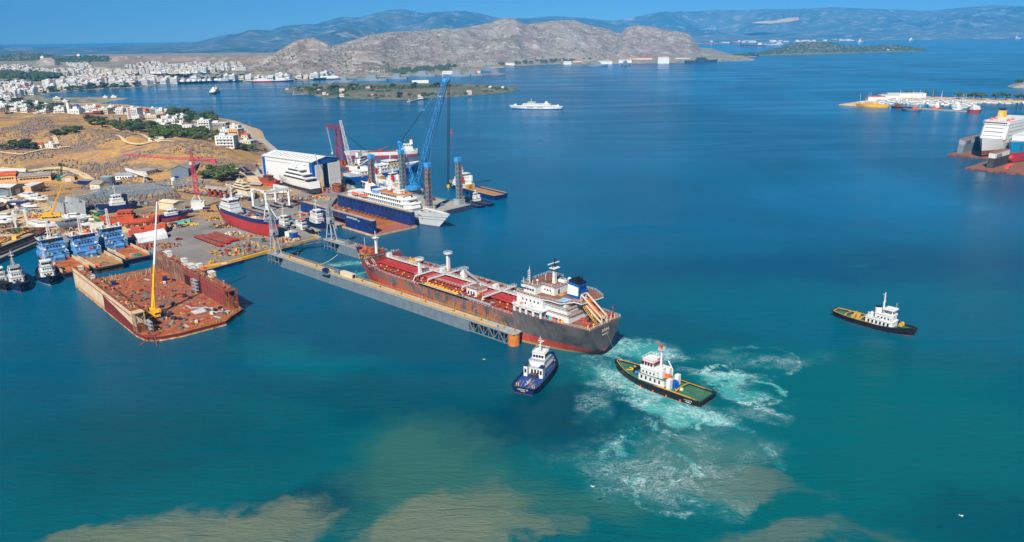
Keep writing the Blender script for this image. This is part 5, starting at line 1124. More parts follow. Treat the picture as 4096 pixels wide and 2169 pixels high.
# --- black hulled tug with green working deck amid the foam
def tug_leon():
	T, L_ = ship('tug', 'black hulled tugboat with green decks and tall white mast in churned foam', 'tug', P(2828, 1614), P(2478, 1490))
	h = Hull(L_, 11.5, 2.8, (0, 2.6), tr=.94, ss=.06, sb=.62, pb=2.3, wsb=.5, wtr=.8, rake=2.2, srake=.3, bul=.9)
	put_hull(T, h, ['oxide_red', 'black'], [0, 1, 1, 1, 1, 1], 'green_deck', (-.12, .08, .2, .4, .6, .8, 1))
	strake(T, h, 'rubber', .38, .9); tyres(T, h, 1, .90, .99, 5, .8, .9); tyres(T, h, -1, .90, .99, 5, .8, .9)
	q = L_
	house(T, -3.6, 8.8, 8, 2.4, 2.6, 'clean_white', 'green_deck', ch=1); house(T, -.2, 8.2, 7, 5, 2.5, 'clean_white', 'clean_white', ch=1)
	house(T, 2.0, 7.6, 6.2, 7.7, 2.7, 'clean_white', 'clean_white', 'wheelhouse', fr=.2, ar=.2, ch=1); windows_round(T, 2, 7.55, 6.2, 8.8, 1.1, 5, 4, 4)
	MB().prism([(1.8, -3.3), (7.1, -3.3), (7.95, -2.25), (7.95, 2.25), (7.1, 3.3), (1.8, 3.3)], 9.95, 10.38).obj('roof_band', ['bright_red'], T)
	MB().rail([(2, 3.1, 10.8), (7.4, 3.1, 10.8), (7.4, -3.1, 10.8), (2, -3.1, 10.8)], .9, 1.4, .06, close=True).obj('railing', ['clean_white'], T)
	mm = MB().bar((.6, 0, 7.5), (.6, 0, 17.5), .5, 0, 8, .35).box((.6, 0, 15.4), (1.8, 2.2, .2)).bar((.6, -1.2, 13), (.6, 1.2, 13), .12).box((1.4, 0, 12.2), (.4, 2.2, .25)).obj('mast', ['clean_white'], T)
	MB().bar((.2, .6, 15.6), (.2, .6, 17.8), .35, 0, 6).bar((.6, .6, 17.6), (2.6, .9, 18.3), .22).box((.6, .6, 15.6), (.9, .9, 1.3)).obj('fire_monitor', ['bright_red'], mm); MB().rail([(-.3, -1.1, 15.6), (1.5, -1.1, 15.6), (1.5, 1.1, 15.6), (-.3, 1.1, 15.6)], .9, 1, .05, close=True).obj('platform_rail', ['clean_white'], mm)
	MB().box((-1.4, 2.4, 5), (1.6, 1.6, 3.2)).box((-1.4, -2.4, 5), (1.6, 1.6, 3.2)).obj('funnel', ['clean_white'], T)
	MB().ball((-2.2, 0, 5.4), 1.7, 0, 10, 4, .5, -.6).obj('rescue_boat', ['orange'], T)
	MB().bar((-3.2, -2.2, 5), (-3.2, -2.2, 7.6), .3).bar((-3.2, -2.2, 7.6), (-.8, -2.8, 10.4), .22).obj('deck_crane', ['clean_white'], T)
	MB().box((-5.2, 2.9, 2.0), (1.6, 1.8, 4)).box((-5.2, -2.9, 2.0), (1.6, 1.8, 4)).obj('winch_house', ['clean_white'], T); winch(T, -5.4, 0, 1.9, 'royal_blue', 1.5, 2.6); winch(T, 11, 0, 3.0, 'black', 1.3); MB().ball((10.6, 1.6, 3.4), .9).obj('cable_drum', ['royal_blue'], T)
	for s in (1, -1):
		MB().path(h.edge(s, .04, .5, 12, 1.0, .3), .08).rail(h.edge(s, .1, .46, 8, 1.0, .7), .01, 3, .12).obj('cap_rail', ['yellow' if s > 0 else 'dull_yellow'], T)
		winrow(T, (-2.5, s*4.06, 3.4), (7.5, s*4.06, 3.4), 5, .7, 1.2); winrow(T, (.5, s*3.56, 5.8), (7, s*3.56, 5.8), 4, .6, .8)
		MB().path(h.edge(s, .78, .985, 10, 1.0, .25), .1).obj('cap_rail', ['yellow'], T)
	MB().box((13, 0, 3.55), (3.5, .5, .25)).box((13.5, 1.8, 3.6), (2.5, .4, .25), 0, .7).box((13.5, -1.8, 3.6), (2.5, .4, .25), 0, -.7).obj('bow_bitts', ['yellow'], T)
	MB().path([(-9, -4.9, 2.9), (-9, -2, 3.4), (-9, 2, 3.4), (-9, 4.9, 2.9)], .22).obj('tow_hoop', ['dull_yellow'], T)
	for x, y, r_ in ((-14.5, 1.8, 2.1), (-15, -2.4, 2.0)): MB().torus((x, y, 1.98), (0, 0, 1), r_, .06, 0, 24, 3).obj('deck_ring', ['deck_brown'], T)
	coil(T, -9.5, 1.5, 2.2, 'yellow', 3, 'buoy_line', 9); MB().ball((-9.2, .8, 2.4), .8).obj('marker_buoy', ['cream'], T)
	text(T, 'LEON', 1.3, h.at(.86, .62, 1, -.1), (PI/2, 0, PI-.38)); text(T, 'ΛΕΩΝ', 1.2, h.at(.12, .55, 1, -.12), (PI/2, 0, PI)); text(T, 'PIRAEUS', .6, h.at(.12, .25, 1, -.12), (PI/2, 0, PI))
	for px in (.2, .35, .5, .65): MB().box(h.at(px, .02, 1, -.05), (.5, .25, .9)).obj('hull_anode', ['orange'], T)
tug_leon()
# --- tug at right with yellow bulwarks
def tug_right():
	T, L_ = ship('tug', 'black tugboat with yellow bulwarks, low green aft deck and white house towards its bow', 'tug', P(3347, 1262), P(3652, 1345))
	h = Hull(L_, 9.5, 2.5, (.5, 2.0), tr=.6, ss=.3, sb=.66, pb=2.4, wsb=.5, wtr=.4, rake=1.4, srake=1.4, bul=1.0)
	put_hull(T, h, ['oxide_red', 'black'], [0, 1, 1, 1, 1, 1], 'green_deck', (-.12, .06, .2, .4, .6, .8, 1))
	strake(T, h, 'rubber', .3, .9); tyres(T, h, -1, .5, .99, 9, .55, .85); tyres(T, h, 1, .5, .99, 6, .6, .8)
	b = MB()
	for s in (1, -1): b.path(h.edge(s, .01, .52, 14, 1, .35), .2)
	b.bar(h.at(.012, 1, 1, .4), h.at(.012, 1, -1, .4), .3).obj('cap_rail', ['dull_yellow'], T)
	MB().path([(-12, -3.8, 2.6), (-12, -1.5, 3), (-12, 1.5, 3), (-12, 3.8, 2.6)], .4).path([(-5, -4, 2.4), (-5, -1.5, 2.9), (-5, 1.5, 2.9), (-5, 4, 2.4)], .35).obj('tow_beam', ['dull_yellow'], T)
	for x, y in ((-8, 2), (-9, -1.8), (-3.6, 1.4), (-6.5, -2.8), (-10, 3)): winch(T, x, y, 1.7, 'dull_yellow', .6, 1.0, 'capstan')
	house(T, -2.6, 9.2, 6.8, 1.8, 2.6, 'clean_white', 'clean_white', ch=.8); house(T, 1.2, 8.8, 5.8, 4.6, 2.7, 'clean_white', 'clean_white', ch=.8)
	house(T, 4.6, 8.6, 5.2, 7.5, 2.3, 'clean_white', 'clean_white', 'wheelhouse', fr=-.2, ar=0, ch=.7, ov=.4); windows_round(T, 4.6, 8.6, 5.2, 8.4, 1.0, 5, 4, 4)
	f = MB().bar((1.6, 0, 4.6), (1.1, 0, 9.6), 1.7, 0, 10, 1.35).obj('funnel', ['clean_white'], T); MB().bar((1.12, 0, 9.55), (1.1, 0, 9.9), 1.4, 0, 10).obj('funnel_cap', ['black'], f); text(f, 'L', 1.6, (1.4, -1.62, 6.9), (PI/2, 0, 0), 'bright_red')
	for s in (1, -1):
		MB().rail([(-2.5, s*3.3, 4.6), (4, s*3.3, 4.6)], 1, 1.4, .06).obj('railing', ['clean_white'], T); winrow(T, (-2, s*3.46, 2.5), (8.4, s*3.46, 2.5), 6, .8, 1.4); winrow(T, (2, s*2.96, 5.4), (8, s*2.96, 5.4), 4, .6, .8)
	MB().rail([(-2.5, -3.3, 4.6), (-2.5, 3.3, 4.6)], 1, 1.4, .06).obj('railing', ['clean_white'], T)
	mm = MB().bar((3.4, 0, 7.4), (3.4, 0, 17), .3, 0, 6, .15)
	for k in (-1, 1): mm.bar((3.4, k*.9, 9), (3.4, k*.3, 15), .1)
	mm.bar((3.4, -1.6, 12.4), (3.4, 1.6, 12.4), .14).bar((3.4, -1, 15), (3.4, 1, 15), .1).bar((2.4, 0, 16), (3.4, 0, 15.4), .12).obj('mast', ['clean_white'], T)
	MB().box((-1.6, 2, 4.6), (1.8, 1.4, 1.2)).bar((-2, -2, 4.6), (-2, -2, 6.6), .16).bar((-2.6, -2, 6.5), (-1.2, -2, 6.7), .1).obj('fire_monitor', ['clean_white'], T)
	MB().bar((8, 2.2, 9.9), (8, 2.2, 12.6), .06).bar((8, -2.2, 9.9), (8, -2.2, 12), .06).obj('aerial', ['clean_white'], T); winch(T, 12, 0, 3.2, 'dull_yellow', .8, 2)
	text(T, 'L', 1.7, (8.6, -2.98, 5.3), (PI/2, 0, 0), 'black')
tug_right()
for x, y, a_ in ((162, 2.5, .4), (163.5, 1.2, 2), (160.6, .8, 4), (155, 8, 1), (30, -8, 2)):
	q = TK.matrix_basis @ Vector((x, y, 18.3 if x > 100 else 17.5)); person(q, a_, 'navy' if y > 1 else 'orange', f'crew member in {"navy" if y > 1 else "orange"} overalls on the {"forecastle" if x > 100 else "poop"} of the rusty tanker')['group'] = 'crew on the tanker'
A_, B_ = TK.matrix_basis @ Vector((0, 1, 17.4)), P(2492, 1468, 4.5)
MB().path([A_.lerp(B_, i/8)-Vector((0, 0, 1.2*math.sin(PI*i/8))) for i in range(9)], .07, 0, 4).obj('tow_line', ['grey_steel'], None, label='thin tow line from the tanker stern to the bow of the green decked tug', cat='rope')
# --- smaller moored tugs
def tug_small(label, stern, bow, B=9.5, hull='navy', sup='clean_white', deck='dark_steel', house_at=-.1, k=1.0, bow_fender=True, mast_h=8, trim='clean_white', z=0.0, keel='oxide_red'):
	T, L_ = ship('tug', label, 'tug', stern, bow, None, z)
	h = Hull(L_, B, 2.6*k, (.2, 2.4*k), tr=.7, ss=.2, sb=.58, pb=2.2, wsb=.45, wtr=.5, rake=2, bul=.9)
	put_hull(T, h, [keel, hull], [0, 1, 1, 1, 1, 1], deck, (-.5 if z else -.12, .06, .2, .4, .6, .8, 1), 20)
	strake(T, h, 'black', .28, .92); tyres(T, h, 1, .3, .96, 6, .6, .75); tyres(T, h, -1, .3, .96, 6, .6, .75)
	x0 = house_at*L_; w = B*.66
	house(T, x0-4.5*k, x0+5*k, w, 2.1*k, 2.5*k, sup, 'light_grey', ch=.8); house(T, x0-2.5*k, x0+4.4*k, w*.86, 4.8*k, 2.2*k, sup, 'light_grey', ch=.8)
	house(T, x0-.8*k, x0+3.8*k, w*.72, 7.2*k, 2.2*k, sup, trim, 'wheelhouse', fr=.2, ch=.7); windows_round(T, x0-.8*k, x0+3.75*k, w*.72, 8.0*k, 1.0*k, 5, 3, 3)
	winrow(T, (x0+4.45*k, w*.3, 5.6*k), (x0+4.45*k, -w*.3, 5.6*k), 4, .6, .8); winrow(T, (x0+5.06*k, w*.3, 3*k), (x0+5.06*k, -w*.3, 3*k), 3, .7, .9)
	for s in (1, -1): winrow(T, (x0-4*k, s*(w/2+.06), 3*k), (x0+4*k, s*(w/2+.06), 3*k), 4, .7, .9)
	mast(T, x0, 0, 9.4*k, mast_h*k, .2, sup, ((.45, 2.4), (.7, 2.6), (.9, 1)), legs=True)
	MB().box((x0-3.6*k, w*.28, 4.6*k), (1.6*k, 1.3, 3.6*k)).box((x0-3.6*k, -w*.28, 4.6*k), (1.6*k, 1.3, 3.6*k)).obj('funnel', [sup], T)
	MB().rail([(x0-2.4*k, w*.42, 7*k), (x0+4.4*k, w*.42, 7*k), (x0+4.4*k, -w*.42, 7*k), (x0-2.4*k, -w*.42, 7*k)], .9, 1.6, .05, close=True).obj('railing', [sup], T)
	winch(T, x0+8*k, 0, h.top(.75)-.9, 'dark_steel', .8, 2)
	if bow_fender:
		q = h.at(.985, .6, 1); inst(shared(('tyre', 1.3, 'rubber'), lambda: MB().torus((0, 0, 0), (0, 1, 0), .9, .42, 0, 12, 6).mesh('tyre_fender', ['rubber'], 60)), 'tyre_fender', T, q+Vector((.3, 0, 0)), PI/2+.3)
	return T, h, L_
def dirpt(p, deg, ln): return p+Vector((math.cos(math.radians(deg))*ln, math.sin(math.radians(deg))*ln, 0))
b_ = P(87, 1170); tug_small('moored tug with white house, red trimmed funnels and lattice mast, bow towards us', dirpt(b_, 128, 36), b_, 11, house_at=-.02, k=1.15, trim='roof_grey')
b_ = P(203, 1142); tug_small('moored navy tug with clean white wheelhouse and pale waterline, second from the photo edge', dirpt(b_, 124, 33), b_, 11, house_at=0, k=1.15, keel='cream', mast_h=9)
b_ = P(28, 1164); tug_small('dark moored tug cut off by the left edge of the photo', dirpt(b_, 132, 30), b_, 9, house_at=-.1, hull='black')
# tugs in the small basin behind the grey dock
b_ = P(1312, 920); tug_small('white and navy harbour tug with red trimmed mast alongside the blue dock', dirpt(b_, 128, 30), b_, 10, house_at=-.08, k=1.25, mast_h=8)
b_ = P(1248, 942); tug_small('small white tug with red deck gear lying between basin pier and blue dock', dirpt(b_, 131, 24), b_, 8, house_at=-.12, k=.95, hull='black', trim='bright_red')
b_ = P(1176, 930); tug_small('white service tug squeezed between the beached coaster and the basin pier', dirpt(b_, 130, 26), b_, 8, house_at=-.1, k=1.0, hull='clean_white', trim='clean_white')
# --- three blue anchor handlers moored side by side
def ahts(label, stern, B, deck_mat, hullc, extra):
	d = Vector((.71, -.704, 0)); T, L_ = ship('supply_vessel', label, 'supply ship', stern, stern-d*62, 'blue supply ships moored stern out')
	h = Hull(62, B, 3.2, (.3, 3.5), tr=.95, ss=.08, sb=.68, pb=2.4, wsb=.55, wtr=.85, rake=3, srake=.6, bul=.3)
	put_hull(T, h, ['rust', hullc], [0, 1, 1, 1, 1, 1], deck_mat, (-.12, .1, .25, .4, .6, .8, 1))
	for s in (1, -1):
		b = MB(); pts = h.edge(s, .03, .52, 12, 1, .5)
		for i in range(12): b.box((pts[i]+pts[i+1])/2, (2.75, .3, 1.7))
		b.obj('crash_barrier', ['sand_stone'], T); MB().path([p+Vector((0, 0, 1.8)) for p in pts], .2).obj('cap_rail', ['cream'], T)
	strake(T, h, 'black', .3, .8)
	z = 3.0
	house(T, 4, 25, B-2.2, z, 3.0, 'sky_blue', 'sky_blue', ch=1.5); house(T, 6.5, 23, B-3, z+3.2, 2.8, 'sky_blue', 'sky_blue', ch=1.5); house(T, 9, 21.5, B-4, z+6.2, 2.8, 'sky_blue', 'sky_blue', ch=1.5)
	house(T, 10, 20, B-2.4, z+9.2, 2.9, 'sky_blue', 'cream', 'wheelhouse', fr=.4, ar=.4, ch=2.0, ov=.5); windows_round(T, 10.1, 19.8, B-2.6, z+10.2, 1.2, 8, 5, 9)
	winrow(T, (8.94, -4, z+7), (8.94, 4, z+7), 5, .9, 1); winrow(T, (3.94, -4, z+.4), (3.94, 3, z+.4), 2, 1.2, 2.0, 'navy', 'door')
	tm = MB().truss((14, 0, z+12.1), (14, 0, z+24), 1.5, .9, 9, .12).bar((14, -2, z+20), (14, 2, z+20), .1).bar((14, -1.6, z+17), (14, 1.6, z+17), .1).box((14.8, .5, z+15), (.4, 2.6, .3)); tm.obj('lattice_mast', ['clean_white'], T)
	for s in (1, -1):
		f = MB().bar((11.5, s*(B/2-2.3), z+6), (11.5, s*(B/2-2.3), z+14.6), .7, 0, 8).obj('funnel', ['clean_white' if extra else 'sky_blue'], T)
		MB().box((12.5, s*(B/2-2.6), z+12.2), (2.4, 1.6, .9)).obj('navy_locker', ['navy'], T)
		MB().bar((5, s*(B/2-3), z+3), (3, s*(B/2-2.6), z+6.2), .22).bar((3, s*(B/2-2.6), z+6.2), (.5, s*(B/2-2), z+5), .18).obj('deck_crane', ['cream' if s > 0 else 'clean_white'], T)
		MB().ball((7.5, s*(B/2-2.4), z+6.6), .9, 0, 8, 4, .7).obj('life_raft', ['clean_white'], T)
		MB().rail([(6.5, s*(B/2-1.6), z+6.1), (22, s*(B/2-1.6), z+6.1)], 1, 1.8, .06).rail([(10, s*(B/2-1), z+12.2), (20, s*(B/2-1), z+12.2)], 1, 1.8, .06).obj('railing', ['cream'], T)
	MB().box((1.5, 0, z), (4, 5.5, 2.6)).bar((0.6, -2.6, z+2.2), (.6, 2.6, z+2.2), 1.4, 0, 10).obj('tow_winch', ['sky_blue'], T)
	rr = random.Random(B*10)
	for i in range(20): MB().box((rr.uniform(4.5, 9), rr.uniform(-5, 5), z+3.05) if i < 9 else (rr.uniform(10.5, 19.5), rr.uniform(-5, 5), z+12.2) if i < 15 else (rr.uniform(-6, 3), rr.uniform(-5, 5), z), (rr.uniform(.5, 1.6), rr.uniform(.5, 1.5), rr.uniform(.5, 1.7))).obj('deck_gear', [rr.choice(['orange', 'light_grey', 'clean_white', 'dark_steel', 'bright_red'])], T)
	b = MB().bar((-30.6, -B/2+1.4, 3.0), (-30.6, B/2-1.4, 3.0), .55, 0, 8).obj('stern_roller', ['rust_dark'], T)
	return T, h
T1, h1 = ahts('rusty decked blue supply ship nearest the moored tugs, behind the dock wall', P(312, 1106), 15, 'rust_orange', 'dark_steel', False)
T2, h2 = ahts('blue supply ship with a circled letter and orange boat on its timber deck', P(444, 1086), 16, 'wood_deck', 'rust_dark', True)
T3, h3 = ahts('navy hulled blue supply ship with a green tarpaulin heap on its stern', P(558, 1052), 15, 'rust_orange', 'navy', True)
b = MB().torus((-22, 0, 3.1), (0, 0, 1), 2.3, .16, 0, 24, 3).obj('deck_circle', ['dark_steel'], T2); text(T2, 'W', 3.2, (-21.0, 0, 3.12), (0, 0, -PI/2), 'dark_steel', 'deck_letter', .02)
lb = MB().ball((0, 0, .5), 1, 0, 10, 5, .6, -.7).obj('rescue_boat', ['orange'], None, label='small orange rescue boat lying on the timber deck of the blue supply ship', cat='rescue boat')
q = T2.matrix_basis @ Vector((-24, 4.6, 3.1)); lb.location = q; lb.rotation_euler = (0, 0, T2.rotation_euler.z+.3); lb.scale = (2.6, 1.1, 1.2)
MB().ball((-25, -1.5, 2.8), 3.0, 0, 9, 4, .55, 0).obj('tarpaulin', ['green'], T3); MB().box((-24.5, 1.6, 2.9), (2, 1.6, 2)).obj('cargo_basket', ['light_grey'], T3)
# --- rusty hulk along the left shore
def hulk():
	T, L_ = ship('barge', 'long rust streaked hulk with yellow machinery along the left shore of the yard', 'barge', P(-60, 1052), P(178, 955))
	h = Hull(L_, 12, 6.0, (.5, 1.5), tr=.9, ss=.1, sb=.8, pb=2, wsb=.75, wtr=.7, rake=3, bul=1.0)
	put_hull(T, h, ['rust_orange', 'rust', 'light_grey'], [0, 0, 1, 1, 2, 1], 'rust_dark')
	MB().box((-4, 0, 5.1), (40, 6, 1.4)).obj('hatch_coaming', ['dark_steel'], T); MB().box((2, .5, 6.4), (30, 4.5, .2)).obj('hatch_cover', ['sand_stone'], T)
	for x in (-14, 4): MB().box((x, 1.4, 6.5), (4.5, 3, 2.2), tx=.8).bar((x+2, 1, 8), (x+6, -.5, 10), .4).obj('yellow_digger', ['yellow'], T)
hulk()
# --- navy barge with an excavator on sand
def barge():
	T, L_ = ship('barge', 'flat navy barge with tyre fenders, sand and an excavator beside the rusty dock', 'barge', P(792, 1090), P(955, 1045))
	MB().prism([(-L_/2, -6), (L_/2-1, -6), (L_/2, 0), (L_/2-1, 6), (-L_/2, 6)], -1, 2.0, 0, 1).obj('hull', ['navy', 'wood_deck'], T)
	me = shared(('tyre', .8, 'rubber'), lambda: MB().torus((0, 0, 0), (0, 1, 0), .55, .26, 0, 10, 5).mesh('tyre_fender', ['rubber'], 60))
	for x in (-10, -4, 3, 10): inst(me, 'tyre_fender', T, (x, -6.2, 1.2))
	MB().ball((3, 0, 2.0), 4.5, 0, 12, 4, .22, 0).obj('sand_heap', ['sand_stone'], T)
	ex = thing('excavator', 'yellow excavator working on the navy barge', 'excavator', T.matrix_basis @ Vector((-4, .5, 2.0)), T.rotation_euler.z)
	MB().box((0, 1, 0), (3.4, .6, .8)).box((0, -1, 0), (3.4, .6, .8)).obj('track', ['black'], ex); MB().box((-.3, 0, .9), (2.8, 2.4, 1.3)).box((.6, .7, 2.2), (1.2, 1, 1.1)).obj('cab', ['dull_yellow'], ex); MB().bar((1, -.2, 1.8), (3.4, -.2, 4.2), .3).bar((3.4, -.2, 4.2), (5, -.2, 2.2), .25).box((5.2, -.2, 1.2), (.9, 1, .9)).obj('arm', ['dull_yellow'], ex)
	MB().box((-11, 2, 2.0), (3, 3, 2.4)).obj('deck_cabin', ['clean_white'], T); MB().box((-11, -2.2, 2.0), (2, 2, 1)).obj('deck_box', ['orange'], T)
barge()
# --- cruise ship moored beyond the blue dock
def cruise():
	d = Vector((.70, -.714, 0)); bw = P(1756, 908); T, L_ = ship('cruise_ship', 'white cruise ship with two dark hull stripes and orange boats, bow past the blue dock', 'cruise ship', bw-d*112, bw)
	h = Hull(112, 16.5, 8.2, (0, 3.2), tr=.8, ss=.15, sb=.66, pb=2.0, wsb=.55, wpb=1.7, wtr=.6, rake=13, srake=1, bul=.9)
	put_hull(T, h, ['oxide_red', 'clean_white', 'naval_dark', 'clean_white', 'naval_dark', 'white'], [0, 1, 2, 3, 4, 5, 5], 'light_grey', (-.1, .04, .50, .53, .68, .71, .86, 1.0))
	z = 7.0
	house(T, -50, 30, 15.6, z, 2.6, 'clean_white', 'clean_white', ch=3); house(T, -47, 31, 15.6, z+2.8, 2.7, 'clean_white', 'clean_white', fr=1, ch=4, ov=.6)
	house(T, -28, 27, 14.4, z+5.7, 2.7, 'clean_white', 'clean_white', fr=1.2, ch=4, ov=.7); house(T, -6, 22, 13, z+8.6, 2.5, 'clean_white', 'timber', 'bridge', fr=1.2, ch=4, ov=.5)
	for y in (7.86, -7.86):
		winrow(T, (-46, y, z+.8), (28, y, z+.8), 30, .8, .9); winrow(T, (-40, y, z+3.6), (26, y, z+3.6), 24, 1.1, 1.2)
		winrow(T, (-26, y*.92, z+6.5), (22, y*.92, z+6.5), 18, 1.4, 1.3); winrow(T, (-4, y*.835, z+9.4), (16, y*.835, z+9.4), 9, 1.5, 1.2)
	winrow(T, (21.2, 3.4, z+9.5), (21.2, -3.4, z+9.5), 5, 1.2, 1.0)
	for s in (1, -1): winrow(T, (17.2, s*6.2, z+9.5), (21, s*3.0, z+9.5), 3, 1.2, 1.0); winrow(T, (22.8, s*6.6, z+6.5), (26.4, s*3.2, z+6.5), 3, 1.2, 1.1)
	winrow(T, (26.5, 3, z+6.5), (26.5, -3, z+6.5), 5, 1.1, 1.1)
	ph = shared('porthole', lambda: MB().bar((0, -.08, 0), (0, .08, 0), .32, 0, 8).mesh('porthole', ['glass']))
	for s in (1, -1):
		for i in range(14):
			p = h.at(.28+i*.042, .62, s, -.04); inst(ph, 'porthole', T, p, 0)
	f = MB().prism([(-30, -3.6), (-18, -3.6), (-18, 3.6), (-30, 3.6)], z+5.6, [z+15, z+12.6, z+12.6, z+15], top=[(-29, -2.4), (-22.5, -2.4), (-22.5, 2.4), (-29, 2.4)]).obj('funnel', ['clean_white'], T)
	MB().prism([(-22.4, -3.0), (-17.9, -3.4), (-17.9, 3.4), (-22.4, 3.0)], z+8.4, [z+12.4, z+8.6, z+8.6, z+12.4]).obj('funnel_slope', ['deck_blue'], f)
	for y in (-1.2, 0, 1.2): MB().bar((-26.5, y, z+14), (-27.2, y, z+17), .4, 0, 7).obj('exhaust', ['timber' if y else 'dark_steel'], f)
	MB().box((-14, 0, z+8.4), (7, 10, 2.6)).obj('pool_house', ['sky_blue'], T); MB().box((-14, 0, z+11), (7.4, 10.4, .2)).obj('pool_house_roof', ['clean_white'], T)
	MB().ball((1, -1.5, z+13.4), 1.9, 0, 12, 7).bar((1, -1.5, z+11), (1, -1.5, z+12), .5).obj('satellite_dome', ['clean_white'], T)
	house(T, 8, 15, 7, z+11.4, 2.0, 'clean_white', 'clean_white', 'mast_house', ch=1.5); mast(T, 11, 0, z+13.5, 8, .4, 'clean_white', ((.4, 5), (.7, 3)), legs=True)
	for s in (1, -1):
		for k in range(2):
			x = -36+k*11.5; b = MB(); rows = []
			for i in range(9):
				t = i/8; w_ = max(.1, math.sin(PI*t)**.45); rows.append([(x-5+10*t, s*8.1+1.4*w_*math.cos(a), z+5.6+1.3*w_*math.sin(a)) for a in (PI, 1.3*PI, 1.5*PI, 1.7*PI, 2*PI)])
			lb = b.sheet(rows).obj('lifeboat', ['clean_white'], T); MB().prism([(x-4.6, s*8.1-1.1), (x+4.6, s*8.1-1.1), (x+4.6, s*8.1+1.1), (x-4.6, s*8.1+1.1)], z+5.6, z+6.7, top=[(x-4, s*8.1-.6), (x+4, s*8.1-.6), (x+4, s*8.1+.6), (x-4, s*8.1+.6)]).obj('lifeboat_cover', ['orange'], lb)
			for e in (-4, 4): MB().bar((x+e, s*6.8, z+5.4), (x+e, s*7.2, z+8.4), .2).bar((x+e, s*7.2, z+8.4), (x+e, s*8.4, z+8), .2).obj('davit', ['clean_white'], T)
		MB().rail([(-46, s*7.6, z+5.6), (-28, s*7.6, z+5.6)], 1, 2, .06).rail(h.edge(s, .72, .97, 8, 1, .2), .8, 2, .05).obj('railing', ['clean_white'], T)
	for i in range(14): MB().box((2+i%5*3.4, -4+(i//5)*3.2, z+11.35), (1.2, .8, .5)).obj('deck_lounger', ['timber'], T)
	for i in range(10):
		rr = random.Random(i); MB().box((34+rr.uniform(0, 12), rr.uniform(-3.5, 3.5), z+1), (rr.uniform(.8, 2), rr.uniform(.8, 2), rr.uniform(.6, 1.4))).obj('foredeck_gear', ['cream' if i % 3 else 'rust'], T)
	MB().box(h.at(.86, .45, -1, -.05), (1.2, .12, 4.6), 0, -.4).obj('rust_streak', ['rust_orange'], T)
	MB().box((-49, 0, z+5.6), (3, 12, .3)).rail([(-50, -7, z+2.8), (-50, 7, z+2.8)], 1, 2, .06).obj('aft_platform', ['clean_white'], T)
	for s in (1, -1): text(T, 'OCEAN MAJESTY', 1.1, h.at(.82, .78, s, -.14), (PI/2, 0, 0 if s < 0 else PI), 'light_grey')
cruise()
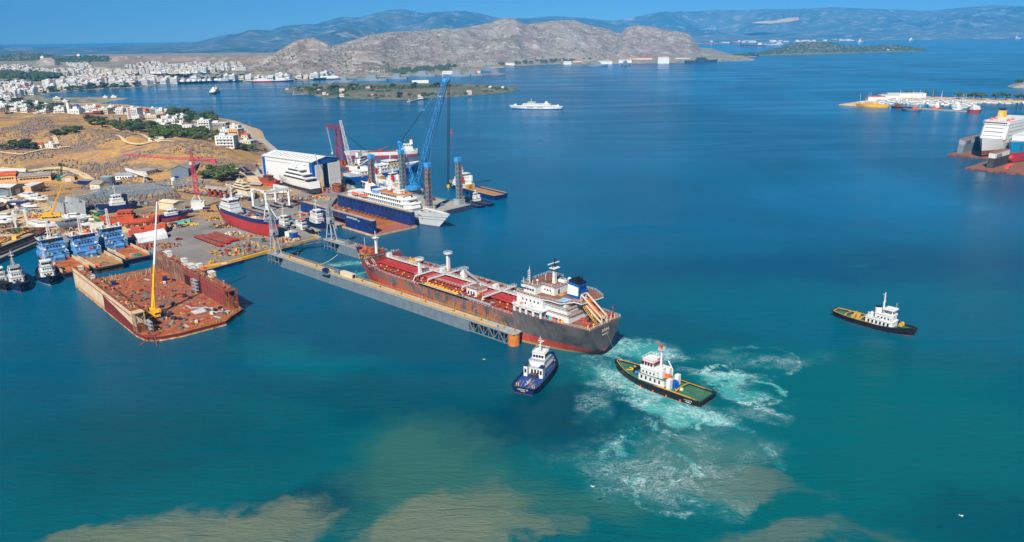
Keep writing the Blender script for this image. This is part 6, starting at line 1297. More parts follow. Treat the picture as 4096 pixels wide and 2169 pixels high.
# --- jack-up barge with four legs and the tall blue crawler crane
def jackup():
	L3, L1, L2, L4 = Vector((-59.4, 550.5, 0)), Vector((-109.8, 595.8, 0)), Vector((-93, 622, 0)), Vector((-42, 575, 0))
	c = (L1+L2+L3+L4)/4; ang = math.atan2(L3.y-L1.y, L3.x-L1.x)
	T = thing('jack_up_barge', 'navy jack up barge standing on four tall pocked steel legs with blue caps', 'barge', c, ang)
	MB().prism([(-41, -19), (43, -19), (43, 19), (-41, 19)], -1.5, 4.0, 0, 1).obj('hull', ['naval_dark', 'concrete'], T)
	for x in (-33, 34):
		for y in (-15.5, 15.5):
			lg = MB().box((x, y, -1), (3.4, 3.4, 38)).obj('leg', ['grey_steel'], T)
			hm = MB()
			for k in range(9):
				for a_, b_ in ((0, -1.72), (0, 1.72)): hm.box((x+a_, y+b_, 8+k*3.3), (.9, .1, 1.2))
				for a_ in (1.72, -1.72): hm.box((x+a_, y, 8+k*3.3), (.1, .9, 1.2))
			hm.obj('leg_holes', ['black'], lg)
			cp = MB().box((x, y, 37), (3.9, 3.9, 3.2)).bar((x, y-2.2, 38.4), (x, y+2.2, 38.4), .7, 0, 8).obj('leg_cap', ['crane_blue'], lg)
			ct = MB()
			for s in (-1.9, 1.9): ct.box((x+s, y+1.9 if y > 0 else y-1.9, 4), (.5, .5, 31))
			ct.obj('leg_rack', ['rust'], lg); MB().box((x, y, 4), (6.4, 6.4, 4)).obj('jack_house', ['light_grey'], T)
	for i in range(18):
		rr = random.Random(i+40); MB().box((rr.uniform(-28, 30), rr.uniform(-15, 15), 4), (rr.uniform(1, 6), rr.uniform(1, 3), rr.uniform(.6, 2.6))).obj('deck_cargo', [rr.choice(['light_grey', 'dull_yellow', 'clean_white', 'grey_steel', 'rust', 'deck_blue'])], T)
	for x in (20, 30, 41): MB().bar((x, -17.5, 4), (x, -17.5, 9), .35, 0, 6).obj('mooring_post', ['yellow'], T)
	MB().bar((43.2, 6, 3.6), (44.4, 6, -.5), .4).bar((43.2, 9, 3.6), (44.4, 9, -.5), .4).obj('stern_frame', ['dark_steel'], T)
	text(T, 'SP-TITAN', 2.0, (36, -19.1, 2), (PI/2, 0, 0)); text(T, 'PIRAEUS', 1.0, (36, -19.1, .8), (PI/2, 0, 0)); MB().rail([(-41, -18.8, 4), (43, -18.8, 4), (43, 18.8, 4), (-41, 18.8, 4)], 1.1, 3, .06).obj('railing', ['light_grey'], T)
	# crane
	base = P(1668, 758, 6); tp0 = P(1795, 800, 4); tip = PY(1784, 318, tp0.y+6)
	C = thing('crawler_crane', 'very tall blue lattice boom crane standing on the jack up barge', 'crane', (base.x, base.y, 4), 0)
	Lc = lambda v: v-Vector((base.x, base.y, 4))
	MB().box((-4, 3.6, 0), (10, 1.6, 1.8), 0, .6).box((-1, -3.6, 0), (10, 1.6, 1.8), 0, .6).obj('crawler_track', ['dark_steel'], C); MB().box((-2, 0, 1.9), (9, 6, 3.2), 0, .6).box((-8, -3, 1.9), (5, 6, 4), 0, .6).obj('machine_house', ['crane_blue'], C)
	bt = Lc(tip); MB().truss((0, 0, 3), bt, 4.4, 2.8, 20, .30).obj('main_boom', ['crane_blue'], C)
	MB().truss(bt-bt.normalized()*3, bt+Vector((2.4, 0, 1.4)), 2.6, 1.6, 2, .35).box(bt-Vector((1, 0, 2)), (3.4, 2.6, 2.6)).obj('boom_head', ['crane_blue'], C)
	mt = Lc(PY(1600, 570, base.y+4)); MB().truss((-2, 1, 3), mt, 3.4, 2.6, 10, .26).box(mt-Vector((0, 0, .5)), (3, 2.4, 1.6)).obj('derrick_mast', ['crane_blue'], C)
	mid = mt.lerp(bt, .53); r1 = MB()
	for k in (-.7, -.25, .25, .7): r1.bar(mt+Vector((0, k, 0)), mid+Vector((0, k, 0)), .18, 0, 4)
	r1.obj('luffing_rope', ['black'], C); r2 = MB()
	for k in (-.7, .7): r2.bar(mid+Vector((0, k, 0)), bt+Vector((0, k, 0)), .2, 0, 4)
	r2.box(mid-Vector((0, 0, .5)), (2, 2, 1)).obj('pendant', ['crane_blue'], C)
	ft = Vector((tp0.x, tp0.y, 16)); r3 = MB(); tl = bt+Vector((2.2, 0, 0))
	for k in (-.9, -.35, .35, .9): r3.bar(tl+Vector((k, k*.5, 0)), Lc(ft)+Vector((k*.7, k*.5, 0)), .13, 0, 4)
	r3.obj('hoist_rope', ['black'], C); MB().box(Lc(ft)-Vector((0, 0, 2)), (2, 1.4, 2.4)).bar(Lc(ft)-Vector((0, 0, 2)), Lc(ft)-Vector((0, 0, 4)), .3).obj('hook_block', ['dull_yellow'], C)
	sl = MB().bar(bt*.95, Vector((-6, -4, 5)), .07, 0, 3).bar(bt*.95, Vector((6, -16, 1)), .07, 0, 3).bar(bt*.6, Vector((9, -12, 1)), .07, 0, 3).obj('stay_line', ['light_grey'], C)
jackup()
# --- blue and white car ferry behind the jack-up
def ferry(label, a, b, B, hull, D=6.5, hk=1.0, decor=True, band='clean_white', group=None, roof='clean_white', small=False, keel='oxide_red'):
	T, L_ = ship('ferry', label, 'ferry', a, b, group)
	k = hk
	h = Hull(L_, B, D, (.8*k, 2.2*k), tr=.75, ss=.18, sb=.74, pb=2.2, wsb=.6, wtr=.5, rake=4*k, srake=2*k, bul=.6)
	put_hull(T, h, [keel, hull, band], [0, 1, 1, 1, 2], 'light_grey', (-.1, .05 if keel == 'oxide_red' else .3, .35, .5, .72, 1.0), 20)
	x0, x1 = -L_*.4, L_*.3
	house(T, x0, x1, B*.92, D-.6, 2.6*k, 'clean_white', 'clean_white', ch=2*k); house(T, x0+L_*.12, x1-L_*.03, B*.8, D+2.1*k, 2.4*k, 'clean_white', roof, ch=2*k)
	house(T, x1-L_*.28, x1-L_*.12, B*.74, D+4.7*k, 2.5*k, 'clean_white', 'clean_white', 'wheelhouse', fr=.6, ch=1.4, ov=.4); windows_round(T, x1-L_*.28, x1-L_*.12, B*.74, D+5.6*k, 1.1*k, 6, 4, 4)
	if not small:
		for s in (1, -1): winrow(T, (x0+2, s*(B*.46+.06), D+.2*k), (x1-2, s*(B*.46+.06), D+.2*k), int(L_/5), 1.6, 1.1); winrow(T, (x0+L_*.14, s*(B*.4+.06), D+2.9*k), (x1-L_*.05, s*(B*.4+.06), D+2.9*k), int(L_/8), 1.8, 1)
	mast(T, x1-L_*.2, 0, D+7.2*k, 6*k, .3, 'clean_white', ((.5, 3), (.8, 2)), radar=not small)
	MB().box((x0+L_*.2, 0, D+4.6*k), (5*k, 4*k, 3.6*k), tx=.8).obj('funnel', [hull if decor else 'clean_white'], T)
	return T, h, L_
T, h, L_ = ferry('blue hulled car ferry with white upper decks and yellow bands behind the jack up legs', P(1395, 733), P(1668, 686), 15, 'royal_blue', 8)
MB().prism([(2, -6.3), (17, -6.3), (17, 6.3), (2, 6.3)], 12.9, 13.5).prism([(0, -6.9), (20, -6.9), (20, 6.9), (0, 6.9)], 10.45, 10.9).obj('yellow_band', ['yellow'], T)
for q_ in (.14, .9): MB().box(h.at(q_, .6, -1, -.06), (2.4, .12, 2.6), 0, .3 if q_ > .5 else -.2).obj('yellow_emblem', ['dull_yellow'], T)
text(T, 'THEOLOGOS V', 1.6, h.at(.2, .72, -1, -.15), (PI/2, 0, -.05), 'orange')
# --- small white ferries, workboats and the supply ship beyond
T, h, L_ = ferry('white double ended car ferry with a blue waterline crossing the open bay', P(2246, 438), P(2047, 436), 15, 'clean_white', 4.6, 1.1, False, keel='royal_blue')
for q_ in (.1, .9):
	for s in (1, -1):
		p = h.at(q_, 1, s, .3); MB().box(p, (5, .4, 3), tx=.3).obj('ramp_horn', ['clean_white'], T)
for x in (-12, -8, -4, 6, 10, 14):
	for s in (1, -1): MB().box((x, s*7.35, 2.6), (2.6, .3, 2)).obj('side_opening', ['naval_dark'], T)
ferry('white ferry seen end on, steaming across the town bay', P(847, 378), dirpt(P(847, 378), 96, 70), 14, 'naval_dark', 5, 1.3, False, small=True)
def supply(label, a, b, B, hull, deck, group=None, front='clean_white', tall=1.0):
	T, L_ = ship('supply_vessel', label, 'supply ship', a, b, group)
	h = Hull(L_, B, 3.8, (.2, 3), tr=.95, ss=.06, sb=.72, pb=2.4, wsb=.6, wtr=.85, rake=3, bul=1.0); put_hull(T, h, ['oxide_red', hull], [0, 1, 1, 1, 1, 1], deck, n=18)
	x = L_*.12
	for i, (a_, b_, w) in enumerate(((0, .24, .85), (.03, .22, .8), (.06, .2, .7), (.07, .17, .78))): house(T, x+L_*a_, x+L_*b_, B*w, 3.2+i*2.8*tall, 2.7*tall, front, front, 'deckhouse' if i < 3 else 'wheelhouse', fr=.3, ch=1.2)
	windows_round(T, x+L_*.07, x+L_*.17, B*.78, 4.4+8.4*tall, 1.2, 6, 4, 6); mast(T, x+L_*.12, 0, 3.2+11.2*tall, 7, .35, front, ((.4, 4), (.7, 3)), legs=True)
	for s in (1, -1): MB().path(h.edge(s, .03, .5, 10, 1.15, .5), .3).obj('cap_rail', ['dull_yellow'], T); MB().box((x+2, s*B*.3, 8), (2.4, 1.6, 5)).obj('funnel', ['bright_red' if s > 0 else front], T)
	MB().box((x-3, 0, 3), (3, B*.5, 3)).obj('tow_winch', ['dull_yellow'], T)
	return T, h
supply('white and red supply ship with a long timber aft deck beyond the jack up legs', P(2002, 798), dirpt(P(2002, 798), 128, 74), 15, 'navy', 'wood_deck')
supply('white workboat with a tall bridge moored behind the cruise ship', dirpt(P(1640, 770), -44, 12), dirpt(P(1640, 770), 136, 36), 10, 'clean_white', 'light_grey')
supply('white workboat moored between the jack up legs and the hangar quay', dirpt(P(1560, 735), -44, 10), dirpt(P(1560, 735), 136, 30), 9, 'clean_white', 'deck_blue', tall=.8)
tug_small('low dark tug with yellow fenders beside the supply ship', P(1925, 832), dirpt(P(1925, 832), 130, 28), 9, 'navy', 'light_grey', house_at=.2, k=.6, mast_h=3)
tug_small('navy pusher tug under the last leg of the jack up barge', P(1962, 826), dirpt(P(1962, 826), 128, 30), 9, 'navy', 'clean_white', house_at=.18, k=.8, mast_h=4)
tug_small('small white fishing boat by the rusty shed on the hangar quay', P(1440, 795), dirpt(P(1440, 795), 132, 18), 5.5, 'green', 'cream', house_at=.05, k=.6, mast_h=6, bow_fender=False)
tug_small('white workboat with twin masts moored behind the cruise ship funnel', dirpt(P(1520, 760), -44, 8), dirpt(P(1520, 760), 136, 26), 8, 'clean_white', 'clean_white', house_at=0, k=1.0, mast_h=10)
def old_ship(label, a, b, B, hull, belly, hx, sup='clean_white'):
	T, L_ = ship('coaster', label, 'cargo ship', a, b)
	h = Hull(L_, B, 6, (1, 2), tr=.8, sb=.8, rake=3, bul=.8); put_hull(T, h, [belly, hull, 'white'], [0, 0, 0, 1, 1, 2], 'deck_brown', n=18)
	x = hx*L_
	for i, (e, w) in enumerate(((8, .8), (6.5, .7), (5, .62))): house(T, x-e, x+e*.8, B*w, 5.2+i*2.7, 2.6, sup, sup, ch=1)
	windows_round(T, x-5, x+4, B*.62, 11.4, 1, 5, 3, 4); f = MB().box((x-5, 0, 13), (3.4, 3, 5), tx=.75).obj('funnel', [sup], T); MB().box((x-5, 0, 18), (2.7, 2.4, .6)).obj('funnel_cap', ['bright_red'], f); mast(T, x+1, 0, 13.2, 7, .3, 'dark_steel')
	MB().box((0, 0, 5.4), (L_*.4, B*.5, 1.2)).obj('hatch', ['rust'], T)
	return T
T = old_ship('old tanker with red belly and white aft house moored behind the ferry', P(1668, 622), P(1388, 632), 13, 'white', 'oxide_red', -.36)
MB().box((2, 2, 5.5), (5, 4, 3)).bar((3, 2, 8), (-8, 1, 12), .3).obj('deck_crane', ['oxide_red'], T)
text(T, 'BLUE STAR', 1.6, (26, 6.7, 4.6), (PI/2, 0, PI), 'navy')
old_ship('small red hulled coaster with white wheelhouse hidden behind the hangar', P(1400, 690), P(1490, 664), 9, 'rust', 'oxide_red', 0)
bq = thing('work_barge', 'flat dark work barge carrying the white lattice crane behind the hangar', 'barge', P(1400, 704), math.radians(45)); MB().prism([(-24, -9), (22, -9), (22, 9), (-24, 9)], -1, 2.2, 0, 1).obj('hull', ['dark_steel', 'rust'], bq); MB().rail([(-24, -8.8, 2.2), (22, -8.8, 2.2), (22, 8.8, 2.2), (-24, 8.8, 2.2)], 1, 3, .06).obj('railing', ['sand_stone'], bq)
# red sheerleg and white lattice boom
b0 = P(1364, 655, 3)
C = thing('sheerleg_crane', 'dark red gooseneck lattice crane on a barge behind the hangar', 'crane', (b0.x, b0.y, 2), 0)
Lc = lambda px, py, dy=0: PY(px, py, b0.y+dy)-Vector((b0.x, b0.y, 2))
kn, tp = Lc(1352, 524), Lc(1304, 502, -6)
MB().truss((0, 0, 0), kn, 8, 4.5, 7, .4).truss(kn+Vector((3, 0, 2)), tp, 6, 1.5, 8, .34).obj('boom', ['crane_red'], C)
MB().prism([(-16, -9), (14, -9), (14, 9), (-16, 9)], -3, .2).box((-2, 0, .2), (9, 8, 4)).obj('pontoon', ['rust'], C); MB().box((3, 4, .2), (5, 4, 4)).obj('machine_house', ['dull_yellow'], C)
hk = Lc(1329, 611, -6); r = MB().bar(tp, hk, .1, 0, 3).bar(tp+Vector((1, 0, 0)), hk+Vector((.6, 0, 0)), .1, 0, 3).box(hk-Vector((0, 0, 1.5)), (1.6, 1, 2)).obj('hook_block', ['cream'], C)
b1 = P(1408, 678, 3); C = thing('lattice_crane', 'white lattice boom crane leaning up from a work barge behind the hangar', 'crane', (b1.x, b1.y, 2.2), 0)
t1 = PY(1362, 482, b1.y)-Vector((b1.x, b1.y, 2.2)); MB().truss((0, 0, 1), t1, 4.2, 1.8, 16, .2).obj('boom', ['clean_white'], C)
bk = P(1500, 620, 2)-Vector((b1.x, b1.y, 2.2)); bk = Vector((20, 6, 12)); r = MB()
for k in (0, .6, 1.2, 1.8): r.bar(t1*.75+Vector((k, 0, 0)), bk+Vector((k*1.4, 0, 0)), .1, 0, 3)
r.obj('stay_rope', ['black'], C); MB().box((2, 0, 0), (8, 5, 4)).bar((5, 0, 3), bk, .4).obj('machine_house', ['clean_white'], C)
# --- second dry dock and ships at the right edge
RE, RT = Vector((.77, .638, 0)), Vector((.638, -.77, 0))
def right_dock():
	for O, lab, W, ln, m1 in ((Vector((441.9, 715.5, 0)), 'dark floating dock with a brown deck under the turquoise ship at the right edge', 62, 150, 'dark_steel'), (Vector((472, 799, 0)), 'grey walled floating dock behind, holding the white ferry at the right edge', 48, 150, 'grey_steel')):
		D = thing('floating_dock', lab, 'floating dock', O, math.atan2(RE.y, RE.x))
		MB().prism([(-2, 4), (0, -W), (ln, -W), (ln, 4)], -2, 1.4, 0, 1).obj('pontoon', ['rust', 'deck_brown'], D)
		for y0 in (-15, -W+2) if m1 == 'dark_steel' else (-5, -W+1):
			MB().prism([(12, y0), (ln, y0), (ln, y0+5.5), (12, y0+5.5)], 1.4, 10.5, top=[(14, y0), (ln, y0), (ln, y0+5.5), (14, y0+5.5)]).obj('wing_wall', [m1], D)
			MB().prism([(14, y0-.15), (ln, y0-.15), (ln, y0+5.65), (14, y0+5.65)], 10.5, 15, 0, 1).obj('wall_gallery', ['white' if m1 == 'dark_steel' else 'light_grey', 'deck_brown'], D); MB().rail([(14, y0+.2, 15), (90, y0+.2, 15)], 1.1, 3, .1).rail([(14, y0+5.4, 15), (90, y0+5.4, 15)], 1.1, 3, .1).obj('railing', ['sand_stone'], D)
			ps = MB()
			for k in range(4): ps.box((20+k*3.2, y0-.22, 10.6), (1.6, .2, 3.4))
			ps.obj('gallery_opening', ['black'], D)
	q = Vector((441.9, 715.5, 1.4))+RE*20+RT*24; t = thing('boom_lift', 'orange boom lift parked on the brown deck of the right hand dock', 'boom lift', q, .3); MB().box((0, 0, 0), (4, 2.4, 2)).obj('chassis', ['orange'], t); MB().truss((0, 0, 2), (9, 1, 3.6), 1.2, .8, 4, .25).obj('boom', ['orange'], t)
right_dock()
def right_ships():
	bw = Vector((489, 777, 0)); st = bw+RE*125
	T, L_ = ship('passenger_ferry', 'big white passenger ferry with orange boats and yellow funnel docked at the right edge', 'ferry', st, bw, z=5)
	h = Hull(L_, 25, 14, (0, 2), sb=.72, pb=1.9, wsb=.6, wpb=1.5, rake=6, bul=1); put_hull(T, h, ['rust', 'clean_white'], [0, 0, 1, 1, 1, 1], 'light_grey', n=20)
	house(T, -55, 42, 24, 13, 15, 'clean_white', 'clean_white', fr=5, ch=2); house(T, -40, 38, 25, 28, 3, 'clean_white', 'clean_white', 'bridge', fr=1, ch=2)
	for z_, n_ in ((16, 8), (20, 11), (24, 9)): winrow(T, (42.2-(z_-13)*.33, 9, z_), (42.2-(z_-13)*.33, -9, z_), n_, .9, 1.1)
	winrow(T, (37.8, 11, 29), (37.8, -11, 29), 12, 1.5, 1.3)
	for z_ in (16, 20, 24): winrow(T, (-20, 12.1, z_), (34, 12.1, z_), 14, 1, 1.1)
	f = MB().box((-6, -9, 31), (8, 6, 8), tx=.85).obj('funnel', ['yellow'], T); MB().box((-6, -9, 39), (7, 5.4, 2)).obj('funnel_cap', ['navy'], f)
	for x in (26, 14):
		for s in (8, -8): MB().ball((x, s, 32), 1.8, 0, 8, 4).obj('lifeboat', ['orange'], T)
	mast(T, 28, 0, 31, 9, .5, 'clean_white', ((.5, 6), (.8, 4)), legs=True)
	bw = Vector((493, 738, 0)); T, L_ = ship('cargo_ship', 'turquoise hulled ship with a scraped red belly propped in the dock at the right edge', 'cargo ship', bw+RE*120, bw, z=4)
	h = Hull(L_, 24, 17, (0, 2), sb=.68, pb=1.8, wsb=.55, wpb=1.5, rake=5, bul=1); put_hull(T, h, ['oxide_red', 'teal_hull'], [0, 0, 0, 1, 1, 1], 'light_grey', n=20, rows=(-.1, .1, .25, .42, .6, .8, 1))
	MB().ball((L_/2-1, 0, 2.6), 3.2, 0, 10, 6, 1, -.99).obj('bulbous_bow', ['oxide_red'], T, smooth=60)
	MB().box(h.at(.9, .6, 1, -.4), (2.2, .8, 4.5), 0, .5).obj('anchor', ['dark_steel'], T); house(T, -40, 30, 20, 16, 6, 'clean_white', 'clean_white')
right_ships()
# channel buoy
bq = P(1806, 536); B_ = thing('buoy', 'red channel buoy floating beyond the blue crane', 'buoy', bq, 0); MB().bar((0, 0, -.5), (0, 0, 1.4), 1.5, 0, 10).obj('float', ['bright_red'], B_); MB().bar((0, 0, 1.4), (0, 0, 6), .9, 0, 6, .3).ball((0, 0, 6.3), .6).obj('tower', ['bright_red'], B_)
for i, (x, y, lab) in enumerate(((1936, 1439, 'small white gull flying near the dock lattice'), (3845, 2065, 'small white gull low over the teal water at the right'), (2370, 1948, 'small white gull above the muddy plume'))):
	q = PY(x, y, P(x, y).y*.9); MB().add([(-.7, .1, .25), (0, 0, 0), (0, .4, 0), (.7, .1, .25), (0, -.35, 0), (0, .75, .02)], [(0, 1, 2), (1, 3, 2), (4, 1, 3), (5, 2, 0)]).obj('gull', ['clean_white'], None, q, label=lab, cat='bird')
# ---------------------------------------------------------------- shipyard
YZ = 3.0
def ON(px, py, it=6):
	z = 5.0
	for _ in range(it):
		p = P(px, py, z); z = z*.4+.6*max(.0, gz(p.x, p.y))
	return P(px, py, z)
def strip(name, pts, w, mat, lift=.25, fn=None, kind='structure'):
	Q = [ON(*p) for p in pts]; fine = []
	for a, b in zip(Q[:-1], Q[1:]):
		n = max(1, int((b-a).length/8)); fine += [a.lerp(b, i/n) for i in range(n)]
	fine.append(Q[-1]); rows = [[], [], []]
	for i, p in enumerate(fine):
		d = fine[min(i+1, len(fine)-1)]-fine[max(0, i-1)]; n = Vector((-d.y, d.x, 0)).normalized()
		for k, s in enumerate((1, 0, -1)):
			q = p+n*(w/2*s); rows[k].append((q.x, q.y, gz(q.x, q.y)+lift+(.9 if fn else 0)))
	MB().sheet(rows[::-1]).obj(name, [mat], kind=kind)
yard = [P(x, y, YZ) for x, y in [(-60, 1060), (188, 951), (540, 962), (640, 1012), (790, 1066), (905, 1046), (1000, 1015), (1050, 1001), (1125, 986), (1262, 948), (1222, 925), (1130, 893), (1140, 868), (1165, 860), (1196, 866), (1290, 874), (1345, 792), (1425, 770), (1400, 742), (1355, 700), (1290, 690), (1180, 712), (1085, 722), (1000, 736), (900, 745), (800, 760), (640, 752), (500, 752), (300, 788), (0, 820)]]
MB().prism([(p.x, p.y) for p in yard][::-1], -3, YZ).obj('yard_pavement', ['asphalt'], kind='structure')
dirt = [P(x, y, YZ+.01) for x, y in [(-60, 1046), (185, 940), (420, 945), (540, 925), (600, 880), (560, 850), (640, 800), (600, 775), (420, 800), (300, 792), (0, 826)]]
MB().add(dirt[::-1], [tuple(range(len(dirt)))]).obj('dirt_yard', ['sand_stone'], kind='structure')
b = MB()
for a_, c_ in (((905, 1046), (1125, 986)), ((1125, 986), (1262, 948)), ((790, 1066), (905, 1046))):
	p, q = P(*a_, 3), P(*c_, 3); b.bar(p+Vector((0, 0, -.9)), q+Vector((0, 0, -.9)), 1.1, 0, 4)
b.obj('quay_edge', ['yellow'], None, label='bright yellow edge beam along the quay beside the grey dock', cat='quay edge')
for a_, c_, w_, lab in (((1150, 884), (1266, 925), 7, 'grey concrete finger pier between the two basin tugs'), ((1208, 862), (1360, 899), 7, 'grey concrete pier along the near wall of the blue dock')):
	p, q = P(*a_, 2.4), P(*c_, 2.4); d = (q-p).normalized(); n = Vector((-d.y, d.x, 0))*w_/2
	t = thing('pier', lab, 'pier', (0, 0, 0)); MB().prism([((v.x, v.y)) for v in (p-n, q-n, q+n, p+n)], -2, 2.4).obj('pier_body', ['concrete'], t)
	me = shared(('tyre', .8, 'rubber'), None)
	for i in range(3): inst(me, 'tyre_fender', t, q+n*(.6-.6*i)+d*.2+Vector((0, 0, -1)), math.atan2(d.y, d.x)+PI/2)
# --- buildings
def shed(name, label, cat, a, b, depth, h, roof='gable', wall='cream', rmat='roof_grey', rise=2.0, along=True, z=None, wins=(0, 1.2, 1.2, 1.0), doors=(), ov=.4, group=None, rows=1):
	"""a, b: photo points of the front foot line; depth runs away from it"""
	A, B = (ON(*a), ON(*b)) if z is None else (P(*a, z), P(*b, z))
	zz = min(A.z, B.z)-.3; d = (B-A); d.z = 0; w = d.length; rz = math.atan2(d.y, d.x)
	T = thing(name, label, cat, (A.x, A.y, zz), rz, group)
	MB().box((w/2, depth/2, 0), (w, depth, h+.3)).obj('wall', [wall], T)
	H = h+.3
	if roof == 'gable':
		b_ = MB(); o = ov
		if along: rows_ = [[(-o, -o, H-.1), (w+o, -o, H-.1)], [(-o, depth/2, H+rise), (w+o, depth/2, H+rise)], [(-o, depth+o, H-.1), (w+o, depth+o, H-.1)]]; ends = [[(0, 0, H), (0, depth, H), (0, depth/2, H+rise-.15)], [(w, 0, H), (w, depth/2, H+rise-.15), (w, depth, H)]]
		else: rows_ = [[(-o, -o, H-.1), (-o, depth+o, H-.1)], [(w/2, -o, H+rise), (w/2, depth+o, H+rise)], [(w+o, -o, H-.1), (w+o, depth+o, H-.1)]]; ends = [[(0, 0, H), (w/2, 0, H+rise-.15), (w, 0, H)], [(0, depth, H), (w, depth, H), (w/2, depth, H+rise-.15)]]
		b_.sheet(rows_); b_.sheet([[Vector(p)-Vector((0, 0, .2)) for p in r] for r in rows_])
		g_ = MB()
		for e in ends: g_.add(e, [(0, 1, 2)])
		g_.obj('gable', [wall], T)
		b_.obj('roof', [rmat], T)
	elif roof == 'hip':
		o = ov; MB().prism([(-o, -o), (w+o, -o), (w+o, depth+o), (-o, depth+o)], H, H+rise, top=[(depth*.4, depth*.45), (w-depth*.4, depth*.45), (w-depth*.4, depth*.55), (depth*.4, depth*.55)] if w > depth else [(w*.45, w*.4), (w*.55, w*.4), (w*.55, depth-w*.4), (w*.45, depth-w*.4)]).obj('roof', [rmat], T)
	else:
		MB().box((w/2, depth/2, H), (w+.3, depth+.3, .25)).obj('roof', [rmat], T)
		if roof == 'parapet':
			p_ = MB()
			for c, s in (((w/2, 0, H+.25), (w+.3, .3, .7)), ((w/2, depth, H+.25), (w+.3, .3, .7)), ((0, depth/2, H+.25), (.3, depth-.3, .7)), ((w, depth/2, H+.25), (.3, depth-.3, .7))): p_.box(c, s)
			p_.obj('parapet', [wall], T)
	n, ww, wh, zb = wins
	for r in range(rows):
		if n: winrow(T, (w*.06, -.02, zb+.3+r*3), (w*.94, -.02, zb+.3+r*3), n, ww, wh)
		m_ = max(1, int(n*depth/w*.8)) if n else 0
		if m_:
			winrow(T, (w+.02, depth*.1, zb+.3+r*3), (w+.02, depth*.9, zb+.3+r*3), m_, ww, wh); winrow(T, (-.02, depth*.9, zb+.3+r*3), (-.02, depth*.1, zb+.3+r*3), m_, ww, wh)
	for x, dw, dh, mt in doors: MB().box((x*w, -.05, .3), (dw, .2, dh)).obj('door', [mt], T)
	return T
shed('workshop', 'long ochre building with red tile roof at the left edge of the yard', 'building', (-70, 734), (67, 730), 15, 7, 'gable', 'ochre_wall', 'tile_roof', 3, wins=(12, 1.4, 1.4, 3.4))
shed('workshop', 'ochre hall with grey roof and pale windows right of the red tile roof', 'building', (72, 731), (206, 723), 14, 5.4, 'gable', 'ochre_wall', 'roof_grey', 2.2, wins=(9, 2.2, 1.3, 2.6))
shed('workshop', 'small ochre workshop with white gable door and blue grey roof by the dirt road', 'building', (248, 731), (300, 722), 11, 5, 'gable', 'ochre_wall', 'light_grey', 2, along=False, doors=((.5, 5, 3.6, 'clean_white'),))
shed('factory', 'grey factory hall with a long glazed roof monitor at the left of the yard', 'building', (48, 785), (104, 769), 46, 7.5, 'gable', 'concrete', 'roof_white', 1.6, along=False, doors=((.45, 5, 4.6, 'clean_white'),))
shed('workshop', 'small ochre shed with white flat roof beside the grey factory hall', 'building', (127, 771), (181, 752), 11, 5.4, 'flat', 'ochre_wall', 'roof_white', doors=((.0, .1, .1, 'ochre_wall'),), wins=(2, .9, 1.1, 2.4))
shed('workshop', 'low grey shed with dark brown roof at the bottom left of the factory', 'building', (-20, 790), (46, 785), 12, 6, 'gable', 'grey_steel', 'rust_dark', 1.4, along=False, doors=((.6, 6, 4.4, 'naval_grey'),))
shed('warehouse', 'grey sheet metal warehouse with a tan gable roof at the foot of the hill', 'building', (689, 725), (757, 711), 46, 11, 'gable', 'grey_steel', 'roof_grey', 3, along=False, doors=((.28, 3.4, 4.4, 'navy'),))
shed('office', 'white office block with a blue grey roof and a window row behind the white gantry', 'building', (460, 722), (570, 702), 12, 5, 'gable', 'clean_white', 'light_grey', 1.2, wins=(9, 1.3, 1.2, 2))
shed('office', 'white flat store beside the grey warehouse at the foot of the hill', 'building', (588, 706), (634, 690), 14, 4.6, 'flat', 'cream', 'light_grey', wins=(4, 1.2, 1.1, 2))
shed('house', 'little yellow house with tan gable roof in the middle of the yard', 'house', (402, 766), (441, 757), 13, 6, 'gable', 'cream', 'roof_grey', 2.4, along=False, wins=(2, 1, 1.2, 2.4))
shed('cabin', 'small white cabin in front of the little yellow house', 'cabin', (372, 771), (402, 768), 6, 3, 'flat', 'clean_white', 'roof_white', wins=(2, .8, .8, 1.2))
shed('workshop', 'cream stepped roof workshop beside the navy containers on the paved yard', 'building', (697, 850), (742, 839), 17, 7, 'gable', 'cream', 'cream', 1.0, along=False, z=YZ, doors=((.3, 2.2, 2.2, 'navy'), (.75, 1, 2, 'dark_steel')))
shed('canteen', 'long cream house with bright orange tile roof and a veranda below the hill', 'building', (866, 752), (974, 738), 16, 5.2, 'gable', 'cream', 'orange_roof', 2.6, z=YZ, wins=(8, 1.2, 1.3, 2), ov=1.6)
shed('canteen', 'small red roofed annex beside the orange roofed house', 'building', (976, 738), (1016, 728), 9, 3.4, 'gable', 'ochre_wall', 'tile_roof', 1.2, z=YZ, wins=(3, 1, 1, 1.4))
shed('rusty_shed', 'rusty brown open shed beside the right door of the white hangar', 'shed', (1355, 772), (1388, 766), 10, 6, 'gable', 'rust', 'rust', 1, along=False, z=YZ, doors=((.5, 4, 4.5, 'black'),))
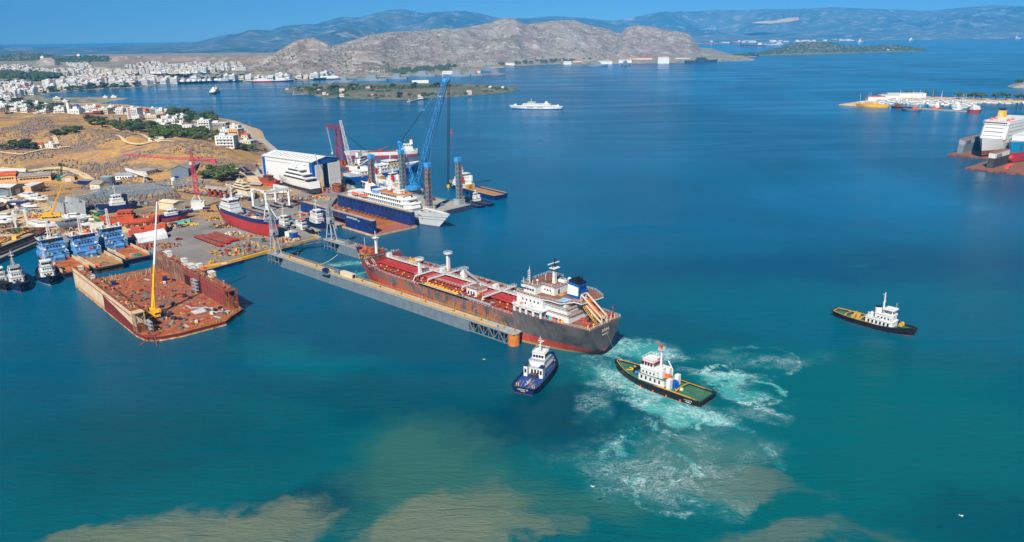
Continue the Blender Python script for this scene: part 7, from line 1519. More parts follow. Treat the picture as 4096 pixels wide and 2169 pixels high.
# silo, tanks
p = ON(436, 746); t = thing('storage_tank', 'squat dark grey cylindrical tank beside the yellow house', 'tank', p); MB().bar((0, 0, -1), (0, 0, 9), 6, 0, 16).obj('shell', ['grey_steel'], t); MB().bar((0, 0, 9), (0, 0, 9.8), 6.1, 0, 16, .4).obj('lid', ['light_grey'], t)
for i, (x, y, ln, lab) in enumerate(((25, 692, 40, 'long white pressure tank lying behind the red tile roof'), (185, 704, 16, 'short white tank lying above the ochre hall, upper one'), (182, 709, 16, 'short white tank lying above the ochre hall, lower one'), (696, 738, 0, 'upright white tank beside the grey warehouse'))):
	p = ON(x, y); t = thing('storage_tank', lab, 'tank', p)
	if ln: MB().bar((-ln/2, 0, 2), (ln/2, 0, 2), 1.9, 0, 10).obj('shell', ['clean_white'], t); MB().box((-ln*.3, 0, -1), (.6, 3, 1.8)).box((ln*.3, 0, -1), (.6, 3, 1.8)).obj('saddle', ['concrete'], t)
	else: MB().bar((0, 0, -.5), (0, 0, 5.6), 2, 0, 12).ball((0, 0, 5.6), 2, 0, 12, 4, .3, 0).obj('shell', ['clean_white'], t)
# --- white hangar
def hangar():
	A, B, Cc = P(1257, 768, YZ), P(1363, 746, YZ), P(1104, 726, YZ); d = B-A; rz = math.atan2(d.y, d.x); w = d.length; dp = (Cc-A).length
	T = thing('hangar', 'tall white boat hangar with blue trim and half open sliding doors', 'hangar', A, rz); H = 25.5
	b = MB().box((.4, dp/2, 0), (.8, dp, H)).box((w-.4, dp/2, 0), (.8, dp, H)).box((w/2, dp-.4, 0), (w-1.6, .8, H)); b.obj('wall', ['clean_white'], T)
	rs = 3.2; rows = [[(-.6, -.8, H), (-.6, dp+.5, H)], [(w/2, -.8, H+rs), (w/2, dp+.5, H+rs)], [(w+.6, -.8, H), (w+.6, dp+.5, H)]]
	r = MB().sheet(rows); r.sheet([[Vector(q)-Vector((0, 0, .5)) for q in e] for e in rows][::-1]); r.obj('roof', ['clean_white'], T)
	sk = MB()
	for i in range(12): y = dp*(.12+.07*i); sk.bar((w*.1, y, H+rs*.2+.12), (w*.42, y, H+rs*.84+.12), .18)
	sk.obj('skylight', ['grey_steel'], T)
	MB().prism([(0, 0), (w, 0), (w/2, .01)], 0, 1).v  # (no-op outline)
	MB().add([(-.4, -.3, H-4.2), (w+.4, -.3, H-1.0), (w+.4, -.3, H+.1), (w/2, -.3, H+rs), (-.4, -.3, H+.1)], [(0, 1, 2, 3, 4)]).obj('gable_trim', ['royal_blue'], T)
	MB().box((.9, -.45, 0), (2.6, .5, H-1)).box((-.12, 1.8, 0), (.5, 3.2, H-1)).box((-.12, dp-2.6, 0), (.5, 3.6, H-1)).obj('corner_trim', ['royal_blue'], T)
	for x0, ww in ((2.4, w*.27), (w*.56, w*.44)): dd = MB().box((x0+ww/2, -.9, .05), (ww, .5, H-3.0)).obj('sliding_door', ['clean_white'], T); MB().box((x0+ww/2, -1.17, .05), (.12, .06, H-3.2)).box((x0+ww/2, -1.17, 8), (ww, .06, .12)).obj('door_seam', ['light_grey'], dd)
	MB().box((w/2, dp*.5, .02), (w-2, dp-2, .05)).obj('hangar_floor', ['asphalt'], T)
	MB().bar((-.1, 2, H-3.6), (-.1, dp-3, H-3.6), .14).obj('gutter', ['grey_steel'], T)
	rr = random.Random(4)
	for i in range(6): MB().box((w*.45+rr.uniform(-5, 4), 8+i*8, 0), (3, 4, 2+rr.random()*3)).obj('stored_block', ['rust'], T)
hangar()
# --- travel lift
def travel_lift():
	FL, FR, BR = P(1016, 836, YZ), P(1070, 850, YZ), P(1160, 832, YZ)
	ux = FR-FL; uy = BR-FR; T = thing('travel_lift', 'big white boat travel lift with four tall legs on the paved yard', 'boat lift', FL, 0)
	H = 15.5; pts = [Vector((0, 0, 0)), ux, ux+uy, uy]; b = MB()
	leg = lambda p, q: MB().bar(p+Vector((0, 0, 2)), q+Vector((0, 0, H)), 1.0, 0, 4, 1.1)
	for i, p in enumerate(pts): leg(p, p).obj('leg', ['clean_white'], T)
	MB().bar(pts[0]+Vector((0, 0, H)), pts[1]+Vector((0, 0, H)), 1.25).bar(pts[3]+Vector((0, 0, H)), pts[2]+Vector((0, 0, H)), 1.25).bar(pts[1]+Vector((0, 0, H)), pts[2]+Vector((0, 0, H)), 1.4).obj('top_beam', ['clean_white'], T)
	MB().bar(pts[0]+Vector((0, 0, 2)), pts[1]+Vector((0, 0, 2)), .8).bar(pts[3]+Vector((0, 0, 2)), pts[2]+Vector((0, 0, 2)), .8).obj('base_beam', ['light_grey'], T)
	wm = MB().bar((0, -.6, 1.1), (0, .6, 1.1), 1.1, 0, 12).mesh('wheel', ['rubber']); a = math.atan2(ux.y, ux.x)
	for p in pts:
		for e in (-1.3, 1.3): inst(wm, 'wheel', T, p+ux.normalized()*e, a)
	sl = MB()
	for t_ in (.3, .7):
		p, q = (ux*t_), (ux*t_+uy); sl.bar(p+Vector((0, 0, H-1)), p+Vector((0, 0, 5))+uy*.12, .2).bar(q+Vector((0, 0, H-1)), q+Vector((0, 0, 5))-uy*.12, .2)
	sl.obj('sling', ['dark_steel'], T); text(T, 'SPANOPOULOS', 1.4, ux*.5+Vector((0, 0, H-.5))-Vector((ux.y, -ux.x, 0)).normalized()*-1.3, (PI/2, 0, a), 'navy')
travel_lift()
# --- beached blue and red coaster
def coaster():
	T, L_ = ship('coaster', 'blue and red coaster with white house and A frame mast on blocks in the yard', 'cargo ship', P(902, 882, YZ), P(1112, 953, YZ), z=YZ+2)
	h = Hull(L_, 12.5, 9.0, (.8, 2.2), tr=.7, ss=.25, sb=.74, pb=2.1, wsb=.62, wtr=.3, wss=.4, rake=4, srake=3, bul=1.1)
	put_hull(T, h, ['oxide_red', 'navy'], [0, 0, 0, 0, 1, 1], 'light_grey', (-.14, 0, .2, .45, .68, .84, 1.0))
	x = -L_*.34; z = 8
	for i, (e, f, w) in enumerate(((8, 7, .84), (6.5, 6, .76), (5, 5, .7))): house(T, x-e, x+f, 12.5*w, z+i*2.6, 2.5, 'clean_white', 'light_grey' if i < 2 else 'clean_white', 'deckhouse' if i < 2 else 'wheelhouse', ch=1)
	windows_round(T, x-5, x+5, 12.5*.7, z+6.1, 1.1, 7, 5, 5)
	for s in (1, -1): MB().rail([(x-8, s*5, z+2.6), (x+7, s*5, z+2.6)], 1, 1.5, .07).rail([(x-6, s*4.4, z+5.2), (x+6, s*4.4, z+5.2)], 1, 1.5, .07).obj('railing', ['white'], T); MB().bar((x-3, s*2.4, z+7.8), (x-3, s*2.4, z+11), 1.0, 0, 8).obj('funnel', ['light_grey'], T)
	mast(T, x+3, 0, z+7.8, 12, .4, 'clean_white', ((.4, 3), (.65, 2.4), (.85, 1.6)), radar=True)
	rr = random.Random(2)
	for i in range(16): MB().box((rr.uniform(-10, 18), rr.uniform(-4.2, 4.2), z), (rr.uniform(1, 6), rr.uniform(.8, 3), rr.uniform(.6, 2.2)), 0, rr.uniform(-.3, .3)).obj('deck_gear', [rr.choice(['dark_steel', 'light_grey', 'rust', 'wood_deck', 'navy', 'cream'])], T)
	a = MB(); ap = Vector((L_*.36, 0, z+13));
	for s in (1, -1): a.bar((L_*.38, s*4, z+1), ap, .3).bar((L_*.47, s*2.4, z+2.2), ap, .3)
	a.bar((L_*.375, -2.4, z+6), (L_*.375, 2.4, z+6), .2).bar((L_*.37, -1.5, z+9), (L_*.37, 1.5, z+9), .2).box(ap, (1.2, .8, .8)); a.obj('a_frame', ['clean_white'], T)
	text(T, 'VIKTOR I', 1.1, h.at(.9, .86, -1, -.12), (PI/2, 0, .4));
	bl = MB()
	for i in range(10): bl.box((-L_*.36+i*L_*.075, 0, -2.1), (1.6, 3.4, 2.2))
	bl.obj('keel_block', ['rust'], T)
coaster()
# --- yachts on the hard
def yacht(label, a, b, B, D, hull, belly, k, z):
	T, L_ = ship('motor_yacht', label, 'yacht', a, b, None, z)
	h = Hull(L_, B, D, (.2, 1.4*k), tr=.85, ss=.15, sb=.5, pb=1.7, wsb=.4, wpb=1.5, wtr=.8, rake=6*k, srake=-1.5*k, bul=.7*k)
	put_hull(T, h, [belly, hull], [0, 0, 1, 1, 1, 1], 'wood_deck', (-.7, -.3, 0, .3, .6, .8, 1), 22)
	x0, x1 = -L_*.36, L_*.2
	for i, (a_, b_, w) in enumerate(((0, 0, .9), (.07, -.04, .8), (.16, -.09, .66))):
		z0 = D-.5*k+i*2.5*k; MB().prism([(x0+L_*a_, -B*w/2*.8), (x1+L_*b_-3*k, -B*w/2), (x1+L_*b_+1*k, 0), (x1+L_*b_-3*k, B*w/2), (x0+L_*a_, B*w/2*.8)], z0, z0+2.0*k, top=[(x0+L_*a_, -B*w/2*.78), (x1+L_*b_-5*k, -B*w/2*.95), (x1+L_*b_-3*k, 0), (x1+L_*b_-5*k, B*w/2*.95), (x0+L_*a_, B*w/2*.78)]).obj('deckhouse', [hull], T)
		MB().prism([(x0+L_*a_+.5, -B*w/2*.815), (x1+L_*b_-5*k, -B*w/2*1.01), (x1+L_*b_-1.9*k, 0), (x1+L_*b_-5*k, B*w/2*1.01), (x0+L_*a_+.5, B*w/2*.815)], z0+.75*k, z0+1.55*k).obj('window_band', ['glass'], T)
		MB().prism([(x0+L_*a_-4*k, -B*w/2*.95), (x1+L_*b_-4*k, -B*w/2*1.03), (x1+L_*b_-1.5*k, 0), (x1+L_*b_-4*k, B*w/2*1.03), (x0+L_*a_-4*k, B*w/2*.95)], z0+2.0*k, z0+2.5*k).obj('upper_deck', [hull], T)
	zt = D+7*k; MB().prism([(x0+L_*.26, -1.8*k), (x0+L_*.36, -1.5*k), (x0+L_*.36, 1.5*k), (x0+L_*.26, 1.8*k)], zt, zt+2.6*k).bar((x0+L_*.3, 0, zt+2.6*k), (x0+L_*.29, 0, zt+6*k), .2*k).obj('radar_arch', [hull], T)
	for s in (1, -1): MB().ball((x0+L_*.24, s*1.8*k, zt+1.2*k), .9*k, 0, 8, 5).obj('satellite_dome', [hull], T); winrow(T, (L_*.05, s*(B/2+.02), D*.55), (L_*.22, s*(B/2+.02), D*.55), 5, .8, .6)
	st = MB()
	for i in range(7):
		for s in (1, -1): st.bar((-L_*.35+i*L_*.09, s*B*.3, -z+YZ), (-L_*.35+i*L_*.09, s*B*.3, -1), .22)
	st.obj('cradle_prop', ['dark_steel'], T)
	return T
yacht('large white motor yacht with three decks propped up beside the white hangar', P(1262, 752, 8.5), P(1100, 709, 8.5), 12, 5.5, 'clean_white', 'dark_steel', 1.25, YZ+5)
yacht('smaller cream and silver motor yacht propped up before the orange roofed house', P(1008, 800, YZ), P(915, 776, YZ), 7.5, 4, 'cream', 'naval_grey', .85, YZ+3.2)
sc = MB(); A, B = P(1165, 785, YZ), P(1228, 800, YZ)
for i in range(8):
	for k in range(2):
		p = A.lerp(B, i/7)+Vector((k*1.2, k*1.6, 0)); sc.bar(p, p+Vector((0, 0, 7)), .1)
for k in range(4): sc.bar(A+Vector((0, 0, 1.7*k+1.7)), B+Vector((0, 0, 1.7*k+1.7)), .1)
sc.obj('scaffold', ['light_grey'], None, label='low tube scaffold along the side of the large white yacht', cat='scaffold')
# --- other boats on the hard
def hard_boat(label, a, b, B, D, hullc, belly, sup, house_at, tiers, deck='rust', k=1.0, fun=None, mh=6):
	T, L_ = ship('work_boat', label, 'boat', a, b, None, a.z+2)
	h = Hull(L_, B, D, (.5, 2), tr=.8, sb=.66, wsb=.5, rake=2.5, bul=.8); put_hull(T, h, [belly, hullc], [0, 0, 0, 1, 1, 1], deck, (-.3, 0, .25, .5, .65, .8, 1), 18)
	x = house_at*L_
	for i in range(tiers): house(T, x-(5-i)*k, x+(4.5-i*.8)*k, B*(.75-i*.08), D-.6+i*2.4*k, 2.3*k, sup, sup, 'deckhouse' if i < tiers-1 else 'wheelhouse', ch=.6)
	i = tiers-1; windows_round(T, x-(5-i)*k, x+(4.5-i*.8)*k, B*(.75-i*.08), D-.6+i*2.4*k+1.0, .9, 4, 3, 3)
	if mh: mast(T, x, 0, D-.6+tiers*2.4*k, mh, .25, sup, ((.5, 2), (.75, 1.6)))
	if fun: f = MB().box((x-5.5*k, 0, D), (3*k, 3*k, 6.5*k)).obj('funnel', [fun], T)
	rr = random.Random(int(L_*7))
	for j in range(6): MB().box((rr.uniform(-L_*.4, L_*.3), rr.uniform(-B*.3, B*.3), D-.7), (rr.uniform(.8, 3), rr.uniform(.6, 2), rr.uniform(.5, 1.6))).obj('deck_gear', [rr.choice(['rust', 'dark_steel', 'light_grey', 'sand_stone'])], T)
	MB().box((0, 0, -2), (L_*.7, 2.2, 1.4)).obj('keel_block', ['rust_dark'], T)
	return T
hard_boat('white tug with a navy funnel standing on the hard in front of the steel frame', P(545, 838, YZ), P(405, 858, YZ), 9, 4, 'navy', 'navy', 'clean_white', .02, 3, 'dark_steel', 1.1, 'navy', 9)
hard_boat('orange primed ship hull with a low wheelhouse on the hard behind the tent', P(640, 892, YZ), P(412, 906, YZ), 11, 3.4, 'primer_orange', 'primer_orange', 'primer_orange', .08, 2, 'rust', 1.2, None, 0)
hard_boat('small navy and red tug with white wheelhouse on the hard near the cream workshop', P(648, 893, YZ), P(750, 876, YZ), 7, 3.2, 'navy', 'oxide_red', 'clean_white', -.08, 2, 'dark_steel', .9, None, 4)
hard_boat('rust red boat with a brown wheelhouse on the hard between the two yachts', P(1112, 752, YZ), P(1042, 742, YZ), 8, 4, 'oxide_red', 'primer_orange', 'rust', .0, 2, 'rust', 1, None, 4)
hard_boat('green painted hull on stands behind the blue supply ships', P(420, 895, YZ), P(380, 880, YZ), 6, 3, 'lime', 'green', 'green', 0, 1, 'dark_steel', .8, None, 0)
hard_boat('grey patrol boat hull on stands between the supply ships and the grey bow section', P(350, 902, YZ), P(240, 922, YZ), 5.5, 3, 'naval_grey', 'grey_steel', 'naval_grey', .1, 1, 'naval_grey', 1, None, 3)
hard_boat('dark hulled boat with cream deck standing at the left edge of the dirt yard', P(-30, 850, YZ), P(28, 836, YZ), 6, 3, 'cream', 'black', 'cream', -.1, 1, 'cream', .9, None, 0)
T, L_ = ship('barge', 'rusty orange landing barge with an open ramp lying behind the white tent', 'barge', P(520, 938, YZ), P(668, 925, YZ), z=YZ)
MB().box((0, 0, 0), (L_, 11, 1)).box((0, -5.3, 1), (L_, .5, 3)).box((0, 5.3, 1), (L_, .5, 3)).box((L_/2-.3, 0, 1), (.6, 10, 4.5), 0, 0, .6).box((-L_*.3, 0, 1), (6, 8, 3)).obj('hull', ['primer_orange'], T)
T, L_ = ship('ship_section', 'grey open ship bow section under construction beside the yellow crane', 'ship section', P(235, 838, YZ), P(345, 862, YZ), z=YZ+1)
h = Hull(L_, 15, 8, (0, 1), tr=1, sb=.5, wsb=.45, rake=2, bul=5); h.shell().obj('shell', ['light_grey'], T, smooth=40)
b = MB()
for i in range(5): x = -L_*.42+i*L_*.15; b.box((x, 0, .5), (.4, 13, 3.5))
b.box((0, 0, .6), (L_*.8, .4, 3)); b.obj('bulkhead', ['grey_steel'], T)
# --- steel frames under construction
def steel_frame(label, c4, H, nx, ny, mat='naval_grey'):
	p = [P(x, y, YZ) for x, y in c4]; T = thing('roof_skeleton', label, 'steel frame', (0, 0, 0)); col, bm = MB(), MB()
	f = lambda u, v: p[0]*(1-u)*(1-v)+p[1]*u*(1-v)+p[2]*u*v+p[3]*(1-u)*v
	up = lambda u, v: f(u, v)+Vector((0, 0, H+1.6*(1-abs((v*2) % 1*2-1))))
	for i in range(nx+1):
		u = i/nx
		for j in range(ny+1): col.bar(f(u, j/ny), up(u, j/ny), .28)
		for j in range(ny*2): bm.bar(up(u, j/ny/2), up(u, (j+1)/ny/2), .26)
	for j in range(ny*6+1):
		v = j/(ny*6); bm.bar(up(0, v), up(1, v), .3)
	for z_ in (H*.5,):
		for v in (0, 1): bm.bar(f(0, v)+Vector((0, 0, z_)), f(1, v)+Vector((0, 0, z_)), .2)
		for u in (0, 1): bm.bar(f(u, 0)+Vector((0, 0, z_)), f(u, 1)+Vector((0, 0, z_)), .2)
	col.obj('columns', [mat], T); bm.obj('roof_beams', [mat], T)
	return f
f1 = steel_frame('wide grey steel roof skeleton standing over the boat yard', ((327, 842), (700, 800), (668, 765), (442, 778)), 7.5, 12, 3)
steel_frame('narrow grey steel skeleton at the left end of the wide one', ((327, 846), (440, 822), (420, 795), (290, 806)), 8, 6, 2)
steel_frame('smaller grey steel skeleton behind the red tower crane', ((700, 775), (812, 768), (800, 738), (690, 748)), 7, 6, 2)
# --- red tower crane
def tower_crane():
	c = P(796, 836, YZ); T = thing('tower_crane', 'tall pinkish red lattice tower crane on a white concrete block', 'tower crane', c, 0); top = 38
	MB().box((0, 0, 0), (9.5, 9.5, 6), 0, .3).box((0, 0, 0), (12, 12, 1), 0, .3).obj('base_block', ['clean_white'], T)
	bl = MB()
	for s in (-1, 1):
		for t in (-1, 1): bl.bar((s*4, t*4, 6), (s*1.2, t*1.2, 11), .4)
	bl.obj('base_legs', ['cream'], T)
	MB().truss((0, 0, 10), (0, 0, top), 2.6, 2.6, 13, .2).obj('mast', ['pink_red'], T)
	MB().truss((0, 0, top), (0, 0, top+7), 2.4, .8, 3, .2).obj('apex', ['pink_red'], T)
	tipw = PY(500, 648, c.y+30)-c; tipw.z = top+1; e = tipw.normalized()
	tipw = Vector((tipw.x, tipw.y, top+.8)); cj = Vector((-tipw.x, -tipw.y, 0)).normalized()*22+Vector((0, 0, top+1))
	MB().truss((0, 0, top+.8), tipw, 1.8, 1.2, 22, .16, tri=True).obj('jib', ['pink_red'], T)
	MB().truss((0, 0, top+.8), cj, 1.8, 1.6, 8, .18).obj('counter_jib', ['pink_red'], T)
	MB().box(cj-Vector((0, 0, 2)), (3.2, 2.2, 3)).obj('counterweight', ['pink_red'], T); MB().box(cj*.25+Vector((0, 0, top*.75+1)), (2.2, 1.6, 2)).obj('winch_house', ['pink_red'], T); MB().box((-.5, -2, top-3), (1.8, 1.6, 2.2)).obj('cab', ['cream'], T)
	r = MB().bar((0, 0, top+7), tipw*.6+Vector((0, 0, .4*top+1.4)), .07, 0, 3).bar((0, 0, top+7), cj*.85+Vector((0, 0, top*.15)), .07, 0, 3).obj('tie_bar', ['pink_red'], T)
tower_crane()
# --- yellow mobile crane and scrap handler in the dirt yard
def mobile2():
	c = P(205, 872, YZ); C = thing('mobile_crane', 'yellow mobile crane with raised yellow boom on the dirt yard', 'crane', c, .35)
	MB().box((0, 0, .9), (13, 3, 1.2)).box((5.6, 0, 2.1), (2, 2.8, 1.4)).obj('carrier', ['yellow'], C); MB().box((-2, 0, 2.1), (6, 3, 2.2)).obj('turntable', ['yellow'], C)
	for x in (-5, -3, 2, 4):
		for s in (-1.3, 1.3): MB().bar((x, s-.3, .7), (x, s+.3, .7), .7, 0, 8).obj('wheel', ['rubber'], C)
	tip = Matrix.Rotation(-.35, 3, 'Z') @ (PY(249, 738, c.y+8)-c); b0 = Vector((1, 0, 3.4)); MB().truss(b0, b0.lerp(tip, .5), 1.4, 1.2, 5, .22).bar(b0.lerp(tip, .45), tip, .5, 0, 4, .35).obj('boom', ['yellow'], C)
	MB().bar((-4, 0, 4), (-12, 1, 8), .2).obj('counter_arm', ['dark_steel'], C)
	c = ON(243, 722); C = thing('scrap_handler', 'dark green scrap handler crane rising above the scrap heaps', 'crane', c, .6); MB().box((0, 0, 0), (6, 4, 2)).box((0, 0, 2), (5, 3.6, 3)).obj('body', ['green'], C); MB().truss((1, 0, 4), (3, 0, 14), 1.6, 1, 4, .25).bar((3, 0, 14), (8, 0, 12), .5).box((2, 0, 13), (3, 2, 3)).obj('arm', ['dark_tree'], C)
mobile2()
# white portal frames and gantry
for i, (x, y, lab) in enumerate(((62, 906, 'white goal shaped lift frame on the dirt yard, nearer the left edge'), (108, 898, 'white goal shaped lift frame on the dirt yard, nearer the yellow crane'))):
	p = P(x, y, YZ); t = thing('lift_frame', lab, 'lift frame', p, 2.2); MB().box((-4, 0, 0), (1.2, 1.2, 9)).obj('leg', ['clean_white'], t); MB().box((4, 0, 0), (1.2, 1.2, 9)).obj('leg', ['clean_white'], t); MB().box((0, 0, 9), (9.4, 1.4, 1.3)).obj('beam', ['clean_white'], t)
p, q = P(520, 722, YZ), P(585, 745, YZ); t = thing('gantry_crane', 'white goliath gantry crane beam spanning the plate yard', 'gantry crane', (p+q)/2, math.atan2((q-p).y, (q-p).x)); ln = (q-p).length
MB().box((0, 0, 9), (ln+10, 2.4, 2.2)).obj('beam', ['clean_white'], t)
for s in (-1, 1): MB().bar((s*ln/2, -3, 0), (s*ln/2, -.4, 9), .5).bar((s*ln/2, 3, 0), (s*ln/2, .4, 9), .5).bar((s*ln/2, -3, .5), (s*ln/2, 3, .5), .4).obj('leg', ['clean_white'], t)
p = P(700, 735, YZ); t = thing('gantry_crane', 'small pale semi gantry against the gable of the grey warehouse', 'gantry crane', p, -.6); MB().box((8, 0, 6), (20, 1.2, 1.2)).obj('beam', ['light_grey'], t); MB().bar((0, -2, 0), (0, 0, 6), .3).bar((0, 2, 0), (0, 0, 6), .3).obj('leg', ['light_grey'], t)
t = thing('canopy', 'grey roofed canopy on thick red columns before the orange roofed house', 'canopy', P(885, 790, YZ), -.5)
for i in range(5): MB().bar((-13+i*6.5, 0, 0), (-13+i*6.5, 0, 7), 1.2, 0, 8).obj('column', ['oxide_red'], t)
MB().prism([(-16, -3), (16, -3), (16, 3), (-16, 3)], 7, 9, top=[(-16, -1), (16, -1), (16, 1), (-16, 1)]).obj('roof', ['roof_grey'], t)
# tent
A, B = P(552, 974, YZ), P(672, 952, YZ); d = B-A; t = thing('tent', 'large white tarpaulin shelter on the quay behind the rusty dock', 'shelter', A, math.atan2(d.y, d.x)); w = d.length
MB().sheet([[(0, 0, 0), (w*.5, -.3, 0), (w, 0, 0)], [(0, 1, 3.2), (w*.5, 1, 3), (w, 1, 3.4)], [(0, 6, 5.4), (w*.3, 6, 5.0), (w, 6, 5.6)], [(0, 11, 3.4), (w*.5, 11, 3.1), (w, 11, 3.2)], [(0, 12, 0), (w*.5, 12, 0), (w, 12, 0)]]).obj('canvas', ['tarp'], t)
fr = MB()
for x in (0, w): fr.path([(x, 0, 0), (x, 1, 3.2), (x, 6, 5.4), (x, 11, 3.4), (x, 12, 0)], .12)
fr.obj('hoop', ['light_grey'], t)
# trailers
def trailer_mesh():
	b = MB().box((0, 0, 1.0), (1, 1, .5))
	return b
for i, (a, b_, lab) in enumerate((((782, 950), (884, 988), 'red flat self propelled trailer, the one nearest the water'), ((806, 946), (909, 978), 'red flat self propelled trailer, second from the water'), ((838, 943), (923, 970), 'red flat self propelled trailer, third from the water'), ((858, 936), (945, 965), 'red flat self propelled trailer, the one nearest the coaster'))):
	A, B = P(*a, YZ), P(*b_, YZ); c, rz, ln = between(A, B); t = thing('flat_trailer', lab, 'trailer', (c.x, c.y, YZ), rz, 'red trailers on the paved yard')
	MB().box((0, 0, 1.0), (ln, 3, .6)).obj('platform', ['oxide_red'], t); bx = MB()
	for k in range(8): bx.box((-ln/2+ln*(k+.5)/8, 0, 1.6), (ln/8*.86, 2.7, .06))
	bx.obj('deck_panel', ['deck_brown'], t); MB().box((ln/2+.6, 0, .8), (1.4, 2.6, 1.2)).obj('power_pack', ['bright_red'], t)
	for k in range(10):
		for s in (-1, 1): inst(shared('twheel', lambda: MB().bar((0, -.4, .5), (0, .4, .5), .5, 0, 8).mesh('wheel', ['rubber'])), 'wheel', t, (-ln/2+ln*(k+.5)/10, s*1.0, 0))
# containers, tanks, clutter
def container(x, y, ln, mt, rz, lab, z=YZ, h=2.6, w=2.6):
	p = P(x, y, z); t = thing('container', lab, 'container', p, rz); MB().box((0, 0, 0), (ln, w, h)).obj('body', [mt], t); MB().box((0, 0, h), (ln+.1, w+.1, .12)).obj('roof', ['roof_grey' if mt != 'clean_white' else 'roof_white'], t); rb = MB()
	for k in range(int(ln/.8)): rb.box((-ln/2+.4+k*.8, -w/2-.04, .2), (.3, .08, h-.4))
	rb.obj('rib', [mt], t)
for a in ((350, 742, 13, 'navy', -.3, 'long navy container with tan roof beside the little yellow house', YZ, 5, 8), (318, 740, 8, 'navy', -.3, 'navy container left of the long tan roofed one', YZ, 3, 5), (362, 760, 7, 'primer_orange', -.3, 'orange container near the small white cabin', YZ, 3, 4), (75, 822, 14, 'dock_blue', .1, 'blue site hut with tan roof on the dirt yard at left', YZ, 4, 6), (395, 858, 11, 'dock_blue', .2, 'plain blue container behind the blue supply ships', YZ, 3.2, 4), (730, 856, 14, 'navy', .1, 'navy container block with a tan roof before the cream workshop', YZ, 3.4, 6),
          (806, 838, 5, 'navy', .2, 'small navy skip at the foot of the tower crane, left one', YZ, 2.4, 3), (826, 840, 5, 'navy', .2, 'small navy skip at the foot of the tower crane, right one', YZ, 2.4, 3), (1165, 950, 6, 'clean_white', -.6, 'white topped hut on the quay beside the beached coaster', YZ, 4, 5), (1176, 956, 4, 'royal_blue', -.6, 'tall blue round topped skip on the quay by the coaster bow', YZ, 4.4, 4), (1035, 968, 9, 'grey_steel', -.5, 'grey generator box on the quay below the beached coaster', YZ, 3, 3), (1415, 764, 6, 'mint', .3, 'green gear crates stacked on the hangar quay', YZ, 2, 3), (785, 855, 3, 'royal_blue', 0, 'tiny bright blue skip on the yard road', YZ, 2, 2),
          (722, 897, 6, 'mint', .2, 'mint green cradle frame on the yard, left one', YZ, 2.4, 2.4), (745, 891, 6, 'mint', .2, 'mint green cradle frame on the yard, right one', YZ, 2.4, 2.4), (262, 733, 7, 'navy', .2, 'navy container beside the ochre workshop', YZ, 3, 3), (390, 912, 9, 'clean_white', .5, 'white tank container behind the middle blue supply ship', YZ, 3.6, 3.6), (1310, 800, 3, 'yellow', .4, 'small yellow compressor alone on the open yard', YZ, 2.4, 2.4), (940, 715, 2, 'clean_white', 0, 'white site box at the car park below the hill', 8, 2, 2)):
	container(*a)
def scrap(x, y, r, n, mats_, lab, seed, hmax=2.2, sy=.6, cat='scrap heap', name='scrap_heap', z=YZ):
	rr = random.Random(seed); p = P(x, y, z); b = MB(); r *= 1.2; n = int(n*(1.1 if 'yellow' in mats_ or 'dull_yellow' in mats_ else 1.8))
	for i in range(n):
		a, d_ = rr.uniform(0, 6.28), r*math.sqrt(rr.random()); q = (d_*math.cos(a), d_*math.sin(a)*sy, 0); hh = hmax*(1-d_/r*.8)*rr.uniform(.4, 1.2)
		if i % 3: b.box((q[0], q[1], rr.uniform(0, .3)), (rr.uniform(.5, 2.6), rr.uniform(.4, 1.8), max(.3, hh)), rr.randrange(len(mats_)), rr.uniform(0, 3), rr.uniform(.3, 1))
		else: b.bar((q[0], q[1], .2), (q[0]+rr.uniform(-3, 3), q[1]+rr.uniform(-2, 2), hh+.4), rr.uniform(.1, .3), rr.randrange(len(mats_)))
	b.obj(name, mats_, None, p, label=lab, cat=cat)
R1, R2, R3_ = ['rust', 'rust_dark', 'sand_stone'], ['dark_steel', 'black', 'rust_dark'], ['rust_orange', 'rust', 'wood_deck', 'light_grey']
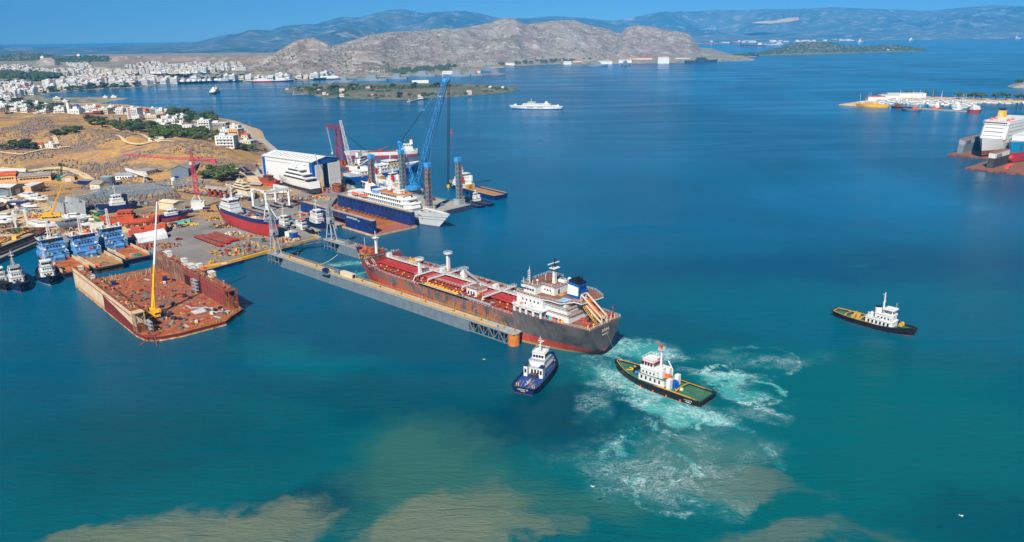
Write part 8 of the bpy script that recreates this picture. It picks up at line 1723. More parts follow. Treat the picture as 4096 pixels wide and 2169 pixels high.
for i, a in enumerate(((190, 745, 12, 60, ['wood_deck', 'sand_stone', 'rust'], 'heap of pale timber and wire behind the ochre shed'), (180, 770, 10, 60, R2, 'black tyre heap right of the ochre shed'), (215, 790, 9, 50, R2, 'dark heap of tyres and steel on the dirt yard'), (260, 765, 14, 70, R1, 'long brown scrap heap under the scrap handler'), (300, 760, 10, 50, R3_, 'mixed scrap heap beside the yard road'), (90, 800, 9, 40, ['light_grey', 'clean_white', 'dark_steel'], 'pile of white hull parts behind the blue hut'), (130, 812, 9, 40, R1, 'rusty ladder frames beside the blue hut'), (30, 830, 12, 50, R1, 'rusty gear heap at the left edge'),
		(120, 850, 12, 50, ['light_grey', 'grey_steel', 'sand_stone'], 'stack of grey plates on the dirt yard'), (80, 840, 6, 30, ['clean_white', 'light_grey'], 'crumpled white sheeting on the dirt yard'), (140, 868, 9, 40, ['primer_orange', 'rust_orange', 'yellow'], 'orange steel parts left of the yellow crane'), (30, 905, 10, 50, ['dark_steel', 'grey_steel', 'rust'], 'grey machinery cages at the left edge'), (80, 925, 12, 60, ['green', 'dark_steel', 'rust'], 'green and rusty machinery heap above the hulk'), (150, 930, 12, 60, ['oxide_red', 'rust', 'dull_yellow'], 'red and yellow gear beside the hulk bow'), (20, 960, 9, 40, R3_, 'rusty gear at the lower left of the dirt yard'), (60, 975, 9, 40, ['yellow', 'rust_orange', 'wood_deck'], 'yellow gear beside the hulk'), (215, 930, 9, 40, R3_, 'scrap behind the first supply ship'), (300, 915, 10, 50, R1, 'rusty scrap under the grey patrol boat'), (350, 935, 10, 50, ['sand_stone', 'clean_white', 'rust'], 'pale gear behind the middle supply ship'), (455, 900, 8, 40, R1, 'rusty props under the orange hull'), (560, 905, 12, 70, R1, 'tangle of rusty steel on the deck side of the landing barge'), (600, 862, 12, 60, ['rust', 'dull_yellow', 'dark_steel'], 'rusty machinery beside the white tug on the hard'), (560, 820, 16, 80, ['grey_steel', 'dark_steel', 'light_grey'], 'grey steel stock under the wide roof skeleton'), (480, 815, 14, 70, ['light_grey', 'grey_steel', 'clean_white'], 'pale steel stock under the roof skeleton, left half'), (640, 810, 14, 70, ['dark_steel', 'grey_steel', 'yellow'], 'dark steel stock under the roof skeleton, right half'), (380, 830, 12, 60, ['grey_steel', 'dark_steel'], 'grey plates under the narrow roof skeleton'),
		(560, 742, 16, 70, ['oxide_red', 'rust', 'primer_orange'], 'red primed plate stacks under the white gantry'), (620, 732, 10, 50, ['oxide_red', 'rust'], 'red plate stacks right of the white gantry'), (500, 745, 12, 50, ['green', 'rust', 'light_grey'], 'mixed stock left of the white gantry'), (760, 778, 10, 50, ['dark_steel', 'rust'], 'dark scrap under the smaller steel skeleton'), (690, 905, 10, 60, ['dark_steel', 'rust_dark', 'sand_stone'], 'brush of dark rods beside the small tug on the hard'), (660, 985, 9, 50, R3_, 'rusty clutter between tent and rusty dock'), (590, 985, 8, 40, ['bright_red', 'rust', 'green'], 'red and green clutter beside the tent'), (900, 905, 10, 60, ['rust_dark', 'dark_steel', 'dull_yellow'], 'dark stand frames beside the coaster stern'), (860, 880, 6, 40, ['dull_yellow', 'rust'], 'yellow scaffold frames beside the coaster stern'), (930, 940, 8, 30, ['wood_deck', 'clean_white'], 'timber and white tubes under the coaster'), (1000, 985, 12, 60, ['grey_steel', 'yellow', 'rust'], 'grey and yellow lift gear on the yellow quay'), (930, 1010, 12, 60, ['dark_steel', 'dull_yellow', 'oxide_red'], 'dark mooring gear and winches on the yellow quay'), (1000, 955, 9, 40, ['dull_yellow', 'rust_orange'], 'yellow pipe gear under the coaster bow'), (1140, 962, 9, 50, ['rust_orange', 'sand_stone'], 'orange net heap beside the coaster bow'), (1090, 990, 8, 40, ['dull_yellow', 'grey_steel'], 'yellow steps at the foot of the dock crane'),
		(1180, 800, 12, 60, ['light_grey', 'rust', 'wood_deck'], 'pale clutter under the large white yacht'), (1120, 790, 9, 40, ['rust', 'light_grey'], 'clutter behind the travel lift'), (1180, 808, 4, 20, ['rust_orange', 'dark_steel'], 'small rusty buoy frame on the open yard'), (1270, 790, 7, 40, ['oxide_red', 'dark_steel', 'yellow'], 'red plant trailer before the hangar door'), (1400, 800, 9, 50, ['rust_orange', 'yellow', 'rust'], 'orange and yellow gear at the hangar quay'), (1340, 840, 10, 50, ['rust_orange', 'sand_stone', 'rust'], 'rusty gear at the landward end of the blue dock'), (1210, 860, 5, 25, ['bright_red', 'dark_steel', 'yellow'], 'red pump gear at the corner of the basin'), (830, 850, 6, 30, ['rust_dark', 'oxide_red'], 'rusty frame beside the crane skips'), (960, 800, 8, 40, ['wood_deck', 'rust', 'navy'], 'clutter under the cream yacht'), (760, 900, 5, 20, ['yellow', 'lime'], 'small yellow machine beside the mint frames'), (1080, 800, 6, 30, ['sand_stone', 'clean_white'], 'pale boxes behind the travel lift beam'))):
	scrap(*a, 140+i)
# hangar telescopic lift, lamp posts, poles
p = P(1296, 772, YZ); t = thing('boom_lift', 'truck mounted yellow and white telescopic crane in front of the hangar doors', 'crane', p, 0); MB().box((0, 0, 0), (8, 2.6, 1.6)).box((3.4, 0, 1.6), (1.8, 2.4, 1.6)).obj('truck', ['oxide_red'], t); MB().bar((-1, 0, 1.6), (-2.2, 2, 14), .55).obj('boom_base', ['yellow'], t); MB().bar((-2.1, 1.8, 13), (-6, 6, 33), .32).obj('boom', ['light_grey'], t)
pm = MB().bar((0, 0, -1), (0, 0, 11), .16, 0, 5, .1).bar((-.9, 0, 10.4), (.9, 0, 10.4), .08).mesh('utility_pole', ['concrete'])
for x, y, lab in ((277, 681, 'tall pale utility pole at the bend of the dirt road'), (104, 677, 'pale utility pole above the ochre hall'), (394, 733, 'pale utility pole behind the navy containers'), (616, 684, 'pale utility pole left of the grey warehouse'), (20, 680, 'dark wooden pole above the red tile roof'), (84, 664, 'wooden pole on the dry slope beside its twin'), (328, 698, 'wooden pole on the dry slope right of the dirt road'), (785, 498, 'wooden pole among the village trees'), (1000, 505, 'pale pole near the shore end of the village')):
	inst(pm, 'utility_pole', None, ON(x, y), 0, label=lab, cat='pole')
p = P(968, 836, YZ); inst(pm, 'lamp_post', None, p, .3, label='lamp post standing between the cream yacht and the coaster', cat='lamp')
# roads and tracks
strip('road', [(1050, 560), (1085, 592), (1108, 618), (1140, 646), (1100, 658), (1050, 676), (1046, 700), (1036, 725), (1018, 745)], 10, 'road', .35, True)
strip('track', [(0, 676), (110, 690), (180, 680), (240, 676), (290, 685), (340, 708), (385, 738), (420, 765)], 7, 'track', .3, True)
strip('track', [(215, 548), (235, 575), (280, 590)], 4, 'track', .3, True); strip('track', [(450, 515), (520, 538), (600, 560), (640, 575)], 4, 'track', .3, True); strip('track', [(460, 546), (500, 565), (570, 580), (700, 575)], 3, 'track', .3, True)
strip('track', [(0, 640), (90, 622), (180, 600), (240, 598)], 4, 'track', .3, True); strip('track', [(955, 678), (1015, 712), (1020, 735)], 12, 'track', .35, True); strip('track', [(180, 535), (260, 522), (390, 518)], 3, 'track', .3, True)
strip('road', [(775, 470), (785, 500), (790, 530)], 6, 'road', .35, True); strip('road', [(960, 500), (1000, 540), (1040, 575)], 7, 'road', .35, True)
# parked cars
def car_mesh(k):
	b = MB().prism([(-2.1, -.88), (2.1, -.88), (2.1, .88), (-2.1, .88)], .35, .95, 0).prism([(-1.7, -.82), (1.0, -.82), (1.0, .82), (-1.7, .82)], .95, 1.5, 1, 0, top=[(-1.3, -.68), (.4, -.68), (.4, .68), (-1.3, .68)])
	for x in (-1.35, 1.35):
		for s in (-.8, .8): b.bar((x, s-.1, .34), (x, s+.1, .34), .34, 2, 8)
	return b.mesh('parked_car', ['car%d' % k, 'glass', 'rubber'])
cn = ['pale', 'dark grey', 'black', 'silver', 'red', 'blue']
rr = random.Random(5); n = 0
for (x0, y0, x1, y1, m_, where) in ((1058, 602, 1086, 638, 10, 'in the line beside the shore road'), (1026, 664, 1046, 704, 9, 'in the line along the road below the hill'), (960, 682, 996, 709, 8, 'in the lower row of the hillside car park'), (979, 678, 1013, 709, 8, 'in the upper row of the hillside car park'), (1056, 668, 1066, 682, 3, 'beside the bend of the shore road'), (1094, 612, 1106, 624, 2, 'on the sea side of the shore road'), (1030, 570, 1040, 584, 3, 'near the last village house')):
	a, b_ = ON(x0, y0), ON(x1, y1); rz = math.atan2(b_.y-a.y, b_.x-a.x)+(PI/2-.3 if 'car park' in where else .1)
	for i in range(m_):
		k = rr.randrange(6); q = a.lerp(b_, (i+.5)/m_); q = Vector((q.x, q.y, gz(q.x, q.y)+1.2))
		inst(shared(('car', k), lambda: car_mesh(k)), 'parked_car', None, q, rz+rr.uniform(-.1, .1), label=f'{cn[k]} parked car {where}', cat='car', group='cars '+where)
for x, y, k, lab in ((715, 960, 4, 'small red car alone on the paved yard'), (1300, 762, 3, 'silver van by the open hangar door'), (640, 690, 2, 'dark car beside the grey warehouse'), (600, 698, 1, 'grey car by the white flat store')):
	inst(shared(('car', k), lambda: car_mesh(k)), 'parked_car', None, P(x, y, YZ+.01) if y > 750 else ON(x, y)+Vector((0, 0, .6)), .6, label=lab, cat='car')
# ---------------------------------------------------------------- trees
def crown_mesh(mat, seed, flat=.8, n=7):
	rr = random.Random(seed); b = MB()
	for i in range(n):                                       # leaf clumps: ragged small facets scattered through the crown
		c = Vector((rr.uniform(-.55, .55), rr.uniform(-.55, .55), rr.uniform(-.45, .5)*flat)); r = rr.uniform(.3, .5)
		for k in range(34):
			d = Vector((rr.gauss(0, 1), rr.gauss(0, 1), rr.gauss(0, 1)*.8+.15)).normalized(); p = c+d*r*rr.uniform(.65, 1.08); s = rr.uniform(.1, .2)
			u = d.cross(Vector((rr.random()-.5, rr.random()-.5, rr.random()-.5))).normalized(); w_ = (d.cross(u)+d*rr.uniform(-.5, .5)).normalized()
			b.add([p-u*s-w_*s*.7, p+u*s-w_*s*.6, p+w_*s*1.1, p-u*s*.4+d*s*.5], [(0, 1, 2), (0, 2, 3)])
	return b.mesh('crown', [mat])
def trunk_mesh(): return shared('trunk', lambda: MB().bar((0, 0, -.3), (.03, 0, 1.0), .09, 0, 6, .05).bar((.02, 0, .6), (.3, .12, 1.15), .04).bar((.02, 0, .55), (-.25, -.15, 1.1), .04).mesh('trunk', ['rust_dark']))
def tree(p, h, w, mat, lab, group, seed=0, flat=.8, name='pine_tree'):
	rr = random.Random(seed); T = thing(name, lab, 'tree', p, rr.uniform(0, 6), group)
	inst(trunk_mesh(), 'trunk', T, sc=(h*.5, h*.5, h*.55)); inst(shared(('crown', mat, seed % 4, flat), lambda: crown_mesh(mat, seed % 4+1, flat)), 'crown', T, (0, 0, h*.62), sc=(w*.5, w*.5, h*.44))
def pick(poly, n, seed):
	rr = random.Random(seed); xs = [p[0] for p in poly]; ys = [p[1] for p in poly]; out = []
	while len(out) < n:
		x, y = rr.uniform(min(xs), max(xs)), rr.uniform(min(ys), max(ys))
		if bool(inside(np.array([x]), np.array([y]), poly)[0]): out.append((x, y))
	return out
tn = {'pine': 'bright green spreading pine', 'dark_tree': 'dark green cypress like tree', 'olive': 'grey green olive tree'}
k_ = 0
for poly, n, sz, where, mts in (([(300, 505), (420, 490), (560, 500), (700, 535), (690, 550), (600, 550), (500, 530), (400, 525)], 44, (9, 10), 'at the upper edge of the dry hill', ('pine', 'olive', 'dark_tree')), ([(590, 555), (700, 530), (830, 545), (900, 560), (890, 582), (800, 570), (680, 572), (600, 568)], 62, (10, 11), 'on the slope below the white village houses', ('pine', 'pine', 'olive')), ([(660, 450), (760, 462), (860, 480), (860, 500), (760, 500), (680, 480)], 46, (11, 12), 'on the shore side of the village', ('pine', 'dark_tree', 'olive')),
							([(0, 415), (160, 410), (300, 440), (280, 458), (100, 450), (0, 445)], 40, (9, 11), 'among the houses left of the blue domed church', ('dark_tree', 'pine', 'olive')), ([(0, 470), (40, 455), (70, 470), (30, 490)], 6, (7, 8), 'at the left edge on the dry hill', ('olive', 'dark_tree')), ([(0, 580), (130, 580), (140, 600), (60, 605), (0, 620)], 18, (6, 8), 'round the lone white houses on the dry hill', ('olive', 'dark_tree')), ([(190, 555), (260, 520), (330, 525), (330, 540), (230, 545)], 14, (6, 8), 'along the bend of the hill track', ('olive', 'pine')), ([(805, 700), (930, 695), (945, 720), (860, 735), (820, 730)], 18, (8, 10), 'behind the orange roofed house', ('pine', 'olive')), ([(940, 590), (1015, 592), (1000, 620), (960, 610)], 8, (6, 7), 'below the last village houses', ('pine', 'olive')), ([(180, 383), (330, 366), (420, 360), (560, 352), (560, 344), (300, 352), (170, 372)], 40, (11, 14), 'along the town beach', ('dark_tree', 'olive'))):
	for i, (x, y) in enumerate(pick(poly, n, 50+n)):
		m_ = mts[i % len(mts)]; k_ += 1; f = random.Random(k_*3).uniform(.7, 1.25)
		tree(ON(x, y), sz[0]*f*1.2, sz[1]*f*1.4, m_, f'{tn[m_]} {where}', f'{tn[m_]}s {where}', k_)
for x, y, h_ in ((655, 463, 15), (300, 470, 8), (512, 470, 13)): tree(ON(x, y), h_, 3.2, 'dark_tree', 'tall narrow dark cypress among the village houses', 'cypresses in the village', 3, 1.0, 'cypress_tree')
# low scrub on the dry hill and round bushes on the far hills: too many to count
def scrub(name, pts, smin, smax, mat, seed, lab, cat='scrub'):
	rr = random.Random(seed); b = MB()
	for p in pts:
		s = rr.uniform(smin, smax); n = 5; a0 = rr.uniform(0, 6)
		ring = [Vector((p[0]+s*rr.uniform(.7, 1.2)*math.cos(a0+6.283*i/n), p[1]+s*rr.uniform(.7, 1.2)*math.sin(a0+6.283*i/n), p[2]-.2)) for i in range(n)]
		mid = [q.lerp(Vector((p[0], p[1], q.z)), .3)+Vector((0, 0, s*rr.uniform(.5, .9))) for q in ring]; top = Vector((p[0]+s*.2, p[1], p[2]+s*rr.uniform(.8, 1.1)))
		b.add(ring+mid+[top], [(i, (i+1) % n, n+(i+1) % n, n+i) for i in range(n)]+[(n+i, n+(i+1) % n, 2*n) for i in range(n)])
	b.obj(name, [mat], kind='stuff', label=lab, cat=cat)
rr = random.Random(8); pts = []
hp = [(0, 560), (160, 500), (330, 548), (480, 560), (640, 585), (860, 590), (1000, 625), (1060, 660), (1010, 690), (930, 685), (800, 700), (620, 680), (420, 695), (250, 668), (0, 660)]
hw_ = [(P(x, y, 22).x, P(x, y, 22).y) for x, y in hp]
for (x, y) in pick(hw_, 5200, 9):
	if mn.fractal(Vector((x*.012, y*.02, 4)), 1, 2, 3) > -.05: pts.append((x, y, gz(x, y)+.6))
scrub('hill_scrub', pts, .5, 1.3, 'dry_scrub', 1, 'grey brown scrub bushes dotted over the dry hill above the yard')
def rows_pts(rows, n, seed, lo=.04, hi=.98):
	rr = random.Random(seed); out = []
	for _ in range(n):
		j = rr.randrange(int(len(rows)*lo), int((len(rows)-1)*hi)); i = rr.randrange(1, len(rows[0])-2); a, b_ = Vector(rows[j][i]), Vector(rows[min(j+1, len(rows)-1)][i+1]); out.append(a.lerp(b_, rr.random()))
	return out
scrub('hill_bushes', [q for q in rows_pts(H1, 900, 1)+rows_pts(H2, 4200, 2)+rows_pts(H3, 500, 3) if mn.fractal(Vector((q.x*.006, q.y*.004, 2)), 1, 2, 3) > -.12], 1.6, 4.4, 'olive', 2, 'dark round bushes dotted over the grey limestone hills')
scrub('islet_bushes', rows_pts(H4, 1100, 4, .1)+rows_pts(hA, 700, 5)+rows_pts(hB, 500, 6), 4, 8, 'dark_tree', 3, 'dark scrub covering the long low islet and the low hills behind the town')
woods = []
for poly, n, z in (([(0, 292), (120, 290), (240, 305), (262, 318), (160, 325), (0, 318)], 420, 3), ([(1560, 262), (1640, 225), (1760, 240), (1830, 262), (1800, 284), (1640, 296), (1570, 300)], 330, 3), ([(1960, 252), (2060, 215), (2180, 205), (2300, 225), (2380, 240), (2200, 254), (2000, 262)], 260, 3)):
	for x, y in pick(poly, n, n): q = ON(x, y, 4); woods.append((q.x, q.y, q.z+z))
scrub('woods', woods, 6, 11, 'dark_tree', 5, 'dark green woods behind the town and the naval base', 'woods')
# ---------------------------------------------------------------- village houses
def house_v(x, y, w, d, fl, wall, roof, lab, rz=None, bal=True, cat='house', sink=.4):
	p = ON(x, y); T = thing('house', lab, cat, p-Vector((0, 0, sink)), rz if rz is not None else math.radians(rr.uniform(-25, 10))); H = fl*3.1+sink+.3
	MB().box((0, 0, 0), (w, d, H)).obj('wall', [wall], T)
	if roof == 'flat': MB().box((0, 0, H), (w+.5, d+.5, .25)).box((-w*.2, d*.1, H+.25), (w*.3, d*.35, 2.2)).obj('roof', ['roof_white' if wall != 'concrete' else 'roof_grey'], T)
	else: MB().prism([(-w/2-.5, -d/2-.5), (w/2+.5, -d/2-.5), (w/2+.5, d/2+.5), (-w/2-.5, d/2+.5)], H, H+2, top=[(-w*.25, -.3), (w*.25, -.3), (w*.25, .3), (-w*.25, .3)]).obj('roof', ['tile_roof'], T)
	for f in range(fl):
		z = sink+.9+f*3.1; winrow(T, (-w/2+.5, -d/2-.02, z), (w/2-.5, -d/2-.02, z), max(2, int(w/3.6)), 1.2, 1.3); winrow(T, (w/2+.02, -d/2+.5, z), (w/2+.02, d/2-.5, z), max(1, int(d/4)), 1.1, 1.3)
		if bal and f: MB().box((0, -d/2-.75, sink+f*3.1), (w*.86, 1.5, .2)).box((0, -d/2-1.45, sink+f*3.1), (w*.86, .12, 1.0)).obj('balcony', [wall], T)
	return T
rr = random.Random(21)
T = house_v(545, 480, 19, 13, 6, 'clean_white', 'flat', 'tallest white apartment block with a maroon stripe down its corner', -.25); MB().box((-4.5, -6.7, .5), (3.4, .5, 18.6)).obj('stripe_panel', ['oxide_red'], T)
for a in ((425, 455, 20, 12, 3, 'cream', 'flat', 'cream apartment block with balconies right of the church'), (618, 448, 12, 9, 2, 'light_grey', 'flat', 'grey white cube house beside the terraced white one'), (655, 452, 22, 12, 2, 'clean_white', 'flat', 'white terraced house with stacked flat roofs by the sea'), (609, 477, 22, 11, 2, 'cream', 'flat', 'broad cream house with brown balcony in the village'), (594, 500, 14, 9, 1, 'clean_white', 'hip', 'white house with a small tiled roof beside the big pine'), (735, 519, 26, 11, 2, 'clean_white', 'flat', 'wide white modern villa with a long terrace wall'), (823, 528, 15, 11, 5, 'clean_white', 'flat', 'slim white five storey block near the sea'), (878, 508, 26, 13, 2, 'light_grey', 'flat', 'grey two storey house with a maroon roof edge by the shore'), (898, 524, 14, 10, 2, 'concrete', 'flat', 'grey brown house below the maroon edged roof'), (906, 536, 16, 11, 2, 'clean_white', 'flat', 'white castle like house with stepped parapets'), (947, 545, 16, 11, 3, 'ochre_wall', 'flat', 'peach coloured house nearest the shore road'), (945, 528, 13, 9, 3, 'clean_white', 'flat', 'white house standing behind the peach one'), (911, 590, 20, 12, 4, 'clean_white', 'flat', 'white modern block with dark strip windows at the foot of the trees'), (996, 596, 15, 10, 3, 'cream', 'flat', 'narrow cream house with curved walls at the road end'),
          (633, 562, 17, 8, 1, 'clean_white', 'flat', 'long low white house among the pines above the scrub'), (635, 540, 14, 9, 1, 'clean_white', 'hip', 'small white red roofed house above the pines'), (806, 545, 16, 9, 1, 'clean_white', 'hip', 'white red roofed house in the trees behind the modern block'), (672, 513, 9, 7, 1, 'cream', 'flat', 'small cream arcade house in the middle of the trees'), (459, 488, 16, 10, 2, 'concrete', 'flat', 'unfinished grey concrete house on the hill edge'), (362, 457, 18, 9, 1, 'rust', 'flat', 'red brick shell of an unfinished house near the church'), (392, 458, 12, 9, 2, 'rust', 'flat', 'taller red brick shell beside the first one'), (55, 436, 15, 9, 1, 'ochre_wall', 'hip', 'orange house with a tiled roof at the left of the village'), (212, 588, 13, 9, 1, 'clean_white', 'flat', 'lone white house on the dry hill, right one'), (85, 584, 14, 9, 1, 'clean_white', 'flat', 'lone white house among bushes on the dry hill, left one'), (160, 590, 9, 6, 1, 'cream', 'hip', 'small red roofed hut between the lone houses'), (225, 460, 14, 9, 1, 'cream', 'flat', 'low beige house left of the church with a side yard'), (690, 566, 8, 6, 1, 'clean_white', 'flat', 'tiny white outhouse by the pines'), (985, 560, 9, 7, 2, 'cream', 'hip', 'small cream villa between shore road and sea'),
          (500, 445, 14, 9, 2, 'clean_white', 'flat', 'white waterfront house left of the tallest block'), (470, 440, 14, 9, 2, 'clean_white', 'hip', 'white waterfront house with a tile roof behind the cream block'), (580, 452, 13, 9, 2, 'ochre_wall', 'hip', 'pinkish house between tallest block and grey cube'), (720, 455, 18, 8, 1, 'concrete', 'flat', 'low grey boathouse at the village shore'), (235, 402, 18, 11, 2, 'cream', 'flat', 'cream house by the spit at the head of the bay'), (265, 408, 14, 9, 1, 'clean_white', 'flat', 'white house by the spit at the head of the bay'), (425, 392, 12, 7, 1, 'clean_white', 'flat', 'white hut on the low spit, left one'), (458, 390, 14, 6, 1, 'clean_white', 'flat', 'white hut on the low spit, right one')): house_v(*a)
# church with blue dome
p = ON(312, 456); T = thing('church', 'white church with a bright blue dome and a bell tower', 'church', p-Vector((0, 0, .5)), -.3); MB().box((0, 0, 0), (20, 13, 9)).box((0, 0, 9), (9, 9, 4)).obj('nave', ['clean_white'], T); MB().ball((0, 0, 13), 4.6, 0, 14, 6, .9, 0).obj('dome', ['royal_blue'], T); MB().box((-13, -4, 0), (5, 5, 17)).box((-13, -4, 17), (3.6, 3.6, 3)).obj('bell_tower', ['clean_white'], T); MB().ball((-13, -4, 20), 2, 0, 10, 5, 1, 0).obj('tower_dome', ['royal_blue'], T); MB().ball((9, 0, 9), 3.4, 0, 10, 5, .7, 0).obj('apse_dome', ['royal_blue'], T); winrow(T, (-9, -6.52, 3), (9, -6.52, 3), 5, 1.2, 3)
# scattered small houses of the village and the town: one mesh each, in a few kinds
wm_ = {}
def plain(kind, s):
	w, d, f = ((12, 10, 2), (15, 11, 3), (10, 9, 1), (18, 12, 4))[s]; b = MB().box((0, 0, -1), (w, d, f*3.2+1), 0); H = f*3.2
	if kind == 'red': b.prism([(-w/2-.4, -d/2-.4), (w/2+.4, -d/2-.4), (w/2+.4, d/2+.4), (-w/2-.4, d/2+.4)], H, H+2, 2, 2, top=[(-w*.2, -.3), (w*.2, -.3), (w*.2, .3), (-w*.2, .3)])
	else: b.box((0, 0, H), (w+.6, d+.6, .4), 2).box((w*.15, d*.1, H+.4), (w*.3, d*.3, 2.3), 0)
	for k in range(f):
		n = max(2, int(w/3.6))
		for i in range(n): b.box((-w/2+w*(i+.5)/n, -d/2-.02, k*3.2+.9), (1.2, .16, 1.3), 1)
		for i in range(2): b.box((w/2+.02, -d/2+d*(i+.5)/2, k*3.2+.9), (.16, 1.2, 1.2), 1)
		if k: b.box((0, -d/2-.7, k*3.2), (w*.9, 1.4, .9), 0)
	return b, {'white': ['clean_white', 'glass', 'roof_white'], 'cream': ['cream', 'glass', 'roof_white'], 'red': ['clean_white', 'glass', 'tile_roof'], 'ochre': ['ochre_wall', 'glass', 'roof_white']}[kind]
KD = ['white', 'white', 'white', 'white', 'cream', 'white', 'red', 'white', 'cream', 'white', 'white']; KN = {'white': 'white flat roofed', 'cream': 'cream flat roofed', 'red': 'white red roofed', 'ochre': 'ochre flat roofed'}; SN = ('two storey', 'three storey', 'single storey', 'four storey')
def plain_house(x, y, where, sc=1.0):
	kd, s = rr.choice(KD), rr.choice((0, 0, 1, 2, 3) if sc > 1 else (0, 0, 1, 2)); p = ON(x, y, 4)
	me = shared(('plain', kd, s), lambda: (lambda t: t[0].mesh('small_house', t[1]))(plain(kd, s)))
	inst(me, 'small_house', None, p, rr.uniform(-.5, .3), sc, label=f'{KN[kd]} {SN[s]} house {where}', cat='house', group=f'houses {where}')
for poly, n, where in (([(0, 428), (150, 420), (290, 446), (200, 462), (60, 452), (0, 452)], 34, 'at the left end of the village'), ([(330, 432), (480, 440), (480, 455), (360, 450)], 16, 'on the village waterfront beside the church'), ([(480, 450), (690, 462), (800, 500), (700, 520), (540, 500)], 20, 'in the middle of the green village')):
	for x, y in pick(poly, n, n+3): plain_house(x, y, where)
for x, y in pick([(0, 345), (220, 335), (420, 330), (620, 330), (700, 330), (560, 343), (400, 348), (220, 364), (150, 378), (0, 400)], 150, 77): plain_house(x, y, 'in the near part of the town across the bay', 1.1)
for x, y in pick([(690, 330), (860, 318), (1040, 314), (1180, 314), (1330, 306), (1330, 312), (1200, 319), (1040, 322), (850, 325), (700, 334)], 50, 78): plain_house(x, y, 'on the town waterfront behind the ferries', 1.3)
b = MB(); tm = ['clean_white', 'cream', 'glass', 'roof_white', 'tile_roof']
for poly, n in (([(0, 272), (120, 268), (130, 284), (260, 286), (420, 292), (700, 284), (860, 286), (960, 292), (1000, 304), (860, 316), (640, 326), (420, 328), (200, 334), (270, 318), (240, 304), (0, 290)], 1700), ([(270, 262), (370, 260), (370, 274), (300, 272)], 60), ([(480, 270), (620, 252), (720, 268), (560, 280)], 60), ([(700, 262), (960, 254), (980, 280), (740, 284)], 130), ([(0, 330), (160, 330), (60, 400), (0, 410)], 60)):
	for x, y in pick(poly, n, n):
		q = ON(x, y, 4); a = rr.uniform(-.5, .4); w, d, h_ = rr.uniform(7, 15), rr.uniform(7, 12), rr.choice((4, 7, 7, 10, 13)); m_ = rr.choice((0, 0, 0, 1)); b.box((q.x, q.y, q.z-1.5), (w, d, h_+1.5), m_, a); b.box((q.x, q.y, q.z+h_), (w*.9, d*.9, .6), rr.choice((3, 3, 3, 3, 3, 3, 3, 4)), a)
		if h_ > 5:
			for k in range(int(h_/3.2)): b.box((q.x, q.y, q.z+1+k*3.2), (w*.8, d+.3, 1.3), 2, a)
b.obj('town_houses', tm, kind='stuff', label='dense white houses of the town filling the plain across the bay', cat='town')
for x, y, lab in ((170, 231, 'white chapel on top of the small rocky cone'), (315, 222, 'white chapel on the dark wooded ridge')): p = PY(x, y, 3300 if x < 200 else 3790); t = thing('chapel', lab, 'chapel', p-Vector((0, 0, 3))); MB().box((0, 0, 0), (14, 9, 8)).obj('wall', ['clean_white'], t); MB().ball((0, 0, 8), 3, 0, 8, 4).obj('dome', ['clean_white'], t)
# ---------------------------------------------------------------- islands and the marina
def isle(name, px, hmax, edge, mat, step, dz=0):
	W_ = [(P(x, y).x, P(x, y).y) for x, y in px]; xs, ys = [p[0] for p in W_], [p[1] for p in W_]
	fn = lambda X, Y: np.where(inside(X, Y, W_), .6+hmax*np.clip(dist(X, Y, W_)/edge, 0, 1)**.7, -dist(X, Y, W_)*.3)
	grid(name, np.arange(min(xs)-20, max(xs)+20, step), np.arange(min(ys)-30, max(ys)+30, step), mat, fn)
	return fn
ISL = [(1128, 366), (1188, 372), (1256, 383), (1299, 391), (1427, 395), (1555, 398), (1632, 400), (1704, 393), (1811, 387), (1888, 383), (1960, 376), (2024, 370), (2085, 355), (2046, 351), (1982, 348), (1811, 344), (1683, 342), (1512, 344), (1384, 344), (1256, 348), (1183, 351), (1145, 358)]
fi = isle('island', ISL, 13, 110, 'scrub_hill', 9)
def ONI(x, y, fn=fi):
	z = 4
	for _ in range(6): p = P(x, y, z); z = max(.5, float(fn(np.array([p.x]), np.array([p.y]))[0]))
	return P(x, y, z)
inner = [(1160, 362), (1260, 378), (1420, 388), (1600, 393), (1700, 387), (1850, 379), (1990, 368), (2040, 357), (1950, 352), (1700, 346), (1400, 348), (1240, 353)]
for i, (x, y) in enumerate(pick(inner, 70, 31)):
	m_ = ('olive', 'pine', 'dark_tree')[i % 3]; f = random.Random(i).uniform(.7, 1.3); tree(ONI(x, y), 12*f, 16*f, m_, f'{tn[m_]} on the island behind the blue crane', f'{tn[m_]}s on the island', i)
scrub('island_scrub', [tuple(ONI(x, y)+Vector((0, 0, 1))) for x, y in pick(inner, 420, 32)], 3, 6, 'dark_tree', 6, 'dark undergrowth covering the island behind the blue crane')
